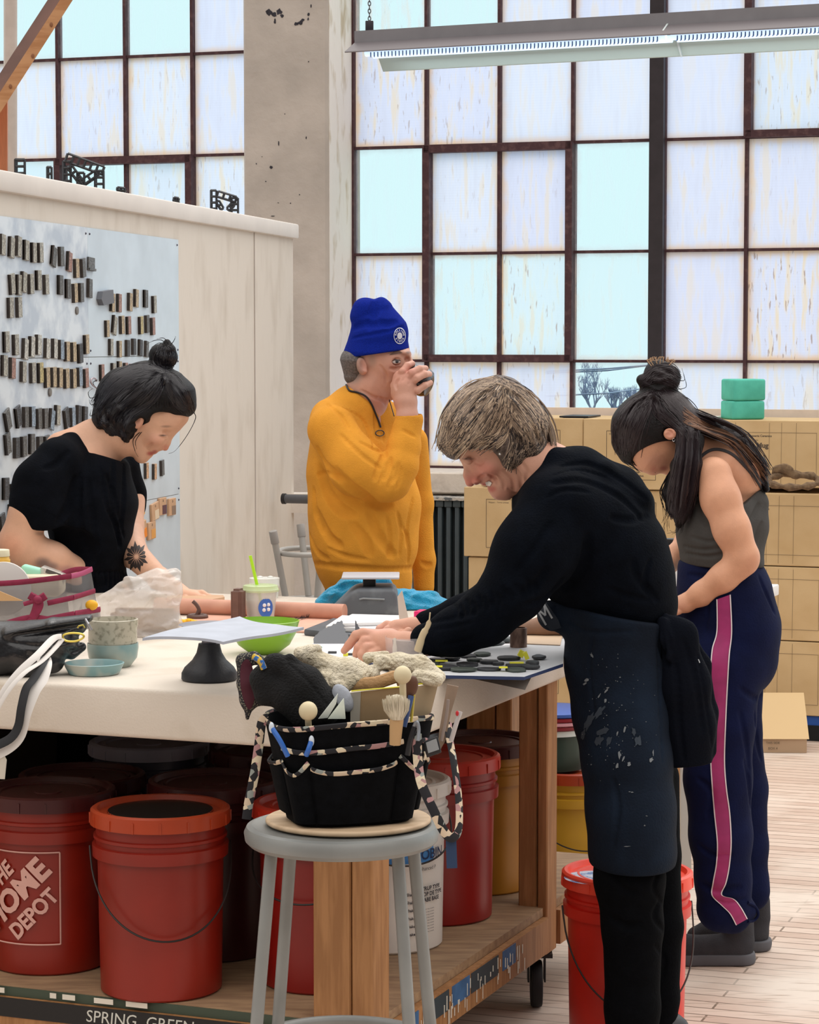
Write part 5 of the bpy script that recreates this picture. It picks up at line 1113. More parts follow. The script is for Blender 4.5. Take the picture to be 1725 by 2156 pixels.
# -- turquoise towel
TW = Fig(6.55, 640, 1185, 980, 1330, -.15, .28, .0035)
TW.ch([(690, 1262, .05, 14), (735, 1235, .08, 20), (800, 1232, .1, 22), (820, 1262, .1, 24)], k=16, fy=2); TW.ch([(672, 1268, .02, 9), (700, 1250, .05, 14)], k=10, fy=2); TW.ch([(850, 1265, .05, 26), (900, 1275, .05, 26), (950, 1283, .05, 18)], k=16, fy=2.6); TW.ch([(850, 1302, -.02, 22), (880, 1296, .02, 22), (925, 1292, .04, 20)], k=14, fy=2); TW.ch([(735, 1222, .12, 10), (790, 1220, .14, 12)], k=10, fy=2)
rb = random.Random(11)
for i in range(44):
    x = rb.uniform(675, 950); y = rb.uniform(1215, 1305); l = rb.uniform(20, 60); a_ = rb.uniform(-.5, .35)
    TW.fold([(x, y), (x+l*.5, y+l*.5*math.sin(a_)+rb.uniform(-4, 4)), (x+l, y+l*math.sin(a_))], rb.uniform(2.5, 5.5), op=rb.choice('ssu'))
for pts in (((718, 1240), (735, 1232), (760, 1236), (790, 1228)), ((700, 1262), (725, 1250), (750, 1262)), ((855, 1262), (900, 1268), (945, 1285)), ((850, 1250), (880, 1262), (930, 1270))): TW.fold(pts, 5)
TW.half((0, 0, ZT+.001), (0, 0, -1), k=.002)
tag(TW.obj('blue_towel', mat('turquoise_terry', '159cc8', .9, var=.1, vscale=12, bump=.7, bscale=260, sheen=.3)), 'bright turquoise towel heaped around the kitchen scale', 'towel')

# -- papers, tray, ribs
bm = BM(); hexa(bm, Z(640, 1338), Z(760, 1352), Z(900, 1330), Z(700, 1314), UP*.016); tag(build('grey_tray', bm, mat('slate_board', '4c5056', .6, var=.15, vscale=20), bevel=.004), 'dark slate coloured flat tray under the white papers', 'tray')
bm = BM(); zz = ZT+.0165; q4 = [PZ(x, y, zz) for x, y in ((686, 1328), (865, 1338), (905, 1316), (720, 1305))]; hexa(bm, *q4, UP*.012); tag(build('paper_pad', bm, mat('pad_paper', 'dcdadb', .7), bevel=.002), 'white pad of paper with grey edge on the slate tray', 'paper')
bm = BM(); zz = ZT+.029; q4 = [PZ(x, y, zz) for x, y in ((700, 1320), (842, 1316), (850, 1303), (740, 1300))]; hexa(bm, *q4, UP*.009); tag(build('paper_stack', bm, mat('stack_paper', 'efeeee', .7), bevel=.003), 'loose stack of white sheets topmost beside the scale', 'paper')
def flat_rib(name, poly, Y, m, label, cat, th=.0022, tilt=0, ridge=0):
    bm = BM(); prism(bm, [P(x, y, Y+tilt*(1360-y)) for x, y in poly], (0, th, 0)); return tag(build(name, bm, m, smooth=False), label, cat)
kid = [(661, 1353)]+[(661+(.5*i)**1.35*1.0, 1345-(i*1.9 if i < 20 else 38)+((i % 2)*1.6)) for i in range(2, 20)]
kid = [(661, 1358), (660, 1345), (664, 1338), (669, 1335), (672, 1330), (678, 1328), (682, 1324), (688, 1322), (692, 1319), (698, 1318), (702, 1314), (707, 1314), (710, 1309), (716, 1309), (719, 1306), (722, 1309), (722, 1314), (726, 1317), (724, 1322), (729, 1326), (727, 1331), (733, 1336), (735, 1345), (730, 1354), (720, 1360)]
flat_rib('serrated_rib', kid, Z(690, 1360).y, mat('steel_rib', '6f7175', .3, metal=.7), 'large serrated steel kidney rib standing upright near the hands', 'tool', tilt=.0006)
flat_rib('serrated_comb', [(748, 1328), (748, 1306), (751, 1309), (751, 1313), (754, 1315), (754, 1319), (757, 1321), (757, 1328)], 5.8, mat('steel_rib', '6f7175'), 'tiny serrated metal comb right of the steel kidney rib', 'tool')
kz = Z(852, 1322)
o = flat_rib('wooden_knife', [(842, 1320), (837, 1257), (847, 1243), (863, 1314)], 5.72, mat('pale_knife', 'e6d3c4', .5), 'pale wooden knife tool standing tip up beside the turquoise towel', 'tool', th=.005)
bm = BM(); q = Z(905, 1312); box(bm, (0, 0, .016), (.07, .05, .032), rotm('Z', -.3)); tag(build('pink_box', bm, mat('hot_pink', 'e6256f', .4), loc=q, bevel=.003), 'hot pink plastic box in front of the turquoise towel', 'box')
bm = BM(); q = P(965, 1285, 6.2); q.z = ZT; hexa(bm, q+Vector((-.045, -.02, .0)), q+Vector((.03, -.03, 0)), q+Vector((.05, .05, 0)), q+Vector((-.02, .06, 0)), UP*.02); tag(build('purple_box', bm, mat('purple', 'b136b0', .5), bevel=.002), 'purple lidded box behind the hot pink box', 'box')
bm = BM(); prism(bm, [P(x, y, 6.1) for x, y in ((942, 1268), (978, 1270), (990, 1276), (986, 1297), (950, 1297))], (0, .03, 0)); tag(build('red_cloth', bm, mat('red_felt', 'd8343c', .8), bevel=.002), 'small folded red felt piece by the purple box', 'cloth')
for (x, y, w_, h_, Y, lb_) in ((1003, 1300, 38, 45, 6.3, 'short clay cylinder left of two partly hidden by the black sleeve'), (1022, 1290, 32, 50, 6.7, 'taller clay cylinder right of two behind the black sleeve')):
    q = P(x, y, Y); q.z = ZT; r_ = mm(w_/2, Y); h2 = P(x, y-h_-(8 if w_ == 38 else 0), Y).z-ZT+.0; h2 = P(x, 1255 if w_ == 38 else 1240, Y).z-ZT
    bm = BM(); lathe(bm, [(0, 0), (r_, 0), (r_, h2), (r_-.004, h2), (r_-.004, .006), (0, .006)], 32, c=q); tag(build('clay_cylinder', bm, mat('grey_clay', 'b9a596', .7), bevel=.0), lb_, 'pot', 'clay cylinders at the far side')

# -- clear jar of tools
jq = Z(857, 1406); jar = empty('clear_jar', jq, label='clear plastic jar of pale modelling tools in front of the black sleeve', cat='jar'); jr = mm(47, jq.y); jh = P(857, 1340, jq.y).z-ZT
bm = BM(); lathe(bm, [(0, 0), (jr*.86, 0), (jr*.9, .004), (jr, jh), (jr*.97, jh), (jr*.87, .006), (0, .004)], 36); build('jar_wall', bm, mat('jar_plastic', 'efe8ea', .1, alpha=.18, spec=.8), jar)
bm = BM(); rb = random.Random(5)
for i in range(9):
    x = rb.uniform(-.7, .7)*jr; y = rb.uniform(-.6, .6)*jr; l = rb.uniform(.65, 1.05)*jh; o_ = BM(); tube(o_, catmull([(x, y, .008), (x*.9+rb.uniform(-.006, .006), y, l*.6), (x*.8+rb.uniform(-.01, .01), y, l)], 4), [.002, .005, .003], 8, flat=.5); o = build('modelling_tool', o_, mat('pale_tool', 'dcd0bd', .5)); o.location = jq; tag(o, 'pale modelling tool standing inside the clear jar, mostly hidden', 'tool', 'pale tools in the clear jar')
bm.free()
bm = BM(); cyl(bm, (.006, .004, .006), (.006, .004, jh*.9), jr*.7, jr*.78, seg=24); o = build('clay_lump', bm, mat('grey_brown', '97877b', .8, bump=.4), loc=jq); tag(o, 'grey brown clay lump inside the clear jar', 'clay')
bm = BM(); tube(bm, catmull([P(880, 1370, 5.24), P(890, 1338, 5.23), P(902, 1316, 5.22), P(906, 1290, 5.21)], 5), [.0085, .0075, .0055, .0015], 12); tag(build('horn_tool', bm, mat('horn', 'c9b795', .45)), 'curved pale horn tool sticking up out of the clear jar', 'tool')

# -- boards and strewn dark clay shapes
M_bw = mat('board_white', 'd9dbe2', .6, var=.05, vscale=9); M_be = mat('board_blue_edge', '27365c', .5)
def board(poly, z, th, m, me_, label, nm='work_board'):
    bm = BM(); prism(bm, [PZ(x, y, z) for x, y in poly], UP*th)
    for f in bm.faces: f.normal_update(); f.material_index = 0 if f.normal.z > .5 else 1
    o = build(nm, bm, m, smooth=False); o.data.materials.append(me_); return tag(o, label, 'board')
board([(612, 1392), (800, 1402), (832, 1360), (668, 1352)], ZT+.001, .004, M_bw, mat('board_pale_blue', '6f97d8', .5), 'white board with pale blue edge under the hands near the green bowl')
board([(960, 1382), (1120, 1390), (1230, 1338), (1000, 1340)], ZT+.001, .004, mat('board_white2', 'e2e2e6', .6), mat('board_pale_blue', '6f97d8'), 'white board with light blue edge carrying the bark cylinder')
board([(772, 1400), (900, 1428), (1104, 1432), (1186, 1404), (1190, 1350), (950, 1378)], ZT+.006, .007, mat('board_grey', 'c6c8cc', .6, var=.05, vscale=10), M_be, 'grey white board with navy edge at the table corner holding dark clay shapes')
board([(1085, 1362), (1180, 1366), (1185, 1344), (1095, 1342)], ZT+.0062, .009, mat('plank', 'cbb195', .7), mat('plank', 'cbb195'), 'small wooden plank under the brown clay lump', 'plank')
zb_ = ZT+.013
OR2 = ORD+['thirteenth', 'fourteenth', 'fifteenth', 'sixteenth', 'seventeenth', 'eighteenth', 'nineteenth']
shapes = [(905, 1399, 44, 9), (920, 1392, 40, 7), (948, 1388, 46, 6), (985, 1384, 42, 5), (1015, 1380, 36, 5), (940, 1408, 50, 9), (985, 1402, 56, 8), (1030, 1396, 48, 6), (975, 1412, 60, 8), (1030, 1412, 62, 9), (1072, 1388, 52, 7), (1090, 1404, 62, 7), (1086, 1413, 50, 9), (1122, 1398, 34, 6), (1135, 1386, 30, 7), (1050, 1400, 30, 5), (1000, 1392, 36, 5), (1120, 1407, 40, 5), (890, 1408, 40, 6)]
rb = random.Random(21); pos = ['nearest the jar', 'behind the nearest one', 'third along', 'fourth along', 'fifth along']
M_dclay = mat('black_clay', '2c2e32', .55, var=.2, vscale=40, bump=.2); M_gclay = mat('green_black_clay', '3e4640', .5, var=.15, vscale=40)
for i, (x, y, w_, h_) in enumerate(shapes):
    c = PZ(x, y, zb_+.001*(i % 3)); a_ = rb.uniform(-.4, .4); n = 10; rx, ry = w_/2*c.y/F, rb.uniform(.018, .03)
    po = [c+Vector((rx*math.cos(t)*rb.uniform(.8, 1.08), ry*math.sin(t)*rb.uniform(.75, 1.1), 0)) for t in [2*PI*k/n for k in range(n)]]
    bm = BM(); prism(bm, po, UP*.006); tag(build('clay_shape', bm, M_gclay if i % 4 == 0 else M_dclay, bevel=.0015, seg=1), 'flat %s clay shape, %s from the left on the navy edged board' % ('greenish black' if i % 4 == 0 else 'black', OR2[sorted(shapes).index(shapes[i])]), 'clay', 'dark clay shapes on the board')
M_yt = mat('yellow_tape', 'e6e23e', .6)
for (x, y, w_, h_, r_) in ((930, 1392, 26, .002, 0), (925, 1404, 14, .002, 0), (1098, 1383, 12, .014, .5), (1108, 1388, 9, .016, -.4), (1088, 1396, 30, .002, 0), (728, 1381, 10, .006, 0), (748, 1379, 11, .006, 0), (1060, 1406, 18, .002, 0)):
    q = PZ(x, y, zb_+.008 if x > 800 else ZT+.008); bm = BM(); box(bm, q+UP*h_*.5, (w_*q.y/F, .016, h_), rotm('Y', r_)); tag(build('yellow_tape_flag', bm, M_yt, smooth=False), 'bright yellow tape strip, %s from the left among the clay pieces' % ORD[[728, 748, 925, 930, 1060, 1088, 1098, 1108].index(x)], 'tape', 'yellow tape strips')
for (x, y, w_) in ((665, 1372, 24), (735, 1378, 20), (700, 1374, 18)):
    q = PZ(x, y, ZT+.006); bm = BM(); box(bm, q, (w_*q.y/F, .02, .005)); tag(build('clay_shape', bm, M_dclay, bevel=.001), 'small dark clay piece on the pale blue edged board, %s from left' % ORD[[665, 700, 735].index(x)], 'clay', 'dark clay bits under the hands')
bm = BM(); q = Z(677, 1368); prism(bm, [P(x, y, q.y) for x, y in ((670, 1372), (673, 1358), (684, 1368), (688, 1374))], (0, .004, 0)); tag(build('green_clip', bm, mat('clip_green', '1f9e5a', .5), smooth=False), 'small green plastic tip beside the white gloves', 'clip')
# bark cylinder, brown lump, stones
q = Z(1092, 1374); q.z = ZT+.013; bm = BM(); r_ = mm(18, q.y); h2 = P(1092, 1322, q.y).z-q.z; lathe(bm, [(0, 0), (r_, 0), (r_*1.0, h2), (r_*.8, h2+.001), (r_*.8, h2-.006), (0, h2-.006)], 28, c=q); tag(build('bark_cylinder', bm, mat('bark', '8d7264', .8, col2='5a4238', vscale=30, stretch=(1, 1, .4), vlo=.5, vhi=.6, bump=.5)), 'upright brown bark textured clay cylinder on the white board', 'pot')
fg = Fig(5.85, 1080, 1250, 1200, 1360, -.12, .12, .002); fg.ch([(1100, 1325, 0, 17), (1150, 1320, 0, 24), (1190, 1315, 0, 30)], k=10); fg.half((0, 0, ZT+.016), (0, 0, -1), k=.003); tag(fg.obj('clay_lump', mat('brown_lump', '9c7a66', .8, var=.1, vscale=20, bump=.1)), 'smooth brown clay lump behind the bark cylinder', 'clay')
for (x, y, w_, lb_) in ((1062, 1352, 20, 'dark flat pebble like clay disc left of the bark cylinder'), (1040, 1360, 24, 'second dark flat disc nearer the black sleeve')):
    q = PZ(x, y, ZT+.006); bm = BM(); ball(bm, q+UP*.007, (w_*q.y/F, .02, .008), u=20, v=10); tag(build('clay_disc', bm, mat('disc_dark', '4e5658', .5)), lb_, 'clay')
# dark paper hanging over the table edge
bm = BM(); po = [(955, 1424), (1035, 1428), (1118, 1428), (1104, 1452)]; z_ = ZT+.0055
a, b_, c, d = PZ(950, 1420, z_), PZ(1120, 1424, z_), P(1106, 1453, PZ(1120, 1424, z_).y-.03), P(1010, 1432, PZ(1000, 1424, z_).y-.03)
vs = [bm.verts.new(x) for x in (a, b_, c, d)]; bm.faces.new(vs); bmesh.ops.solidify(bm, geom=bm.faces[:], thickness=.001); tag(build('grey_paper', bm, mat('grey_sheet', 'a69f96', .8), smooth=False), 'grey paper corner drooping over the table edge below the board', 'paper')

# ============================================================ TOOL CADDY ON THE STOOL
CYd = 4.48; cc = Vector((P(735, 1600, CYd).x, CYd+.01, ZS+.0115)); ctop = P(735, 1512, CYd).z-cc.z
M_cad = mat('black_canvas', '07080b', .95, spec=.12, var=.3, vscale=60, bump=.15, bscale=300)
cad = empty('tool_caddy', cc, label='black canvas tool caddy with floral trim packed with pottery tools on the stool', cat='bag')
ROTC = .30
def cs(th, h, off=0.0):
    """caddy wall: th angle (0 = to the camera, + to the right), h 0..1"""
    a, b_ = .112+.040*h, .078+.022*h; e = 2/3.2; t = th-PI/2
    x = a*abs(math.cos(t))**e*(1 if math.cos(t) > 0 else -1); y = b_*abs(math.sin(t))**e*(1 if math.sin(t) > 0 else -1)
    n = Vector((x/a**2, y/b_**2, 0)).normalized(); v = Vector((x, y, 0))+n*off; v = rotm('Z', ROTC) @ v
    return Vector((v.x, v.y, ctop*(h+.03*math.sin(2*th+.5)*h)))
bm = BM(); n = 72; H_ = [0, .02, .2, .4, .6, .8, 1.0]; G = [[bm.verts.new(cs(2*PI*i/n, h, -.004 if h == 0 else .003*math.sin(i*.9)*h*(1-h))) for i in range(n)] for h in H_]+[[bm.verts.new(cs(2*PI*i/n, h, -.004)) for i in range(n)] for h in (1.0, .5)]
for A_, B_ in zip(G, G[1:]):
    for i in range(n): bm.faces.new((A_[i], A_[(i+1) % n], B_[(i+1) % n], B_[i]))
bm.faces.new(G[0][::-1]); bm.faces.new(G[-1]); build('body', bm, M_cad, cad)
# floral binding fabric
fl = bpy.data.materials.new('floral_trim'); fl.use_nodes = True; nt = fl.node_tree; b = nt.nodes['Principled BSDF']; N = nt.nodes.new; L = nt.links.new
tc = N('ShaderNodeTexCoord'); vo = N('ShaderNodeTexVoronoi'); vo.inputs['Scale'].default_value = 85; L(tc.outputs['Object'], vo.inputs[0]); cr = N('ShaderNodeValToRGB'); cr.color_ramp.interpolation = 'CONSTANT'
sp2 = N('ShaderNodeSeparateColor'); L(vo.outputs['Color'], sp2.inputs[0]); L(sp2.outputs[0], cr.inputs[0]); els = cr.color_ramp.elements; els[0].color = lin('17171d'); els[0].position = 0; els[1].position = .38; els[1].color = lin('cdb9a0')
for p_, c_ in ((.58, 'a98080'), (.70, '17171d'), (.82, '8d948f'), (.90, 'd6c8ac')): e = els.new(p_); e.color = lin(c_)
L(cr.outputs[0], b.inputs['Base Color']); b.inputs['Roughness'].default_value = .8
def trim(t0, t1, hf, w_=.0048, nm='binding', off=.004, nn=30, m=None):
    pts = [cs(t0+(t1-t0)*i/nn, hf((i/nn)), off) for i in range(nn+1)]; bm = BM(); tube(bm, pts, w_, 8, flat=.45, up=(0, 0, 1)); return build(nm, bm, m or fl, cad)
bm = BM(); pts = [cs(2*PI*i/90, 1.0, 0) for i in range(90)]; tube(bm, pts, .0052, 8, True, flat=.5, up=(0, 0, 1)); build('rim_binding', bm, fl, cad)
# pockets: raised panels with curved bound tops
def pocket(t0, t1, h0, h1, dip, off=.010):
    bm = BM(); n = 18; m_ = 6; G = {}
    for i in range(n+1):
        u = i/n; top = h1-dip*math.sin(PI*u); o_ = off*math.sin(PI*min(1, max(0, u)))**.5+.001
        for j in range(m_+1): G[i, j] = bm.verts.new(cs(t0+(t1-t0)*u, h0+(top-h0)*j/m_, o_))
    fs = [bm.faces.new((G[i, j], G[i+1, j], G[i+1, j+1], G[i, j+1])) for i in range(n) for j in range(m_)]
    bmesh.ops.recalc_face_normals(bm, faces=fs); p_ = build('pocket', bm, M_cad, cad)
    bm = BM(); tube(bm, [cs(t0+(t1-t0)*i/n, h1-dip*math.sin(PI*i/n), off*math.sin(PI*i/n)**.5+.001) for i in range(n+1)], .0045, 8, flat=.5, up=(0, 0, 1)); build('pocket_binding', bm, fl, p_)
pocket(-1.30, -.62, .04, .66, .12); pocket(-.58, .30, .04, .60, .06); pocket(.34, .98, .04, .66, .14); pocket(1.05, 1.9, .1, .62, .08); pocket(2.0, 2.7, .1, .62, .08); pocket(-2.4, -1.4, .1, .64, .08)
trim(-1.2, .35, lambda u: .80-.04*math.sin(PI*u)); trim(.45, 1.0, lambda u: .80-.02*u)
# handles
def strap(pts, Ys, w_=.0085, nm='handle'):
    q = [P(x, y, yy)-cc for (x, y), yy in zip(pts, Ys)]; bm = BM(); tube(bm, catmull(q, 6), w_, 8, flat=.22, up=(1, 0, 0)); return build(nm, bm, fl, cad)
strap([(566, 1512), (552, 1520), (545, 1570), (536, 1630), (524, 1690), (519, 1725)], [4.46]*6)
strap([(878, 1545), (880, 1600), (888, 1650), (915, 1710), (935, 1750), (952, 1764), (966, 1745), (966, 1680), (955, 1600), (946, 1550), (944, 1520)], [4.36, 4.36, 4.34, 4.33, 4.33, 4.33, 4.34, 4.36, 4.38, 4.4, 4.42])
bm = BM(); tube(bm, catmull([P(872, 1530, 4.36)-cc, P(878, 1520, 4.355)-cc, P(882, 1535, 4.355)-cc, P(880, 1560, 4.35)-cc], 4), .0035, 8); build('buckle', bm, mat('buckle', '8a8f96', .4, metal=.3), cad)
bm = BM(); tube(bm, [P(950, 1770, 4.34)-cc, P(951, 1800, 4.34)-cc, P(952, 1828, 4.34)-cc], .0095, 8, flat=.12, up=(1, 0, 0)); build('blue_tag', bm, mat('navy_ribbon', '1d3557', .7), cad)
bm = BM(); prism(bm, [P(x, y, 4.37)-cc for x, y in ((892, 1562), (922, 1550), (930, 1585), (899, 1596))], (0, .008, 0)); pk = build('phone_pocket', bm, M_black, cad, bevel=.002)
bm = BM(); prism(bm, [P(x, y, 4.368)-cc for x, y in ((897, 1564), (919, 1555), (925, 1578), (902, 1586))], (0, .002, 0)); build('window', bm, mat('grey_window', '8f9396', .4), pk, smooth=False)

def stick(nm, pts, r, m, label, cat, par=None, seg=10, flat=1):
    bm = BM(); tube(bm, catmull([P(*q) for q in pts], 4) if len(pts) > 2 else [P(*q) for q in pts], r, seg, flat=flat); return tag(build(nm, bm, m), label, cat)
M_wd = mat('tool_wood', 'b9966a', .55, var=.08, vscale=20, stretch=(1, 1, .2)); M_pw = mat('pale_ball_wood', 'cdbf9c', .6, var=.05)
# black knitted pouch
pf = Fig(4.46, 515, 1360, 715, 1530, -.10, .12, .0018)
pf.ch([(590, 1400, 0, 22), (640, 1440, 0, 40), (680, 1490, 0, 40)], k=12); pf.ch([(560, 1435, 0, 26), (600, 1460, 0, 36), (640, 1500, 0, 34)], k=12); pf.ch([(575, 1398, 0, 22), (550, 1428, 0, 22), (560, 1460, 0, 26)], k=12); pf.ch([(610, 1388, 0, 12), (655, 1425, 0, 10), (698, 1478, 0, 12)], k=5)
pf.fold([(606, 1395), (648, 1432), (690, 1485)], 3)
tag(pf.obj('knitted_pouch', mat('black_knit', '08090c', .95, var=.3, vscale=90, bump=.8, bscale=260)), 'black fuzzy knitted pouch leaning out of the caddy at the left', 'pouch')
# mesh bag with maroon lining
mf = Fig(4.50, 485, 1355, 620, 1545, -.06, .07, .0014)
mf.ch([(512, 1392, 0, 14), (520, 1440, 0, 20), (524, 1480, 0, 12), (521, 1512, 0, 4)], k=8, fy=.8); mf.ch([(512, 1390, 0, 13), (535, 1385, 0, 12), (566, 1400, 0, 8)], k=8, fy=.8); mf.ch([(525, 1470, 0, 20), (560, 1465, 0, 18), (590, 1488, 0, 6)], k=10, fy=.7)
mb = mf.obj('mesh_bag', mat('black_mesh', '24222a', .7, col2='8d8878', vscale=350, vlo=.55, vhi=.62, bump=.8, bscale=500, detail=0)); tag(mb, 'black mesh bag with maroon panel hanging over the left of the caddy', 'bag')
patch(mf, [(508, 1400), (522, 1388), (533, 1410), (538, 1450), (534, 1480), (524, 1494), (512, 1470), (506, 1435)], mat('dark_maroon_cloth', '4a1626', .8), 'maroon_panel', mb, off=.0018, smooth_poly=4)
stick('blue_yarn', [(535, 1382, 4.45), (548, 1392, 4.44), (556, 1408, 4.44)], .006, mat('blue_yarn', '2b5fa0', .9, col2='c9a83e', vscale=120, vlo=.5, vhi=.55), 'bit of blue and gold yarn in the mesh bag', 'yarn')
# white cotton gloves / cloths
gf = Fig(4.50, 600, 1345, 950, 1475, -.10, .14, .0018)
gf.ch([(632, 1375, .02, 14), (655, 1378, .02, 18), (690, 1405, .02, 24), (740, 1412, .02, 26), (785, 1420, .02, 16)], k=12, fy=1.3); gf.ch([(655, 1370, .01, 13), (668, 1366, .01, 10)], k=8); gf.ch([(690, 1430, 0, 20), (720, 1440, 0, 20), (760, 1425, 0, 14)], k=10, fy=1.3); gf.ch([(640, 1392, .03, 12), (670, 1415, .03, 14)], k=10)
gf.ch([(800, 1392, .03, 14), (840, 1395, .02, 20), (885, 1400, .01, 20), (925, 1425, 0, 14)], k=12, fy=1.3); gf.ch([(880, 1425, -.02, 15), (920, 1432, -.02, 14)], k=8); gf.ch([(775, 1385, .05, 12), (810, 1380, .05, 10)], k=8); gf.ch([(830, 1420, .01, 12), (850, 1410, .01, 14)], k=8); gf.ch([(688, 1425, -.02, 9), (680, 1422, -.03, 8), (690, 1450, -.03, 6)], k=4)
rb = random.Random(9)
for i in range(26):
    x, y = rb.uniform(640, 925), rb.uniform(1370, 1440); l = rb.uniform(14, 40); a_ = rb.uniform(-.2, .7); gf.fold([(x, y), (x+l*.5*math.cos(a_), y+l*.5*math.sin(a_)+rb.uniform(-3, 3)), (x+l*math.cos(a_), y+l*math.sin(a_))], rb.uniform(2, 3.5), op=rb.choice('ssu'))
tag(gf.obj('cotton_gloves', mat('cream_cotton', 'ddd3bd', .95, col2='cfc3a9', vscale=40, bump=1.0, bscale=160)), 'heap of cream knitted cotton gloves on top of the tool caddy', 'gloves')
# open paper box inside
bx_ = empty('tan_box', cc+Vector((.035, .02, .06)), label='tan card box with yellow edge standing in the tool caddy', cat='box')
def cp(px, py, Y): return P(px, py, Y)-bx_.location
panel([cp(738, 1540, 4.45), cp(868, 1530, 4.44), cp(872, 1444, 4.44), cp(738, 1458, 4.45)], mat('tan_card', 'a8906f', .8, var=.06), 'front', bx_, th=.003, sub=4)
panel([cp(868, 1530, 4.44), cp(908, 1500, 4.52), cp(924, 1436, 4.52), cp(872, 1446, 4.44)], mat('tan_card_side', 'b5a183', .8), 'side', bx_, th=.003, sub=3)
panel([cp(738, 1540, 4.449), cp(757, 1538, 4.447), cp(760, 1456, 4.447), cp(738, 1458, 4.449)], mat('white_strip', 'c9c3b6', .8), 'white_strip', bx_, th=.003, sub=3)
bm = BM(); tube(bm, [cp(740, 1455, 4.447), cp(845, 1446, 4.44), cp(900, 1438, 4.48)], .0013, 6); build('yellow_edge', bm, mat('yellow_line', 'd9cf3a', .5), bx_)
bm = BM(); tube(bm, catmull([P(735, 1440, 4.5), P(790, 1438, 4.48), P(838, 1424, 4.48), P(850, 1440, 4.48)], 4), .012, 10, flat=.7); tag(build('brown_glove', bm, mat('tan_leather', 'b08a5e', .7, bump=.4, bscale=90)), 'tan leather glove finger under the cream gloves', 'glove')
# paper packets
for poly, lb_, cl in (([(670, 1514), (712, 1460), (708, 1482), (690, 1512)], 'pale green pointed paper packet, left one in the caddy', 'c9d0c8'), ([(690, 1514), (724, 1470), (728, 1514)], 'pale green pointed paper packet, right one in the caddy', 'd3dccf')):
    bm = BM(); prism(bm, [P(x, y, 4.40) for x, y in poly], (0, .006, 0)); tag(build('paper_packet', bm, mat('packet'+cl, cl, .7, var=.08, vscale=40), bevel=.001), lb_, 'packet', 'paper packets in the caddy')
bm = BM(); ball(bm, P(722, 1470, 4.45), (.017, .012, .028), rotm('Y', -.5)); tag(build('grey_cloth', bm, mat('grey_cloth', '9ea3ad', .8, bump=.3)), 'grey folded cloth peeking beside the tan box in the caddy', 'cloth')
for (x, y, r_, l, lb_) in ((649, 1497, 20, 30, 'round pale wooden ball tool near the left front of the caddy'), (848, 1421, 19, 60, 'round pale wooden ball tool at the right above the brushes')):
    Yq = 4.385 if x < 700 else 4.36; bm = BM(); ball(bm, P(x, y, Yq), (mm(r_, Yq), mm(r_, Yq), mm(r_*1.03, Yq)), u=24, v=16); o = build('ball_tool', bm, M_pw); tag(o, lb_, 'tool', 'wooden ball tools')
    bm = BM(); tube(bm, [P(x, y+r_*.8, Yq), P(x+2, y+r_+l, Yq+.02)], .006, 10); build('handle', bm, M_pw, o)
# mop brush
bq = empty('mop_brush', P(835, 1560, 4.35), label='white bristled mop brush with wooden handle in the caddy pocket', cat='brush')
bm = BM(); rb = random.Random(2)
a0 = P(836, 1515, 4.35); 
for i in range(420):
    t = rb.random()*2*PI; rr = rb.random()**.5; top = P(834+30*rr*math.cos(t), 1462+6*rr+rb.uniform(-3, 3)+(6 if abs(math.cos(t)*rr) > .7 else 0), 4.35+.024*rr*math.sin(t)); bot = a0+Vector((.011*rr*math.cos(t), .009*rr*math.sin(t), 0)); mid = bot.lerp(top, .5)+Vector((.004*math.cos(t)*rr, 0, 0))
    tube(bm, [bot-bq.location, mid-bq.location, top-bq.location], [.0009, .0008, .0002], 3)
build('bristles', bm, mat('white_bristle', 'd6cdb8', .9), bq)['kind'] = 'stuff'
bm = BM(); ball(bm, P(835, 1490, 4.35)-bq.location, (.018, .014, .024)); build('bristle_core', bm, mat('white_bristle', 'd6cdb8'), bq)
bm = BM(); tube(bm, [P(836, 1510, 4.35)-bq.location, P(834, 1535, 4.35)-bq.location, P(832, 1568, 4.355)-bq.location], [.0125, .0115, .010], 14, flat=.6); build('handle', bm, M_wd, bq)
stick('flat_brush_handle', [(850, 1530, 4.37), (860, 1490, 4.375), (866, 1465, 4.38)], .0055, mat('blue_handle', '2f4878', .4), 'blue handled brush standing right of the mop brush', 'brush')
bm = BM(); ball(bm, P(866, 1447, 4.385), (.012, .006, .021), rotm('Y', .25)); tag(build('brown_spoon_tool', bm, mat('dark_wood', '5d3b28', .5)), 'dark brown spoon shaped wooden tool above the blue handled brush', 'tool')
stick('gold_rod', [(866, 1520, 4.38), (872, 1462, 4.385)], .0025, M_brs, 'thin brass rod standing among the brushes', 'tool')
stick('black_handle', [(858, 1590, 4.36), (864, 1560, 4.36), (874, 1530, 4.36)], .005, M_black, 'black handled tool in the right front pocket of the caddy', 'tool')
for pts, lb_, m_ in (([(572, 1532, 4.37), (590, 1560, 4.365), (606, 1592, 4.37)], 'blue and white pen leaning in the left front pocket', mat('pen_blue', '2f66b8', .35)), ([(656, 1560, 4.37), (650, 1578, 4.365), (645, 1590, 4.37)], 'short blue pen in the left front pocket seam', mat('pen_blue', '2f66b8'))):
    o = stick('pen', pts, .0048, m_, lb_, 'pen'); bm = BM(); ball(bm, P(pts[0][0], pts[0][1], pts[0][2]), (.005, .005, .010)); build('clip', bm, mat('pen_white', 'c9d2dc', .4), o)
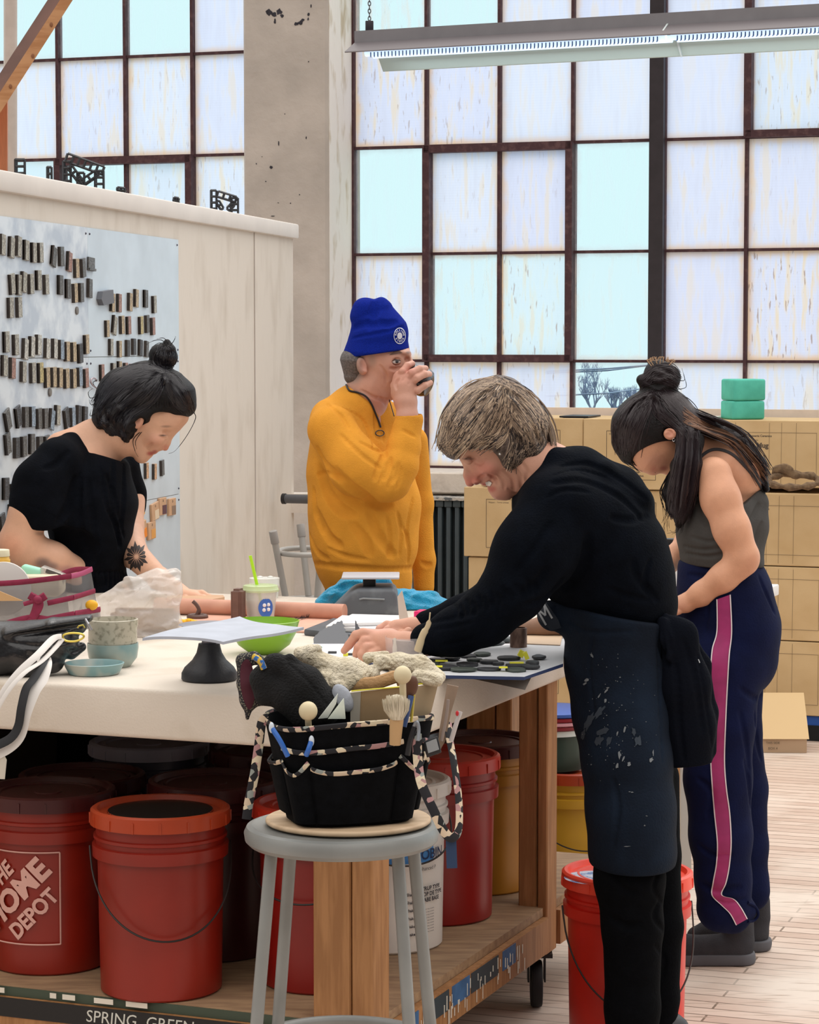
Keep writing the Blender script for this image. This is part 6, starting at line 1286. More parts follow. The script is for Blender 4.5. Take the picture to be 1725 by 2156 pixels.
bm = BM(); prism(bm, [P(x, y, 4.40) for x, y in ((942, 1441), (966, 1446), (950, 1500), (938, 1560), (921, 1590), (925, 1540))], (0, .004, 0)); tag(build('wooden_ruler', bm, mat('ruler_wood', '8d7866', .6, var=.1, vscale=30), smooth=False), 'flat grey brown wooden rib leaning at the right of the caddy', 'tool')
stick('needle_tool', [(944, 1473, 4.385), (940, 1510, 4.385), (930, 1560, 4.385)], .0028, mat('taupe', '8a7c74', .5), 'thin needle tool in front of the wooden rib', 'tool')
o = stick('red_tipped_pen', [(970, 1498, 4.37), (962, 1520, 4.37), (950, 1560, 4.38)], .0042, mat('pen_clear', 'b9b4b4', .3), 'clear pen with a red tip at the far right of the caddy', 'pen')
bm = BM(); ball(bm, P(963, 1502, 4.363), (.003, .002, .005)); build('red_tip', bm, mat('red_dot', 'b5202a', .4), o)
# ============================================================ PEOPLE
def spots(me, base, lst):
    """skin colour with local tints: (px, py, r, colour, strength) lips, cheeks, knuckles, tattoos"""
    V = verts(me); x, y = proj(V); c = np.tile(np.array(lin(base)[:3]), (len(V), 1))
    for px, py, rx, ry, col, k in lst:
        w_ = np.exp(-(((x-px)/rx)**2+((y-py)/ry)**2)**1.5)*k; c = c*(1-w_[:, None])+np.array(lin(col)[:3])*w_[:, None]
    paint(me, c)
def skinmat(name): return mat(name, 'ffffff', .5, attr='Col', var=.06, vscale=45, bump=.08, bscale=260, spec=.35)
def strands(f, guides, n, r, m, name, parent, jit=3, off=.0015, dyj=0, seed=1, per=7, free=False, D=None, r2=None):
    """hair strands between pairs of guide paths (photo points) combed over the hair volume"""
    rnd = random.Random(seed); bm = BM(); alls = []
    for (A_, B_), k in zip(guides, n):
        for _ in range(k):
            t = rnd.random(); ja = (rnd.gauss(0, jit), rnd.gauss(0, jit)); jb = (rnd.gauss(0, jit*1.5), rnd.gauss(0, jit*1.5)); m_ = len(A_)
            alls.append([(a[0]*(1-t)+b_[0]*t+ja[0]*(1-i/(m_-1))+jb[0]*i/(m_-1), a[1]*(1-t)+b_[1]*t+ja[1]*(1-i/(m_-1))+jb[1]*i/(m_-1)) for i, (a, b_) in enumerate(zip(A_, B_))])
    for s_ in alls:
        q = catmull([(a, b_, 0) for a, b_ in s_], 4); q2 = [(p.x, p.y) for p in q]
        if free: w_ = [P(a, b_, D+rnd.uniform(-dyj, dyj)*0) for a, b_ in q2]; dd = rnd.uniform(-dyj, dyj); w_ = [p+Vector((0, dd, 0)) for p in w_]
        else:
            W, hit = f.front(q2, off)
            if hit.sum() < 3: continue
            i0 = int(np.argmax(hit)); Y = W[:, 1].copy(); last = Y[i0]
            for i in range(len(Y)):
                if hit[i]: last = Y[i] if abs(Y[i]-last) < .03 else last+.01*np.sign(Y[i]-last)
                Y[i] = last
            w_ = [P(a, b_, y) for (a, b_), y in zip(q2, Y)]
        k = len(w_); tube(bm, w_, [r*(.35+.65*math.sin(PI*min(.95, (i+.8)/k))) for i in range(k)], 4)
    return build(name, bm, m, parent)
def cord(f, pts, r, m, name, parent, off=.003, g=None):
    q = catmull([(a, b_, 0) for a, b_ in pts], 5); q = [(p.x, p.y) for p in q]; W, hit = f.front(q, off)
    if g:
        W2, h2 = g.front(q, off); use = h2 & (~hit | (W2[:, 1] < W[:, 1])); W[use] = W2[use]; bm = BM(); tube(bm, [Vector(w_) for w_ in W], r, 8); return build(name, bm, m, parent)

# ------------------------------------------------------------ man in the mustard sweatshirt
DM = 7.2
man = empty('person', Vector((P(780, 1000, DM).x, DM, 0)), label='man in mustard sweatshirt and blue beanie standing and drinking from a dark cup', cat='person')
def par(o, p_):
    o.parent = p_; o.matrix_parent_inverse = Matrix.Translation(p_.location).inverted(); return o
B = Fig(DM, 640, 600, 950, 1290, -.26, .26, .0019)
# body core, neck, head
B.ch([(765, 920, .02, 60), (770, 1050, .01, 80), (775, 1180, 0, 75)], k=20); B.ch([(775, 880, 0, 40), (775, 820, 0, 42), (785, 790, 0, 42)], k=16)
B.el((797, 742, 0), (66, 54, 62), -8); B.el((815, 770, -.006), (48, 48, 44), 0, k=14)
B.ch([(788, 805, -.01, 36), (822, 822, -.008, 20)], k=14); B.ch([(822, 800, -.02, 27), (833, 820, -.018, 14)], k=12)
B.ch([(852, 748, -.028, 12), (866, 772, -.04, 8.5), (866, 780, -.042, 8)], k=6)     # nose
B.el((846, 742, -.022), (20, 26, 8), 10, k=6); B.el((835, 762, -.062), (9, 9, 7), 0, k=6, op='s'); B.el((858, 757, -.045), (6, 8, 6), 0, k=5, op='s')
B.el((835, 762, -.057), (9, 9, 6), 0, k=2)
B.el((842, 789, -.04), (13, 14, 10), 0, k=8)
B.el((762, 771, -.068), (11, 7, 19), -12, k=3); B.el((764, 768, -.079), (6, 5, 12), -12, k=3, op='s'); B.ch([(770, 782, -.074, 3.5)], k=4)
# raised forearm and hand (near side)
B.ch([(838, 1010, -.17, 30), (850, 940, -.16, 25), (858, 880, -.145, 21), (856, 850, -.14, 22)], k=10)
B.ch([(853, 842, -.135, 24), (852, 815, -.125, 25), (852, 800, -.12, 22)], k=8); B.ch([(838, 830, -.12, 14), (842, 795, -.115, 13)], k=8)
for pts in ([(843, 800, -.125, 9), (848, 783, -.135, 8.2), (858, 770, -.12, 7.5), (868, 766, -.10, 6.8)], [(856, 800, -.135, 9), (868, 785, -.148, 8.3), (884, 777, -.135, 7.6), (896, 776, -.11, 6.8)], [(864, 808, -.135, 8.8), (878, 796, -.15, 8), (894, 788, -.138, 7.4), (904, 788, -.115, 6.6)], [(868, 822, -.13, 8.5), (880, 822, -.145, 7.6), (894, 812, -.14, 7), (906, 806, -.12, 6.2)]):
    B.ch(pts, k=2.2)
B.ch([(842, 832, -.11, 11), (832, 812, -.095, 9), (838, 794, -.085, 7.5), (848, 784, -.082, 6.5)], k=5)
for pts in (((849, 800), (858, 787)), ((861, 808), (874, 797)), ((868, 818), (884, 808))): B.fold(pts, 2.4)
for pts in (((800, 770), (812, 790), (812, 812)), ((822, 776), (832, 778), (842, 774)), ((838, 798), (832, 808), (834, 818)), ((760, 822), (790, 838), (815, 842)), ((800, 838), (812, 850))): B.fold(pts, 3, depth=1.8)
me = B.mesh('body')
spots(me, 'cc9a86', [(845, 790, 26, 22, 'c4846f', .6), (866, 778, 14, 14, 'c2796a', .6), (762, 772, 12, 20, 'c88372', .6), (800, 850, 40, 20, 'b97a69', .6), (752, 760, 14, 40, '8d8078', .55), (746, 790, 14, 18, '8a7f78', .75), (783, 758, 10, 16, '9c8578', .6), (880, 790, 30, 16, 'd9a593', .5), (852, 870, 30, 20, 'd6a593', .5), (834, 770, 14, 6, 'a86f60', .5), (832, 744, 14, 3.5, '75605a', .8), (860, 742, 6, 3, '75605a', .8)])
mb_ = par(link('body', me, skinmat('skin_ruddy')), man)
o = par(patch(B, [(826, 762), (832, 758), (841, 759), (844, 763), (836, 766), (829, 765)], mat('eye_white', 'c9bdb8', .3), 'eye', None, off=.0008, step=3), man)
par(patch(B, [(833, 759), (838, 758.5), (840, 762), (837, 765), (833, 764)], mat('iris', '2c2a2e', .3), 'iris', None, off=.0016, step=2), o)
par(patch(B, [(820, 748), (830, 740), (842, 739), (848, 743), (840, 743), (828, 746)], mat('brow', '6b5248', .8), 'eyebrow', None, off=.0014, step=3), man)
par(patch(B, [(824, 761), (832, 756), (842, 757), (846, 761), (841, 759), (832, 758.5)], mat('lash', '3c2a26', .7), 'eyelid', None, off=.002, step=2), man)
# back hair
H = Fig(DM, 715, 730, 800, 815, -.12, .12, .0024); H.ch([(748, 760, 0, 32), (746, 790, 0, 22)], k=8, fy=1.6); H.el((768, 775, -.09), (15, 30, 24), 0, k=3, op='s'); par(H.obj('hair', mat('grey_short_hair', '6b6564', .9, var=.3, vscale=200, bump=.5, bscale=400)), man)
# beanie
Bn = Fig(DM, 715, 610, 890, 770, -.16, .16, .0022)
Bn.el((797, 712, 0), (62, 60, 44), -8, k=8); Bn.ch([(776, 662, 0, 33), (790, 700, 0, 50)], k=12, fy=1.05); Bn.ch([(806, 652, 0, 22), (818, 690, 0, 38)], k=14, fy=1.3); Bn.ch([(765, 650, 0, 21), (760, 668, 0, 22)], k=12, fy=1.4); Bn.ch([(803, 637, 0, 11), (806, 660, 0, 20)], k=8, fy=1.5)
# folded brim
pts = []
Bn.cone(P(795, 744, DM), P(798, 706, DM), 71*Bn.s, 60*Bn.s, .006, 'u', .93)
n_ = (P(795, 749, DM)-P(797, 706, DM)); Bn.half(P(800, 744, DM), (ray(734, 752)-ray(867, 733)).cross(Vector((0, 1, 0)))*-1 if (ray(734, 752)-ray(867, 733)).cross(Vector((0, 1, 0))).z > 0 else (ray(734, 752)-ray(867, 733)).cross(Vector((0, 1, 0))), k=.006)
for pts in (((742, 712), (770, 706), (810, 699), (850, 688)),): Bn.fold(pts, 3.2); 
for pts in (((788, 636), (786, 660), (778, 690)), ((744, 690), (770, 680), (800, 684)), ((836, 676), (815, 680), (800, 676))): Bn.fold(pts, 6, depth=4.6)
bean = par(Bn.obj('beanie', mat('royal_knit', '10268c', .95, var=.12, vscale=300, bump=.5, bscale=500, spec=.1)), man)
cx_, cy_ = 842, 707; M_bd = mat('badge_white', 'd7d9e4', .6)
ring = lambda r0, r1, k=22: [(cx_+r0*.82*math.cos(t)*1.0, cy_+r0*1.12*math.sin(t)) for t in np.linspace(0, 2*PI, k)]
bdg = par(patch(Bn, ring(15.5, 0)[:-1], M_bd, 'round_badge', None, off=.0012, step=4), bean) if False else None
def ringpatch(f, cx, cy, r0, r1, m, nm, parent, off, ex=.82, ey=1.12, k=28):
    A_ = [(cx+r0*ex*math.cos(2*PI*i/k), cy+r0*ey*math.sin(2*PI*i/k)) for i in range(k)]; B_ = [(cx+r1*ex*math.cos(2*PI*i/k), cy+r1*ey*math.sin(2*PI*i/k)) for i in range(k)]
    W, _ = f.front(A_+B_, off); bm = BM(); v = [bm.verts.new(q) for q in W]
    for i in range(k): bm.faces.new((v[i], v[(i+1) % k], v[k+(i+1) % k], v[k+i]))
    return par(build(nm, bm, m, None, smooth=False), parent)
ringpatch(Bn, cx_, cy_, 15.5, 14, M_bd, 'badge_ring', bean, .0016); ringpatch(Bn, cx_, cy_, 6.5, .2, M_bd, 'badge_centre', bean, .0016)
# letters round the badge
def badge_text(s_, a0, a1):
    for i, ch_ in enumerate(s_):
        a = math.radians(a0+(a1-a0)*i/(len(s_)-1)); up = 1 if a0 < a1 else -1
        me_ = text_mesh(ch_, 5.6, .22); bm = BM(); bm.from_mesh(me_); bpy.data.meshes.remove(me_)
        pts = []
        for v in bm.verts:
            x, y = v.co.x*up, v.co.y*up; rr = 10.3+y; an = a+x/10.3; pts.append((cx_+rr*.82*math.sin(an), cy_-rr*1.12*math.cos(an)))
        W, _ = Bn.front(pts, .0018)
        for v, q in zip(bm.verts, W): v.co = q
        par(build('badge_letter', bm, M_bd, None, smooth=False), bean)
badge_text('ROLLING', -78, 78); badge_text('STOCK', 238, 122)
# sweatshirt
S = Fig(DM, 620, 790, 930, 1270, -.30, .30, .0030)
S.ch([(748, 868, .02, 48), (738, 915, .02, 78), (748, 990, .01, 98), (762, 1080, 0, 108), (764, 1150, 0, 104), (765, 1182, 0, 96)], k=26, fy=1.05); S.ch([(800, 900, .03, 48), (815, 960, .03, 50), (828, 1060, .01, 52), (828, 1150, 0, 48)], k=24)
S.ch([(694, 880, -.06, 40), (752, 856, 0, 36), (808, 872, .08, 30)], k=36)                      # shoulders
S.ch([(698, 905, -.13, 50), (752, 985, -.19, 52), (810, 1014, -.19, 43)], k=30)                 # upper arm
S.ch([(826, 1016, -.19, 38), (842, 980, -.18, 38), (851, 940, -.165, 34), (856, 905, -.152, 30)], k=8)
S.ch([(858, 905, -.152, 29), (862, 884, -.146, 29)], k=3)
S.ch([(868, 930, .15, 34), (882, 1060, .16, 30), (892, 1180, .14, 24), (893, 1236, .13, 22)], k=14)   # hanging far arm
S.ch([(770, 1190, 0, 96), (775, 1216, 0, 94)], k=5)
S.el((778, 812, 0), (40, 52, 34), 25, k=6, op='s')
v_ = (P(835, 862, 7)-P(888, 893, 7)); S.half(P(862, 876, DM), (ray(835, 862)-ray(888, 893)).cross(Vector((0, -1, 0))), k=.004) if False else None
nn = np.array([-.49, 0, .87]) ; 
c_ = P(861, 868, DM-.147); S.cone(c_, c_+Vector((-.012, 0, .045)), .036, .040, .003, 's')        # open cuff
S.half(P(770, 1229, DM), (0, 0, -1), k=.004) if False else S.ell(P(760, 1266, DM), (.150, .22, .050), None, .003, 's')
S.fold([(657, 1186), (700, 1192), (760, 1198), (820, 1200), (868, 1196)], 5)
for pts, r_ in ((((700, 990), (740, 1030), (790, 1058), (822, 1062)), 9), (((668, 945), (690, 985), (720, 1010)), 6), (((672, 985), (690, 1040), (720, 1075), (745, 1085)), 8), (((668, 1000), (690, 996), (715, 1004)), 4), (((665, 1075), (690, 1130), (715, 1150)), 7), (((810, 955), (800, 985), (790, 1010)), 5), (((822, 965), (815, 995), (808, 1010)), 4), (((840, 975), (836, 1000), (826, 1015)), 3.5), (((708, 850), (760, 880), (780, 920), (792, 948)), 3), (((760, 930), (790, 945), (805, 950)), 4), (((690, 850), (720, 875), (735, 900)), 4),
                 (((870, 1050), (860, 1100), (858, 1150)), 4), (((780, 1080), (800, 1130), (830, 1170)), 7), (((740, 1100), (770, 1140), (780, 1170)), 7), (((850, 1110), (862, 1150), (860, 1185)), 4), (((650, 1120), (665, 1160), (690, 1178)), 5), (((888, 1185), (900, 1190), (908, 1188)), 4), (((848, 905), (862, 912), (874, 918)), 3), (((800, 880), (806, 905), (808, 930)), 3), (((790, 872), (792, 900), (798, 925)), 3)):
    S.fold(pts, r_)
for pts, r_ in ((((718, 915), (760, 955), (800, 985)), 4), (((812, 975), (806, 1000), (800, 1020)), 3), (((830, 985), (824, 1010), (816, 1030)), 3), (((846, 985), (842, 1010), (836, 1030)), 3), (((660, 1030), (664, 1080), (680, 1120)), 5), (((690, 1155), (730, 1172), (780, 1180)), 4), (((838, 1080), (846, 1120), (842, 1170)), 4), (((815, 1090), (822, 1130), (818, 1170)), 4)): S.fold(pts, r_)
sw = par(S.obj('sweatshirt', mat('mustard_fleece', 'db9736', .95, var=.07, vscale=14, bump=.3, bscale=300, spec=.15)), man)
C_ = Fig(DM, 700, 780, 870, 900, -.14, .14, .0024)
cord(S, [(729, 810), (736, 822), (752, 826), (770, 834), (782, 850), (790, 868), (798, 888), (802, 900)], .0028, mat('black_cord', '17151c', .5), 'glasses_cord', None, g=B).parent = None
gc = bpy.data.objects['glasses_cord']; par(gc, man)
bm = BM(); tube(bm, [P(820, 842, DM-.03), P(826, 862, DM-.06), P(830, 876, DM-.10)], .0015, 6); par(build('glasses_cord', bm, mat('black_cord', '17151c')), man)
W, _ = S.front([(792+9*math.cos(t)+8, 912+6*math.sin(t)) for t in np.linspace(0, 2*PI, 20)[:-1]], .004); bm = BM(); tube(bm, [Vector(q) for q in W], .0016, 6, True); gl = par(build('reading_glasses', bm, mat('black_cord', '17151c')), man)
# trousers
Tr = Fig(DM, 640, 1185, 930, 2100, -.24, .24, .0060); Tr.ch([(770, 1200, 0, 84), (772, 1290, 0, 90)], k=20, fy=1.1); Tr.ch([(765, 1300, -.08, 62), (770, 1560, -.1, 46), (768, 1860, -.1, 34)], k=14); Tr.ch([(775, 1300, .09, 62), (780, 1560, .1, 46), (780, 1860, .1, 34)], k=14); par(Tr.obj('trousers', mat('black_denim', '0a0c14', .9, spec=.1, var=.2, vscale=60)), man)
for dy in (-.1, .1):
    bm = BM(); c = Vector((P(775, 1500, DM+dy).x, DM+dy, .04)); ball(bm, c+Vector((.03, 0, 0)), (.14, .045, .04), u=20, v=10); par(build('shoe', bm, M_black), man)
# cup in his hand
ca = P(864, 795, DM-.084); cb_ = P(902, 808, DM-.100); ax = (cb_-ca).normalized(); R_ = ax.to_track_quat('Z', 'Y').to_matrix().to_4x4()
bm = BM(); lathe(bm, [(.040, -.012), (.0425, .02), (.042, .046), (.036, .060), (.022, .066), (0, .065)], 40); lathe(bm, [(.039, -.012), (.036, -.01), (.038, .02), (.036, .05), (0, .06)], 40)
bm.transform(Matrix.Translation(ca) @ R_); tag(build('drinking_cup', bm, mat('dark_glaze_cup', '2e2226', .15, var=.3, vscale=25, spec=.7)), 'dark glazed handleless cup held to the mouth of the man in mustard', 'cup')

# ------------------------------------------------------------ woman in black at the left
DL = 7.12
lw = empty('person', Vector((P(190, 1000, DL).x, DL, 0)), label='woman with dark top bun and black short sleeved dress leaning over the table', cat='person')
B = Fig(DL, -60, 780, 480, 1330, -.66, .32, .0021)
B.el((305, 862, 0), (80, 52, 62), 15); B.ch([(346, 880, 0, 42), (320, 915, 0, 33), (304, 936, 0, 23)], k=10)
B.el((380, 876, 0), (18, 30, 18), 30, k=12)
B.ch([(360, 908, 0, 9), (352, 932, 0, 6.5), (348, 942, 0, 7.2)], k=6); B.el((339, 943, -.010), (6.5, 6, 5.5), 0, k=3); B.ch([(335, 940, 0, 9), (327, 946, 0, 8)], k=6); B.ch([(325, 950, 0, 6.5)], k=2.5); B.ch([(316, 955, 0, 6.5)], k=2.5); B.ch([(299, 961, 0, 14)], k=8)
B.ch([(272, 922, 0, 36), (298, 950, 0, 19)], k=12, fy=.95); B.el((352, 914, -.045), (9, 9, 8), 30, k=6, op='s'); B.el((330, 925, -.025), (18, 22, 15), 0, k=12)
B.el((346, 919, -.036), (8, 6, 6), 35, k=2)
B.el((290, 884, -.074), (13, 6, 19), 12, k=3); B.el((289, 882, -.083), (7, 5, 11), 12, k=3, op='s')
B.ch([(215, 945, .01, 44), (250, 915, 0, 40), (275, 890, 0, 40)], k=18); B.ch([(130, 945, -.04, 36), (200, 925, 0, 40), (225, 940, .03, 36)], k=18)
B.ch([(180, 980, 0, 60), (190, 1100, 0, 62), (190, 1200, 0, 60)], k=20, fy=1.5)
B.fold([(307, 944), (313, 949), (320, 953), (326, 955)], 2, depth=.9, k=1.2); B.fold([(336, 918), (344, 923), (352, 922)], 1.6, depth=.7); B.fold([(304, 944), (312, 938), (320, 934)], 2.5, depth=1.6)
# near arm
B.ch([(95, 1000, -.19, 44), (62, 1080, -.22, 40), (40, 1140, -.22, 40)], k=12); B.ch([(40, 1148, -.22, 40), (110, 1180, -.18, 36), (180, 1212, -.12, 26), (222, 1232, -.08, 20)], k=16)
B.ch([(222, 1232, -.08, 19), (250, 1240, -.06, 17)], k=8)
for i, pts in enumerate(([(245, 1232, -.05, 8), (262, 1236, -.05, 7), (272, 1248, -.05, 6)], [(248, 1240, -.062, 8), (264, 1245, -.065, 7), (270, 1257, -.065, 6)], [(244, 1246, -.075, 7.5), (258, 1253, -.08, 6.5), (262, 1263, -.08, 5.8)], [(236, 1250, -.085, 7), (246, 1259, -.09, 6), (248, 1267, -.09, 5.4)], [(238, 1240, -.04, 8), (256, 1250, -.03, 7), (264, 1260, -.03, 6)])): B.ch(pts, k=2.5)
# far arm with hand under the paddle
B.ch([(270, 1040, .20, 38), (268, 1110, .12, 34), (280, 1165, .0, 30), (335, 1218, -.28, 22), (383, 1252, -.50, 18)], k=12)
B.ch([(385, 1256, -0.520, 18), (408, 1262, -0.530, 18)], k=8)
for pts in ([(405, 1250, -0.520, 8), (425, 1250, -0.525, 7.5), (440, 1258, -0.530, 7), (448, 1274, -0.535, 6)], [(408, 1258, -0.535, 8), (428, 1260, -0.545, 7.5), (440, 1270, -0.550, 7), (444, 1286, -0.550, 6)], [(405, 1266, -0.545, 8), (422, 1270, -0.555, 7.5), (430, 1282, -0.560, 6.8), (430, 1292, -0.560, 6)], [(398, 1272, -0.550, 7.5), (410, 1279, -0.560, 7), (414, 1290, -0.565, 6)], [(390, 1262, -0.550, 9), (378, 1278, -0.565, 8), (380, 1290, -0.570, 7)]): B.ch(pts, k=2.5)
me = B.mesh('body')
tat = [(84, 1123, 10, 5, '6b5a58', .5), (90, 1186, 18, 13, '5a5054', .8), (110, 1193, 14, 9, '6c5c5e', .7), (140, 1200, 20, 10, 'a9757c', .55)]
spots(me, 'e2b296', [(317, 955, 8, 4.5, 'b0524f', .9), (326, 951, 6, 4, 'b0524f', .8), (350, 944, 9, 8, 'd07f6c', .6), (325, 928, 20, 16, 'd69580', .5), (291, 888, 14, 18, 'c07f6c', .6), (343, 917, 8, 2, '3a2826', .9), (350, 898, 11, 2.5, '7d5f53', .6), (20, 1150, 30, 30, 'dd9a7c', .6), (260, 1255, 20, 12, 'd99a84', .6), (420, 1285, 40, 16, '9a6450', .85), (395, 1262, 30, 12, 'c18a72', .5)]+tat)
lbody = par(link('body', me, skinmat('skin_fair')), lw)
for i in range(15):
    a_ = 2*PI*i/15; c_, s_ = math.cos(a_), math.sin(a_); x, y = 287, 1172
    par(patch(B, [(x+4*c_, y+4*s_), (x+18*c_-4*s_, y+22*s_+4*c_), (x+(27 if i % 2 else 21)*c_, y+(34 if i % 2 else 26)*s_), (x+18*c_+4*s_, y+22*s_-4*c_)], mat('tattoo_ink', '3a3231', .6), 'tattoo', None, off=.0006, step=4), lbody)
# hair
Hh = Fig(DL, 165, 690, 435, 950, -.14, .14, .0024)
Hh.ch([(262, 822, 0, 50), (310, 818, 0, 54), (352, 830, 0, 48), (374, 845, 0, 36)], k=20, fy=1.22); Hh.ch([(392, 856, 0, 20), (382, 830, 0, 30)], k=12, fy=1.9); Hh.ch([(248, 842, 0, 48), (240, 880, 0, 42), (252, 902, 0, 30)], k=18, fy=1.35); Hh.ch([(268, 910, -.03, 20), (258, 915, -.02, 18)], k=10, fy=1.5)
Hh.ch([(330, 862, -.055, 20), (300, 872, -.06, 18), (272, 885, -.06, 24)], k=12)
Hh.el((352, 896, -.06), (38, 60, 24), 32, k=5, op='s'); Hh.el((346, 905, 0), (34, 60, 30), 30, k=6, op='s'); Hh.el((294, 892, -.10), (14, 26, 14), 10, k=4, op='s')
Hh.ch([(344, 782, 0, 17), (343, 768, 0, 16)], k=8); Hh.el((344, 750, 0), (31, 28, 26), 15, k=6); Hh.ch([(356, 735, -.01, 14), (352, 722, -.01, 8)], k=6)
for pts in (((322, 745), (335, 760), (358, 765)), ((330, 735), (350, 742), (372, 742)), ((325, 756), (340, 770), (358, 772))): Hh.fold(pts, 3)
rb = random.Random(12)
for i in range(34):
    t = i/33; x0, y0 = 345+rb.uniform(-10, 10), 782; a_ = PI*(1.02+.0*t)+t*1.0-.05
    x1, y1 = 205+190*t, (900-70*math.sin(PI*t)) if t < .5 else 860-20*(t-.5)
    mx_, my_ = (x0+x1)/2+rb.uniform(-6, 6), (y0+y1)/2-24*math.sin(PI*t); Hh.fold([(x0, y0+8), (mx_, my_), (x1, y1)], 2.6, op='s' if i % 2 else 'u', k=4)
for i in range(26):
    x, y = rb.uniform(205, 270), rb.uniform(835, 925); Hh.fold([(x+20, y-12), (x+4, y-4), (x-4, y+8), (x+6, y+16)], 3.5, op=rb.choice('su'))
M_bh = mat('black_hair', '09070b', .6, var=.3, vscale=60, spec=.3, bump=.3, bscale=300)
hair = par(Hh.obj('hair', M_bh), lw)
gd = [([(345, 785), (300, 790), (245, 810), (205, 860)], [(345, 785), (350, 800), (330, 845), (275, 880)]), ([(348, 785), (375, 795), (402, 835), (405, 862)], [(345, 788), (350, 820), (365, 850), (385, 866)]), ([(215, 850), (205, 880), (225, 905), (245, 928)], [(290, 860), (270, 890), (262, 905), (262, 922)]), ([(345, 775), (325, 760), (330, 735), (352, 728)], [(345, 775), (370, 765), (370, 740), (350, 735)]), ([(342, 776), (288, 768), (232, 793), (198, 848)], [(342, 784), (300, 788), (245, 815), (210, 860)])]
strands(Hh, gd, (220, 120, 160, 60, 120), .0011, mat('black_strands', '1b1920', .4, spec=.5), 'hair_strands', None, jit=3, off=.0005, seed=3).parent = None
par(bpy.data.objects['hair_strands'], hair)
bm = BM(); rb = random.Random(5)
fly = [[(352, 728), (340, 716), (322, 718), (308, 726)], [(356, 725), (345, 712), (330, 714)], [(358, 728), (366, 718), (370, 708)], [(350, 728), (336, 722), (318, 732)], [(203, 835), (190, 838), (186, 826), (195, 818)], [(200, 870), (190, 876), (192, 862)], [(205, 850), (192, 852), (188, 842)], [(205, 800), (196, 806), (203, 818)], [(405, 866), (412, 880), (395, 915), (370, 948), (355, 955)], [(300, 905), (281, 925), (284, 948), (291, 962)], [(302, 905), (286, 928), (288, 946)], [(230, 925), (240, 936), (256, 934)], [(322, 765), (300, 772), (290, 782)]]
for g in fly: tube(bm, catmull([P(x, y, DL-.05) for x, y in g], 5), [.0012, .0010, .0005], 5)
par(build('loose_strands', bm, M_bh), hair)['kind'] = 'stuff'
# dress
S = Fig(DL, -10, 880, 330, 1290, -.34, .34, .0030)
S.ch([(150, 985, 0, 66), (175, 1050, 0, 80), (190, 1120, 0, 78), (192, 1190, 0, 72)], k=26, fy=1.75); S.ch([(215, 1000, 0, 60), (232, 1060, 0, 54), (215, 1150, 0, 52)], k=20, fy=2); S.ch([(120, 975, -.16, 50), (84, 1020, -.2, 52), (78, 1060, -.21, 52), (88, 1082, -.21, 52)], k=20); S.ch([(250, 985, .16, 46), (268, 1040, .2, 38), (272, 1066, .2, 36)], k=18)
S.ch([(192, 1205, 0, 70), (200, 1260, 0, 82)], k=8, fy=1.5)
S.ch([(150, 940, -.08, 30), (130, 960, -.12, 40)], k=20)
S.el((228, 918, 0), (70, 100, 48), 30, k=10, op='s')
nrm = (ray(30, 1074)-ray(152, 1118)); S.cone(P(20, 1130, DL-.21), P(160, 1165, DL-.21), .068, .068, .005, 's')
S.ch([(84, 1040, -.21, 50), (80, 1060, -.21, 50)], k=4)
for pts, r_ in ((((145, 950), (120, 975), (95, 985)), 5), (((240, 975), (238, 1060), (255, 1150)), 5), (((212, 985), (225, 1060), (245, 1110), (250, 1150)), 4), (((262, 980), (262, 1040), (258, 1100)), 5), (((160, 1010), (150, 1060), (125, 1100)), 8), (((185, 1010), (195, 1080), (205, 1160)), 5), (((170, 1000), (165, 1070), (175, 1130)), 5), (((225, 1000), (245, 1060), (262, 1130)), 4), (((155, 1205), (200, 1207), (258, 1203)), 3)): S.fold(pts, r_)
for i in range(14): x = 192+i*5.6; S.fold([(x, 1206), (x+rb.uniform(-2, 3), 1225), (x+rb.uniform(-3, 5), 1245)], 2.2, op='s' if i % 2 else 'u')
S.fold([(34, 1062), (70, 1068), (110, 1085), (140, 1105)], 1.5)
par(S.obj('dress', mat('black_cotton', '080b12', .95, var=.2, vscale=30, bump=.3, bscale=250, spec=.1)), lw)
St = Fig(DL, 80, 1240, 330, 2150, -.3, .3, .008); St.ch([(200, 1260, 0, 84), (200, 1500, 0, 100), (200, 1650, 0, 110)], k=10, fy=1.3); par(St.obj('skirt', mat('black_cotton', '121419')), lw)
for dy in (-.1, .1):
    bm = BM(); x = P(200, 1500, DL+dy).x; tube(bm, [(x, DL+dy, .62), (x, DL+dy, .1)], [.05, .04], 14); ball(bm, (x+.06, DL+dy, .05), (.13, .045, .05)); par(build('leg', bm, M_black), lw)

# ------------------------------------------------------------ grey haired woman in the apron
DG = 5.46
gw = empty('person', Vector((P(1320, 1000, DG).x, DG, 0)), label='smiling woman with short grey blonde hair, black hoodie and dark apron, bending over', cat='person')
B = Fig(DG, 690, 790, 1420, 1430, -.24, .26, .0019)
B.el((1048, 905, 0), (92, 70, 84), -20); B.ch([(1004, 950, 0, 40), (1026, 974, 0, 36), (1050, 1002, 0, 26)], k=12)
B.ch([(988, 972, 0, 12), (986, 1000, 0, 9), (990, 1015, 0, 10)], k=8); B.ch([(1000, 1000, 0, 14)], k=8); B.el((1003, 1014, -.013), (8, 9, 7), 0, k=4)
B.ch([(1012, 1006, 0, 12), (1024, 1008, 0, 12)], k=8); B.ch([(1019, 1016, 0, 6.5)], k=3); B.ch([(1037, 1027, 0, 7.5)], k=3); B.ch([(1050, 1036, 0, 15), (1062, 1034, 0, 17)], k=10)
B.el((1034, 980, -.038), (26, 18, 20), -30, k=12); B.ch([(1064, 1016, 0, 32), (1090, 980, 0, 44)], k=18)
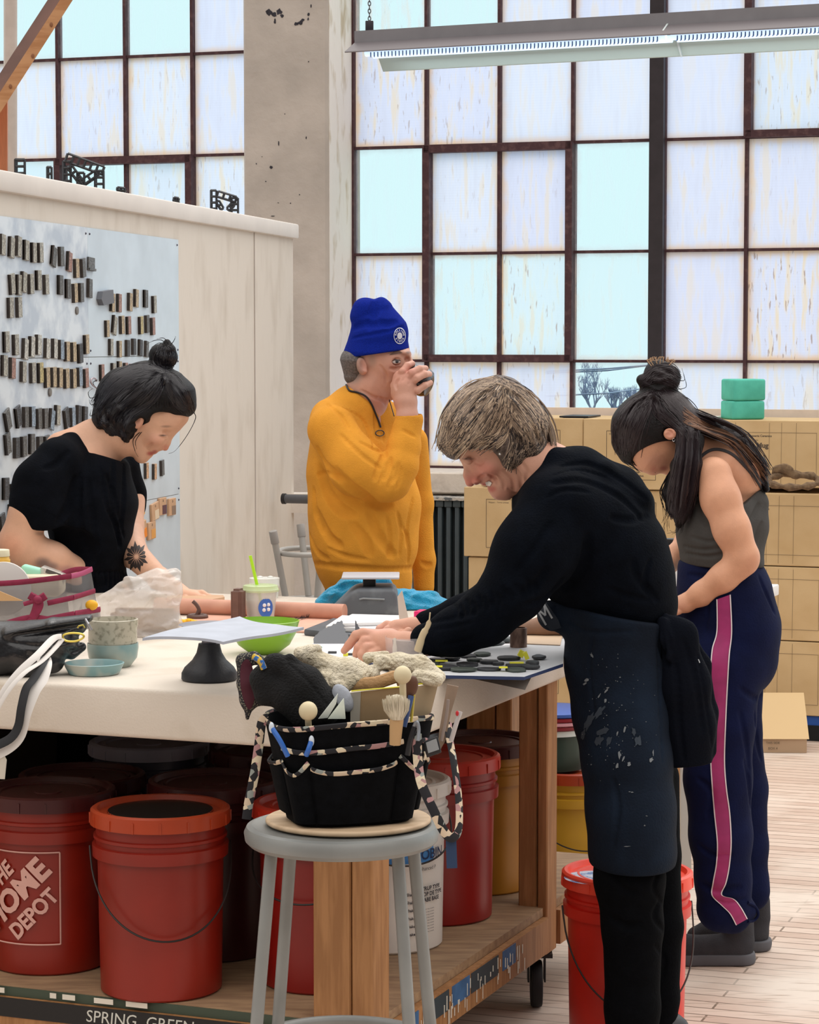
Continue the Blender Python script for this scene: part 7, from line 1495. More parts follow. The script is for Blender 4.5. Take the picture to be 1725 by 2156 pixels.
B.el((983, 968, -.046), (11, 9, 9), 0, k=7, op='s'); B.el((986, 971, -.040), (9, 8, 8), 0, k=2)
B.ch([(1090, 960, 0, 60), (1130, 985, 0, 62), (1180, 1010, 0, 70)], k=20); B.ch([(1200, 1060, 0, 90), (1290, 1220, 0, 100)], k=20, fy=1.3)
B.el((1055, 945, -.068), (11, 6, 20), -8, k=3); B.el((1053, 942, -.076), (6, 4, 11), -8, k=3, op='s')
for pts, r_ in ((((1026, 1022), (1031, 1017), (1042, 1004)), 3.2), (((1008, 1008), (1022, 1000), (1040, 1006), (1048, 1020)), 3), (((1048, 1000), (1060, 1015), (1062, 1030)), 2.6), (((1060, 990), (1078, 1010), (1082, 1035)), 3), (((1082, 985), (1095, 1005), (1098, 1030)), 3.4), (((1100, 975), (1110, 995), (1108, 1015)), 3.4), (((985, 966), (992, 969), (1002, 965)), 2), (((1000, 975), (1010, 978), (1018, 972)), 2), (((1070, 1030), (1082, 1040), (1094, 1040)), 3)): B.fold(pts, r_, depth=r_*.55)
# near hand (left) and far hand
B.ch([(960, 1350, -.14, 30), (900, 1352, -.11, 26), (850, 1356, -.08, 24), (812, 1356, -.06, 27)], k=12); B.ch([(820, 1345, -.06, 22), (790, 1348, -.05, 22)], k=10); B.ch([(820, 1370, -.07, 16), (795, 1368, -.06, 16)], k=8)
for pts in ([(795, 1338, -.05, 12.5), (765, 1334, -.05, 11.5), (750, 1338, -.05, 10.5), (735, 1358, -.05, 9), (725, 1370, -.05, 7.5)], [(792, 1350, -.06, 12), (768, 1350, -.065, 11), (755, 1364, -.07, 9.5), (750, 1378, -.07, 8)], [(790, 1362, -.07, 11.5), (772, 1364, -.08, 10.5), (762, 1378, -.085, 9), (762, 1388, -.085, 7.5)], [(795, 1372, -.08, 10.5), (782, 1378, -.09, 9.5), (778, 1390, -.095, 8)], [(822, 1362, -.03, 12), (800, 1360, -.01, 11), (780, 1368, .0, 9), (768, 1374, .005, 8)]): B.ch(pts, k=3)
B.ch([(940, 1320, .09, 28), (890, 1322, .09, 22), (865, 1325, .09, 22)], k=10); B.ch([(868, 1322, .09, 22), (835, 1324, .085, 20)], k=10)
for pts in ([(840, 1318, .10, 10.5), (815, 1316, .10, 9.5), (800, 1324, .10, 8.5), (795, 1336, .10, 7.5)], [(838, 1325, .085, 10.5), (818, 1326, .08, 9.5), (806, 1334, .08, 8.5), (803, 1344, .08, 7.5)], [(840, 1330, .07, 10), (824, 1334, .065, 9), (815, 1342, .065, 8)], [(848, 1334, .06, 9.5), (834, 1340, .055, 8.5), (828, 1348, .055, 7.5)], [(860, 1330, .05, 10), (842, 1344, .04, 8.5), (832, 1352, .04, 7.5)]): B.ch(pts, k=3)
me = B.mesh('body')
spots(me, 'd19c84', [(990, 1015, 20, 16, 'c46a5e', .65), (1020, 992, 30, 24, 'cf7b6c', .65), (1036, 1030, 10, 7, 'b9584f', .8), (1021, 1020, 7, 4, 'b9584f', .7), (1003, 1020, 5, 4, '7d3533', .8), (985, 966, 12, 2.5, '55403c', .75), (1052, 1045, 20, 14, 'c98473', .5), (1080, 1030, 24, 30, 'b87c68', .6), (1055, 945, 12, 20, 'c0806e', .6), (735, 1360, 20, 14, 'cf8874', .5), (760, 1350, 26, 20, 'd49a84', .4), (800, 1322, 30, 12, 'e3ab9a', .7), (1030, 1020, 3, 3, 'e8ded4', .9)])
par(link('body', me, skinmat('skin_rosy')), gw)
par(patch(B, [(1022, 1016), (1030, 1013), (1036, 1017), (1032, 1024), (1024, 1022)], mat('teeth', 'e9e1d8', .3), 'teeth', None, off=.0012, step=3), gw)
bm = BM(); W, _ = B.front([(1053, 956)], .003); ball(bm, W[0], .0028, u=10, v=8); par(build('earring', bm, mat('pearl', 'e9e6e2', .2)), gw)
Hg = Fig(DG, 900, 770, 1200, 1020, -.14, .14, .0022)
Hg.ch([(1000, 880, 0, 66), (1050, 866, 0, 70), (1100, 890, 0, 56)], k=24, fy=1.15); Hg.ch([(975, 900, 0, 50), (955, 930, 0, 32), (960, 950, 0, 16)], k=16, fy=1.6); Hg.ch([(1105, 905, 0, 54), (1110, 940, 0, 42), (1090, 962, 0, 30)], k=16, fy=1.5)
Hg.ch([(1060, 930, -.05, 34), (1075, 960, -.05, 28)], k=14); Hg.ch([(1020, 915, -.05, 30), (990, 925, -.055, 24)], k=14)
Hg.el((1012, 985, -.03), (44, 95, 46), -22, k=8, op='s'); Hg.el((1052, 948, -.11), (10, 30, 14), 0, k=4, op='s')
rb = random.Random(31)
for i in range(40):
    t = i/39; x0, y0 = 1050+rb.uniform(-10, 10), 812+rb.uniform(-5, 5); 
    if t < .5: x1, y1 = 935+60*t*2, 925+rb.uniform(-10, 25); mid = ((x0+x1)/2-18+20*t, (y0+y1)/2-24)
    else: u = (t-.5)*2; x1, y1 = 1010+140*u, 925+40*math.sin(PI*u); mid = ((x0+x1)/2+10, (y0+y1)/2-20*u)
    Hg.fold([(x0, y0), mid, (x1, y1)], 4, op='s' if i % 2 else 'u', k=5)
hair = par(Hg.obj('hair', mat('ash_hair', '5b4c44', .6, var=.4, vscale=70, bump=.5, bscale=250)), gw)
gd = [([(1040, 800), (985, 812), (938, 865), (926, 930)], [(1060, 815), (1020, 880), (985, 930), (955, 955)]), ([(1050, 812), (1040, 850), (1010, 900), (980, 935)], [(1075, 818), (1080, 870), (1060, 920), (1020, 940)]), ([(1050, 801), (1112, 830), (1152, 885), (1162, 935)], [(1060, 825), (1080, 880), (1110, 925), (1110, 955)]), ([(1070, 900), (1080, 930), (1075, 960), (1070, 985)], [(1150, 910), (1150, 935), (1130, 955), (1105, 970)])]
for nm, c_, n_, sd in (('hair_strands', '8d7968', (170, 110, 150, 90), 41), ('hair_highlights', 'c2ab92', (110, 70, 60, 12), 42), ('hair_lowlights', '2e2524', (90, 90, 70, 150), 43)):
    par(strands(Hg, gd, n_, .0014, mat('strand'+c_, c_, .5, spec=.5), nm, None, jit=5, off=.0007, seed=sd), hair)
bm = BM()
for g in ([(1045, 806), (1000, 800), (965, 830), (945, 860)], [(1060, 800), (1100, 815), (1135, 850)], [(1160, 900), (1172, 925), (1165, 945)], [(1158, 920), (1176, 945), (1186, 952)], [(1150, 940), (1165, 955), (1160, 970)], [(935, 930), (938, 950), (955, 968)], [(928, 900), (924, 925), (935, 950)], [(985, 808), (955, 840), (935, 880)]): tube(bm, catmull([P(x, y, DG) for x, y in g], 5), [.0010, .0009, .0004], 5)
par(build('loose_strands', bm, mat('strandc9b49c', 'c9b49c')), hair)['kind'] = 'stuff'
# hoodie
S = Fig(DG, 850, 900, 1460, 1450, -.30, .30, .0034)
S.ch([(1170, 1050, 0, 88), (1230, 1100, 0, 118), (1285, 1170, 0, 116), (1310, 1230, 0, 104), (1318, 1262, 0, 100)], k=36, fy=1.35)
S.ch([(1190, 1080, 0, 104), (1230, 1180, 0, 100), (1280, 1250, 0, 98)], k=30, fy=1.2)
S.ch([(1150, 985, 0, 46), (1220, 1000, 0, 58), (1300, 1038, 0, 56), (1335, 1062, 0, 44)], k=16, fy=1.5)      # hood
S.ch([(1170, 975, -.03, 34), (1270, 1000, -.05, 30), (1345, 1052, -.04, 30)], k=8, fy=1.3)
S.ch([(1175, 1075, -.13, 80), (1122, 1165, -.17, 74), (1080, 1240, -.18, 64)], k=50); S.ch([(1080, 1246, -.19, 64), (1020, 1300, -.165, 56), (960, 1330, -.135, 48), (925, 1342, -.12, 40)], k=22); S.ch([(928, 1342, -.12, 38), (898, 1346, -.11, 34)], k=5)
S.ch([(1150, 1100, .15, 70), (1085, 1210, .17, 60), (1050, 1262, .16, 52), (970, 1296, .12, 40), (900, 1314, .095, 30)], k=18)
S.el((1105, 985, 0), (56, 76, 62), 40, k=8, op='s')
S.ch([(1330, 1262, 0, 92), (1345, 1275, 0, 82)], k=12, fy=1.3)
for pts, r_ in ((((1165, 1015), (1230, 1010), (1300, 1040), (1350, 1085)), 7), (((1180, 980), (1240, 975), (1310, 1010), (1360, 1050)), 5), (((1165, 1000), (1215, 988), (1280, 1005)), 3), (((1155, 1045), (1190, 1030), (1240, 1035)), 4), (((1365, 1085), (1330, 1095), (1290, 1090)), 6), (((1100, 1250), (1130, 1230), (1150, 1200)), 7), (((1110, 1275), (1150, 1260), (1185, 1220)), 6), (((1030, 1268), (1045, 1285), (1050, 1310)), 4), (((905, 1310), (960, 1300), (1000, 1290)), 4), (((915, 1325), (960, 1318), (990, 1312)), 3.5), (((930, 1360), (970, 1352), (1000, 1340)), 4), (((1370, 1180), (1360, 1220), (1370, 1260)), 5), (((1335, 1180), (1345, 1220), (1385, 1262)), 6), (((1280, 1240), (1320, 1255), (1370, 1265)), 5), (((1160, 1100), (1130, 1150), (1090, 1200)), 6), (((1240, 1130), (1230, 1190), (1190, 1240)), 9)): S.fold(pts, r_)
rb = random.Random(77)
for i in range(14): x = 955+i*13; y = 1275-i*4+(8 if i % 2 else 0); S.fold([(x, y-5), (x+5, y+8), (x+4, y+22)], 4)
ho = par(S.obj('hoodie', mat('black_fleece', '060a12', .95, var=.2, vscale=25, bump=.3, bscale=220, spec=.08)), gw)
# apron: skirt front, band and pocket cloth
Ap = Fig(DG, 1110, 1240, 1540, 1830, -.30, .26, .0034)
Ap.ch([(1300, 1290, 0, 112), (1300, 1400, 0, 108), (1308, 1500, -.03, 100), (1320, 1600, -.07, 92), (1328, 1700, -.10, 91), (1332, 1790, -.11, 93)], k=20, fy=1.5)
Ap.ch([(1240, 1290, 0, 74), (1165, 1295, -.02, 34)], k=20, fy=1.5)
S_top = (P(1100, 1252, DG), P(1420, 1308, DG)); d_ = S_top[1]-S_top[0]; Ap.half(S_top[0], Vector((0, 1, 0)).cross(d_)*-1 if Vector((0, 1, 0)).cross(d_).z < 0 else Vector((0, 1, 0)).cross(d_), k=.006)
Ap.half(P(1300, 1796, DG), (0, 0, -1), k=.004)
for pts, r_ in ((((1250, 1330), (1240, 1400), (1250, 1500)), 4), (((1385, 1330), (1390, 1450), (1395, 1600)), 4), (((1200, 1310), (1240, 1330), (1330, 1330)), 4), (((1290, 1640), (1300, 1700), (1290, 1780)), 5), (((1390, 1350), (1400, 1385), (1420, 1380)), 5)): Ap.fold(pts, r_)
M_ap = mat('dark_apron', '0c1420', .9, spec=.15, col2='142030', vscale=7, vlo=.4, vhi=.7, bump=.25, bscale=200)
ap = par(Ap.obj('apron', M_ap), gw)
# clay dust on the apron
bm = BM(); rb = random.Random(15)
def smear(x, y, w_, h_, a_, n=10):
    po = []
    for i in range(n):
        t = 2*PI*i/n; r_ = rb.uniform(.45, 1); q = (w_*r_*math.cos(t), h_*r_*math.sin(t)); po.append((x+q[0]*math.cos(a_)-q[1]*math.sin(a_), y+q[0]*math.sin(a_)+q[1]*math.cos(a_)))
    W, hit = Ap.front(po, .0012)
    if hit.all():
        vs = [bm.verts.new(q) for q in W]; bm.faces.new(vs)
for q in ((1246, 1380, 6, 3, 1.1), (1236, 1432, 8, 4, -.7), (1231, 1440, 6, 3, -.5), (1280, 1448, 4, 2, 0), (1276, 1455, 7, 3, -.7), (1262, 1465, 2, 8, .5), (1306, 1426, 2, 2, 0), (1275, 1475, 3, 6, .5), (1305, 1590, 4, 11, -.1), (1313, 1598, 3, 8, .4), (1325, 1608, 5, 6, .5), (1300, 1612, 4, 7, .2), (1376, 1585, 2, 8, 0), (1372, 1600, 5, 7, .6), (1316, 1535, 3, 9, .3), (1300, 1545, 2, 7, .2), (1245, 1610, 2, 2, 0), (1332, 1668, 4, 1.5, 0), (1362, 1718, 3, 1, .3), (1358, 1738, 2, 2, 0), (1320, 1782, 9, 1, 0), (1326, 1667, 3, 1, 0)): smear(*q)
for _ in range(70): smear(rb.gauss(1300, 40), rb.gauss(1510, 75), rb.uniform(.6, 1.8), rb.uniform(.6, 1.8), 0, 5)
o = par(build('clay_splatter', bm, mat('dry_clay', '6f7478', .9), smooth=False), ap); o['kind'] = 'stuff'
bm = BM()
for q in ((1240, 1520, 11, 30, .55), (1262, 1500, 8, 22, .6), (1228, 1548, 6, 14, .3), (1262, 1560, 10, 14, .3), (1282, 1560, 6, 16, .4), (1345, 1560, 10, 14, .4), (1335, 1540, 7, 12, 0), (1270, 1540, 18, 10, -.6)): smear(*q, n=14)
o = par(build('dusty_smear', bm, mat('faint_dust', '2c3540', .9), smooth=False), ap); o['kind'] = 'stuff'
# letter M patch on the bunched apron
pm_ = par(patch(Ap, [(1122, 1272), (1146, 1262), (1176, 1305), (1182, 1322), (1160, 1328), (1135, 1305)], mat('apron_patch', '17202e', .85), 'bib_fold', None, off=.003, step=7), ap)
Mm = [(1130, 1281, 1150, 1316), (1130, 1281, 1149, 1296), (1149, 1296, 1146, 1272), (1146, 1272, 1163, 1302)]
for a in Mm:
    d_ = Vector((a[2]-a[0], a[3]-a[1])).normalized(); nx_, ny_ = -d_.y*2.0, d_.x*2.0
    par(patch(Ap, [(a[0]+nx_, a[1]+ny_), (a[2]+nx_, a[3]+ny_), (a[2]-nx_, a[3]-ny_), (a[0]-nx_, a[1]-ny_)], mat('letter_grey', 'a9adb2', .7), 'letter_stroke', None, off=.0042, step=5), pm_)
# apron ties / hanging cloth at the back
Tc = Fig(DG+.02, 1360, 1280, 1530, 1630, -.22, .10, .0030)
Tc.ch([(1395, 1305, -.12, 16), (1430, 1340, -.13, 34), (1440, 1440, -.12, 52), (1450, 1530, -.10, 52), (1450, 1595, -.09, 50)], k=16, fy=.6); Tc.ch([(1445, 1330, -.09, 14), (1475, 1400, -.09, 20), (1488, 1500, -.08, 22), (1495, 1580, -.08, 14)], k=10, fy=.6); Tc.ch([(1395, 1310, -.14, 12), (1405, 1345, -.15, 14), (1412, 1380, -.15, 12)], k=5, fy=.6)
Tc.half(P(1440, 1600, DG), Vector((.1, 0, -1)), k=.003)
for pts, r_ in ((((1405, 1330), (1425, 1420), (1430, 1520), (1440, 1600)), 5), (((1440, 1350), (1465, 1430), (1480, 1540)), 5), (((1470, 1380), (1485, 1470), (1500, 1570)), 3), (((1395, 1330), (1400, 1390), (1408, 1400)), 4)): Tc.fold(pts, r_)
tc_ = par(Tc.obj('apron_tie', mat('tie_cloth', '070b15', .9, spec=.1, bump=.25, bscale=220)), gw)
text_ = None
par(patch(Tc, [(1470, 1388), (1472, 1388), (1475, 1395), (1473, 1396)], mat('letter_grey', 'a9adb2'), 'cloth_print', None, off=.002, step=3), tc_)
# trousers
Tr = Fig(DG, 1200, 1560, 1480, 2340, -.26, .20, .0040)
Tr.ch([(1325, 1600, 0, 84), (1335, 1680, 0, 84)], k=16, fy=1.3); Tr.ch([(1322, 1700, -.12, 72), (1326, 1850, -.15, 72), (1332, 1950, -.16, 62), (1332, 2120, -.16, 56), (1328, 2280, -.16, 52)], k=16); Tr.ch([(1372, 1640, .04, 60), (1385, 1800, .0, 48), (1392, 1950, -.03, 46), (1386, 2100, -.035, 44), (1380, 2230, -.035, 42)], k=14)
Tr.half((0, 0, .09), (0, 0, -1), k=.003)
for pts, r_ in ((((1390, 1900), (1380, 1930), (1400, 1960)), 5), (((1390, 1830), (1378, 1870), (1395, 1900)), 4), (((1285, 1930), (1320, 1950), (1350, 1945)), 6), (((1290, 1830), (1310, 1870), (1340, 1880)), 5), (((1380, 1990), (1400, 2020), (1395, 2060)), 4)): Tr.fold(pts, r_)
par(Tr.obj('trousers', mat('black_trouser', '050609', .95, var=.2, vscale=40, bump=.2, bscale=200, spec=.08)), gw)
for dx, dy in ((1328, -.16), (1380, -.035)):
    bm = BM(); x = P(dx, 2200, DG+dy).x; ball(bm, (x-.03, DG+dy, .045), (.125, .048, .045), u=20, v=10); ball(bm, (x+.02, DG+dy, .08), (.06, .045, .05)); par(build('shoe', bm, M_black), gw)

# ------------------------------------------------------------ young woman on the right
DY = 6.32
yw = empty('person', Vector((P(1540, 1000, DY).x, DY, 0)), label='young woman with long dark hair in grey camisole and navy striped track pants looking down', cat='person')
B = Fig(DY, 1270, 780, 1660, 1330, -.28, .30, .0021)
B.el((1378, 905, 0), (76, 58, 70), -35); B.ch([(1365, 935, 0, 46), (1372, 958, 0, 38), (1388, 968, 0, 26)], k=16); B.ch([(1362, 972, 0, 12), (1372, 990, 0, 8.5), (1377, 992, 0, 7.5)], k=6); B.ch([(1393, 985, 0, 9), (1402, 988, 0, 9)], k=4); B.ch([(1412, 985, 0, 14)], k=6); B.ch([(1395, 950, 0, 40), (1412, 975, 0, 22)], k=12)
B.el((1411, 914, -.084), (13.5, 8, 12), 20, k=3); B.el((1411, 914, -.07), (10, 14, 10), 0, k=4); B.el((1409, 913, -.094), (8, 5, 8), 20, k=3, op='s')
B.ch([(1410, 930, 0, 40), (1460, 955, .01, 40), (1500, 985, .03, 50)], k=18)
B.ch([(1515, 975, .04, 58), (1550, 1008, .05, 50), (1532, 1080, .04, 44), (1520, 1160, 0, 50), (1525, 1210, 0, 60)], k=20, fy=1.3); B.ch([(1535, 950, .06, 34), (1572, 985, .06, 32), (1580, 1012, .05, 20)], k=18, fy=1.5)
B.ch([(1503, 1000, -.09, 38), (1518, 1052, -.12, 38.5), (1541, 1114, -.14, 36), (1563, 1168, -.145, 34)], k=20); B.ch([(1564, 1180, -.145, 34), (1522, 1218, -.14, 29), (1478, 1250, -.12, 24), (1445, 1269, -.10, 18.5)], k=12)
B.ch([(1445, 1270, -.10, 19), (1425, 1275, -.09, 18)], k=8)
for pts in ([(1428, 1265, -.08, 8.5), (1408, 1264, -.08, 7.5), (1395, 1272, -.08, 6.5)], [(1428, 1272, -.09, 8.5), (1406, 1274, -.09, 7.5), (1392, 1282, -.09, 6.5)], [(1428, 1280, -.10, 8.5), (1408, 1284, -.10, 7.5), (1396, 1292, -.10, 6.5)], [(1430, 1286, -.105, 8), (1414, 1292, -.11, 7), (1404, 1299, -.11, 6)], [(1430, 1266, -.07, 9), (1415, 1256, -.06, 8), (1402, 1254, -.06, 7)]): B.ch(pts, k=2.5)
B.ch([(1475, 1000, .2, 34), (1462, 1090, .22, 30), (1450, 1140, .22, 28), (1425, 1170, .18, 24), (1398, 1205, .12, 17)], k=12); B.ch([(1398, 1208, .12, 16), (1385, 1222, .11, 15)], k=6)
for pts in ([(1384, 1218, .12, 7), (1372, 1230, .12, 6.2)], [(1386, 1224, .11, 7), (1376, 1237, .11, 6.2)], [(1390, 1228, .10, 7), (1382, 1240, .10, 6)], [(1394, 1230, .09, 6.5), (1388, 1242, .09, 5.6)], [(1382, 1212, .10, 7), (1370, 1220, .09, 6.4)]): B.ch(pts, k=2.5)
B.fold([(1400, 908), (1406, 906), (1414, 910), (1418, 918)], 2, depth=1)
me = B.mesh('body')
spots(me, 'dda483', [(1385, 975, 30, 22, 'b98473', .5), (1398, 986, 8, 5, 'a9605a', .7), (1411, 914, 14, 14, 'c98472', .7), (1430, 1275, 20, 16, 'e3a992', .5), (1590, 1185, 18, 20, 'cf9377', .5), (1575, 960, 40, 40, 'e6b49c', .5), (1545, 1010, 24, 40, 'cf9678', .4), (1377, 990, 8, 8, 'c07a6c', .6)])
par(link('body', me, skinmat('skin_peach')), yw)
bm = BM(); W, _ = B.front([(1419, 926)], .003); tube(bm, [Vector(W[0])+Vector((.003*math.cos(t), 0, .004*math.sin(t))) for t in np.linspace(0, 2*PI, 12)[:-1]], .0007, 5, True); par(build('earring', bm, mat('silver', 'd9d9dc', .2, metal=.8)), yw)
# camisole
S = Fig(DY, 1415, 925, 1640, 1215, -.24, .26, .0028)
S.ch([(1520, 1040, .03, 62), (1512, 1080, .02, 78), (1508, 1130, 0, 76), (1520, 1178, 0, 82)], k=24, fy=1.45); S.ch([(1478, 1090, 0, 42), (1470, 1115, 0, 40)], k=16, fy=1.8); S.ch([(1585, 1060, .04, 34), (1575, 1110, .02, 40), (1565, 1160, 0, 42)], k=18, fy=1.6)
S.ch([(1450, 1174, 0, 14), (1590, 1186, 0, 16)], k=10, fy=4)
# neckline and open back: cut along a slanting line
S.ch([(1530, 1004, 0, 63), (1635, 935, 0, 58)], k=4, fy=4, op='s')
S.half(P(1500, 1187, DY), Vector((-.04, 0, -1)), k=.003)
for pts, r_ in ((((1440, 1150), (1480, 1158), (1525, 1152)), 3), (((1445, 1165), (1490, 1172), (1530, 1165)), 3), (((1455, 1130), (1490, 1140), (1515, 1135)), 3), (((1600, 1060), (1590, 1080), (1580, 1100)), 4), (((1606, 1100), (1596, 1125), (1588, 1150)), 4), (((1470, 1060), (1475, 1090), (1490, 1105)), 4)): S.fold(pts, r_)
cam_ = par(S.obj('camisole', mat('grey_jersey', '444240', .9, spec=.2, var=.08, vscale=20, bump=.15, bscale=220)), yw)
W, _ = B.front([(p.x, p.y) for p in catmull([(a, b_, 0) for a, b_ in ((1466, 985), (1478, 960), (1505, 946), (1540, 955), (1572, 985), (1596, 1015), (1610, 1040))], 6)], .002); bm = BM(); tube(bm, [Vector(q) for q in W], .0040, 8, flat=.5); par(build('shoulder_strap', bm, mat('grey_strap', '3b3a3e', .8)), cam_)
W, _ = B.front([(p.x, p.y) for p in catmull([(a, b_, 0) for a, b_ in ((1460, 990), (1456, 1020), (1462, 1050), (1468, 1075))], 5)], .003); bm = BM(); tube(bm, [Vector(q) for q in W], .0045, 8, flat=.5); par(build('shoulder_strap', bm, mat('grey_strap', '3b3a3e')), cam_)
# hair
Hy = Fig(DY, 1255, 735, 1650, 1140, -.22, .16, .0024)
Hy.el((1372, 892, 0), (88, 72, 72), -25, k=12); Hy.ch([(1340, 905, 0, 52), (1325, 935, 0, 32), (1325, 960, 0, 18)], k=14, fy=1.3); Hy.ch([(1330, 960, 0, 14), (1345, 985, .02, 7)], k=8, fy=1.6)
Hy.ch([(1385, 830, 0, 36), (1390, 800, 0, 34), (1386, 785, 0, 28)], k=12); Hy.el((1404, 795, -.01), (30, 28, 28), 0, k=8); Hy.ch([(1352, 800, -.01, 12), (1362, 812, -.01, 14)], k=8)
Hy.ch([(1414, 868, 0, 42), (1442, 890, -.03, 34), (1452, 930, -.06, 30)], k=16, fy=1.2); Hy.ch([(1452, 925, -.08, 28), (1445, 980, -.10, 30), (1440, 1030, -.10, 28), (1436, 1075, -.09, 20), (1430, 1105, -.08, 8)], k=12, fy=.8)
Hy.ch([(1415, 1000, -.05, 12), (1405, 1040, -.05, 10), (1412, 1080, -.05, 5)], k=8); Hy.ch([(1455, 985, -.1, 22), (1462, 1030, -.1, 12)], k=10)
Hy.ch([(1462, 890, 0, 20), (1510, 905, .02, 18), (1560, 930, .02, 14), (1600, 975, .02, 12), (1614, 1030, .02, 7)], k=12, fy=2)
Hy.el((1380, 960, -.05), (50, 80, 26), -25, k=6, op='s'); Hy.el((1390, 975, 0), (26, 70, 30), -20, k=6, op='s'); Hy.el((1412, 915, -.125), (18, 52, 15), 15, k=4, op='s')
rb = random.Random(51)
for i in range(40):
    t = i/39; x0, y0 = 1372+rb.uniform(-10, 14), 832; x1, y1 = 1290+150*t, 930-50*math.sin(PI*t)+20*t; Hy.fold([(x0, y0), ((x0+x1)/2-12+20*t, (y0+y1)/2-14), (x1, y1)], 3, op='s' if i % 2 else 'u', k=4)
for i in range(18):
    x = 1425+rb.uniform(0, 40); Hy.fold([(x+8, 900), (x+4, 960), (x-4, 1020), (x-10, 1070)], 3, op=rb.choice('su'))
for pts in (((1362, 800), (1385, 812), (1410, 800)), ((1370, 785), (1392, 792), (1415, 780)), ((1380, 770), (1400, 778), (1420, 790)), ((1355, 815), (1385, 826), (1420, 820))): Hy.fold(pts, 4)
M_dh = mat('dark_brown_hair', '0e090c', .6, var=.3, vscale=60, spec=.3, bump=.3, bscale=260)
hair = par(Hy.obj('hair', M_dh), yw)
gd = [([(1370, 828), (1320, 850), (1292, 895), (1300, 950)], [(1375, 830), (1370, 860), (1350, 910), (1335, 950)]), ([(1375, 830), (1380, 870), (1400, 890), (1440, 920)], [(1390, 828), (1430, 850), (1460, 880), (1465, 920)]), ([(1430, 900), (1425, 960), (1410, 1040), (1412, 1085)], [(1465, 900), (1470, 970), (1460, 1040), (1440, 1100)]), ([(1350, 795), (1375, 770), (1410, 768), (1428, 790)], [(1360, 815), (1385, 805), (1410, 812), (1425, 815)]), ([(1440, 860), (1480, 888), (1540, 915), (1600, 980)], [(1450, 900), (1500, 915), (1560, 945), (1610, 1020)]), ([(1400, 822), (1435, 832), (1458, 855), (1472, 885)], [(1395, 828), (1420, 850), (1445, 880), (1458, 905)]), ([(1440, 856), (1500, 880), (1570, 918), (1618, 1000)], [(1450, 872), (1500, 892), (1560, 925), (1605, 980)])]
par(strands(Hy, gd, (150, 100, 150, 60, 110, 120, 90), .0012, mat('dark_strands', '281e22', .45, spec=.45), 'hair_strands', None, jit=4, off=.0006, seed=61), hair)
par(strands(Hy, [gd[4]], (40,), .0011, mat('honey_strands', '7d5a44', .5), 'light_strands', None, jit=5, off=.002, seed=63), hair)
bm = BM(); rb = random.Random(8)
def fl_(g, dY, r_=.0010): tube(bm, catmull([P(x, y, DY+dY) for x, y in g], 5), [r_, r_*.85, r_*.4], 5)
for k in range(10): fl_([(1412+k*2, 990), (1398+rb.uniform(-8, 8), 1030), (1402+rb.uniform(-8, 10), 1070), (1390+rb.uniform(0, 40), 1110+rb.uniform(-15, 12))], -.06)
for k in range(8): fl_([(1440+k*3, 1010), (1438+k*2, 1060), (1425+k*2, 1110+rb.uniform(-5, 10)), (1405+k*5, 1122+rb.uniform(-10, 5))], -.09)
for k in range(12): fl_([(1300+k*2, 940), (1318+k*3, 975+rb.uniform(-6, 6)), (1345+k*4, 992+rb.uniform(-6, 4))], -.02)
fl_([(1420, 820), (1445, 815), (1440, 790)], 0); fl_([(1430, 850), (1462, 862), (1470, 885)], 0); fl_([(1428, 800), (1442, 800), (1436, 775)], 0)
par(build('loose_strands', bm, M_dh), hair)['kind'] = 'stuff'
bm = BM()
for k in range(26): a_ = rb.uniform(0, PI); fl_([(1390+20*math.cos(a_), 775-8*math.sin(a_)), (1390+26*math.cos(a_)+rb.uniform(-8, 8), 762-10*math.sin(a_)), (1390+16*math.cos(a_)+rb.uniform(-10, 10), 768-16*math.sin(a_))], rb.uniform(-.03, .02))
par(build('sunlit_wisps', bm, mat('tan_wisps', 'b99470', .5)), hair)
# track pants
Tr = Fig(DY, 1405, 1165, 1665, 1990, -.22, .24, .0038)
Tr.ch([(1518, 1195, 0, 80), (1530, 1250, 0, 92), (1542, 1320, 0, 98), (1545, 1380, 0, 94)], k=20, fy=1.35); Tr.ch([(1472, 1200, 0, 44), (1470, 1300, 0, 46), (1475, 1400, -.05, 50)], k=18, fy=1.6)
Tr.ch([(1520, 1400, -.08, 86), (1514, 1520, -.09, 74), (1512, 1640, -.09, 69), (1518, 1760, -.09, 64), (1523, 1850, -.09, 57), (1526, 1905, -.09, 57)], k=18); Tr.ch([(1540, 1400, .1, 72), (1548, 1540, .1, 56), (1562, 1660, .12, 55), (1568, 1780, .12, 50), (1575, 1860, .12, 44), (1582, 1880, .12, 40)], k=14)
Tr.ch([(1515, 1915, -.09, 46), (1545, 1925, -.09, 38), (1572, 1915, -.09, 22)], k=10)
Tr.half(P(1500, 1182, DY), Vector((.03, 0, 1)), k=.003); 
for pts, r_ in ((((1570, 1600), (1578, 1640), (1582, 1700)), 5), (((1470, 1640), (1500, 1670), (1490, 1720)), 5), (((1560, 1500), (1572, 1560), (1580, 1620)), 5), (((1450, 1210), (1500, 1215), (1560, 1208)), 4), (((1600, 1215), (1615, 1250), (1632, 1290)), 4), (((1470, 1780), (1500, 1800), (1540, 1800)), 5), (((1475, 1860), (1510, 1875), (1560, 1870)), 6), (((1500, 1890), (1530, 1900), (1570, 1893)), 4), (((1560, 1450), (1590, 1470), (1610, 1460)), 5), (((1485, 1330), (1490, 1290), (1488, 1260)), 3), (((1590, 1500), (1595, 1560), (1604, 1600)), 4)): Tr.fold(pts, r_)
tp2 = par(Tr.obj('track_pants', mat('navy_jersey', '0a1234', .9, var=.15, vscale=14, bump=.15, bscale=200, spec=.15)), yw)
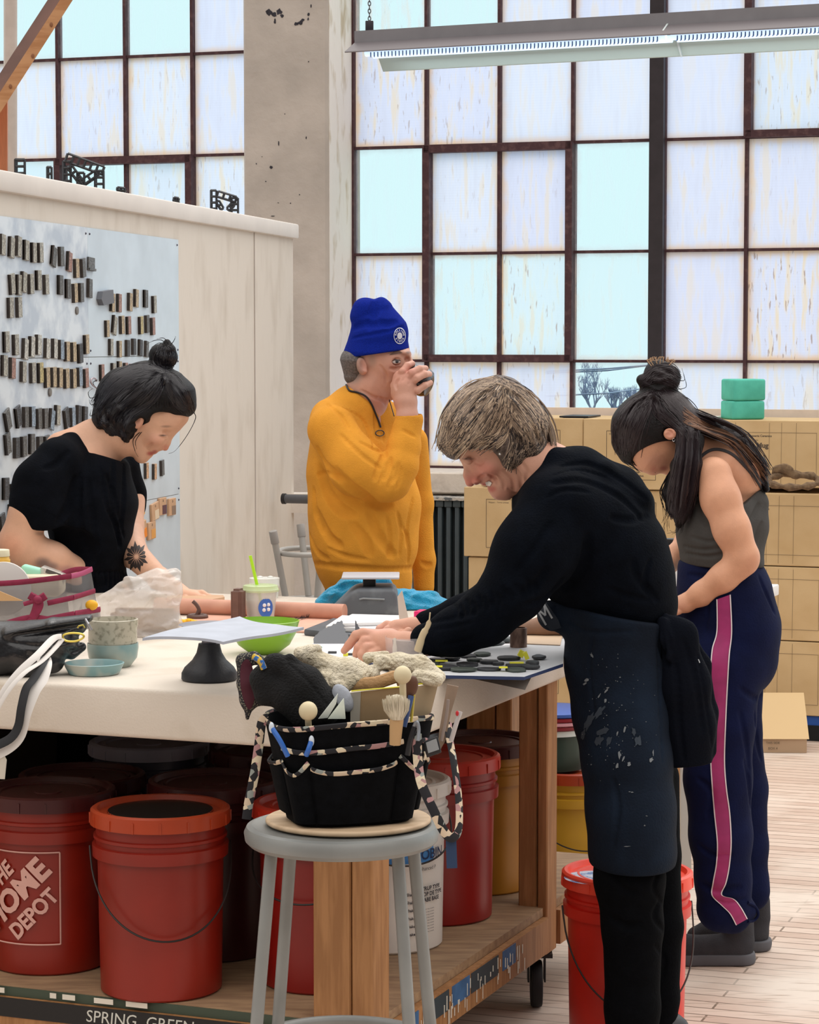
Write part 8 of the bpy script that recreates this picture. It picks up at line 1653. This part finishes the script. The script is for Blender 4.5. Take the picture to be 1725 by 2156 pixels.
Lf = [(1510, 1262), (1510, 1329), (1500, 1369), (1497, 1426), (1498, 1506), (1497, 1594), (1500, 1652), (1505, 1713), (1511, 1774), (1509, 1819), (1502, 1859), (1500, 1885), (1520, 1906), (1538, 1924), (1551, 1948)]
Rt = [(1538, 1252), (1541, 1329), (1536, 1378), (1533, 1426), (1529, 1506), (1526, 1600), (1530, 1660), (1537, 1713), (1540, 1774), (1536, 1824), (1529, 1859), (1520, 1884), (1545, 1893), (1560, 1910), (1574, 1935)]
par(strip(Tr, Lf, Rt, mat('magenta_stripe', '9c2a66', .7, var=.12, vscale=25), 'side_stripe', None, off=.003), tp2)
for E_ in (Lf, Rt): par(strip(Tr, [(x-1.2, y) for x, y in E_], [(x+1.2, y) for x, y in E_], mat('white_piping', 'e0d6da', .6), 'piping', None, off=.0042), tp2)
bm = BM(); W, _ = Tr.front([(1575, 1900), (1590, 1908), (1597, 1925), (1588, 1938), (1575, 1940)], .001); tube(bm, catmull([Vector((q[0], q[1], q[2])) for q in W], 4), .004, 8); par(build('ankle_cord', bm, mat('navy_jersey', '101a3c')), tp2)
def shoe(x0, x1, yt, yb, Y, nm):
    hb_ = P(1500, yb, Y); f = Fig(Y, x0-12, yt-14, x1+14, yb+14, -.09, .09, .0028); zc = (yb-yt)
    f.ch([(x1-34, yt+18, 0, 32), (x1-34, yt+50, 0, 33)], k=12); f.ch([(x1-36, yb-40, 0, 32), (x0+60, yb-36, 0, 30), (x0+30, yb-30, 0, 24)], k=14, fy=1.15); f.half((0, 0, .022), (0, 0, -1), k=.002); o = par(f.obj('shoe', mat('charcoal_suede', '3b3a3e', .9, spec=.15, var=.1, vscale=25, bump=.2, bscale=300)), yw)
    f = Fig(Y, x0-12, yb-40, x1+14, yb+14, -.09, .09, .0028); f.ch([(x1-34, yb-20, 0, 36), (x0+62, yb-20, 0, 35), (x0+26, yb-20, 0, 28)], k=10, fy=1.15); f.half((0, 0, .001), (0, 0, -1), k=.003); f.half((0, 0, .030), (0, 0, 1), k=.002); s_ = f.obj('sole', mat('grey_sole', '57565b', .8)); s_.parent = o
    return o
ys = PZ(1530, 2036, 0).y
shoe(1385, 1590, 1925, 2036, ys+.05, 'shoe'); shoe(1440, 1624, 1880, 2003, PZ(1600, 2003, 0).y+.03, 'shoe')
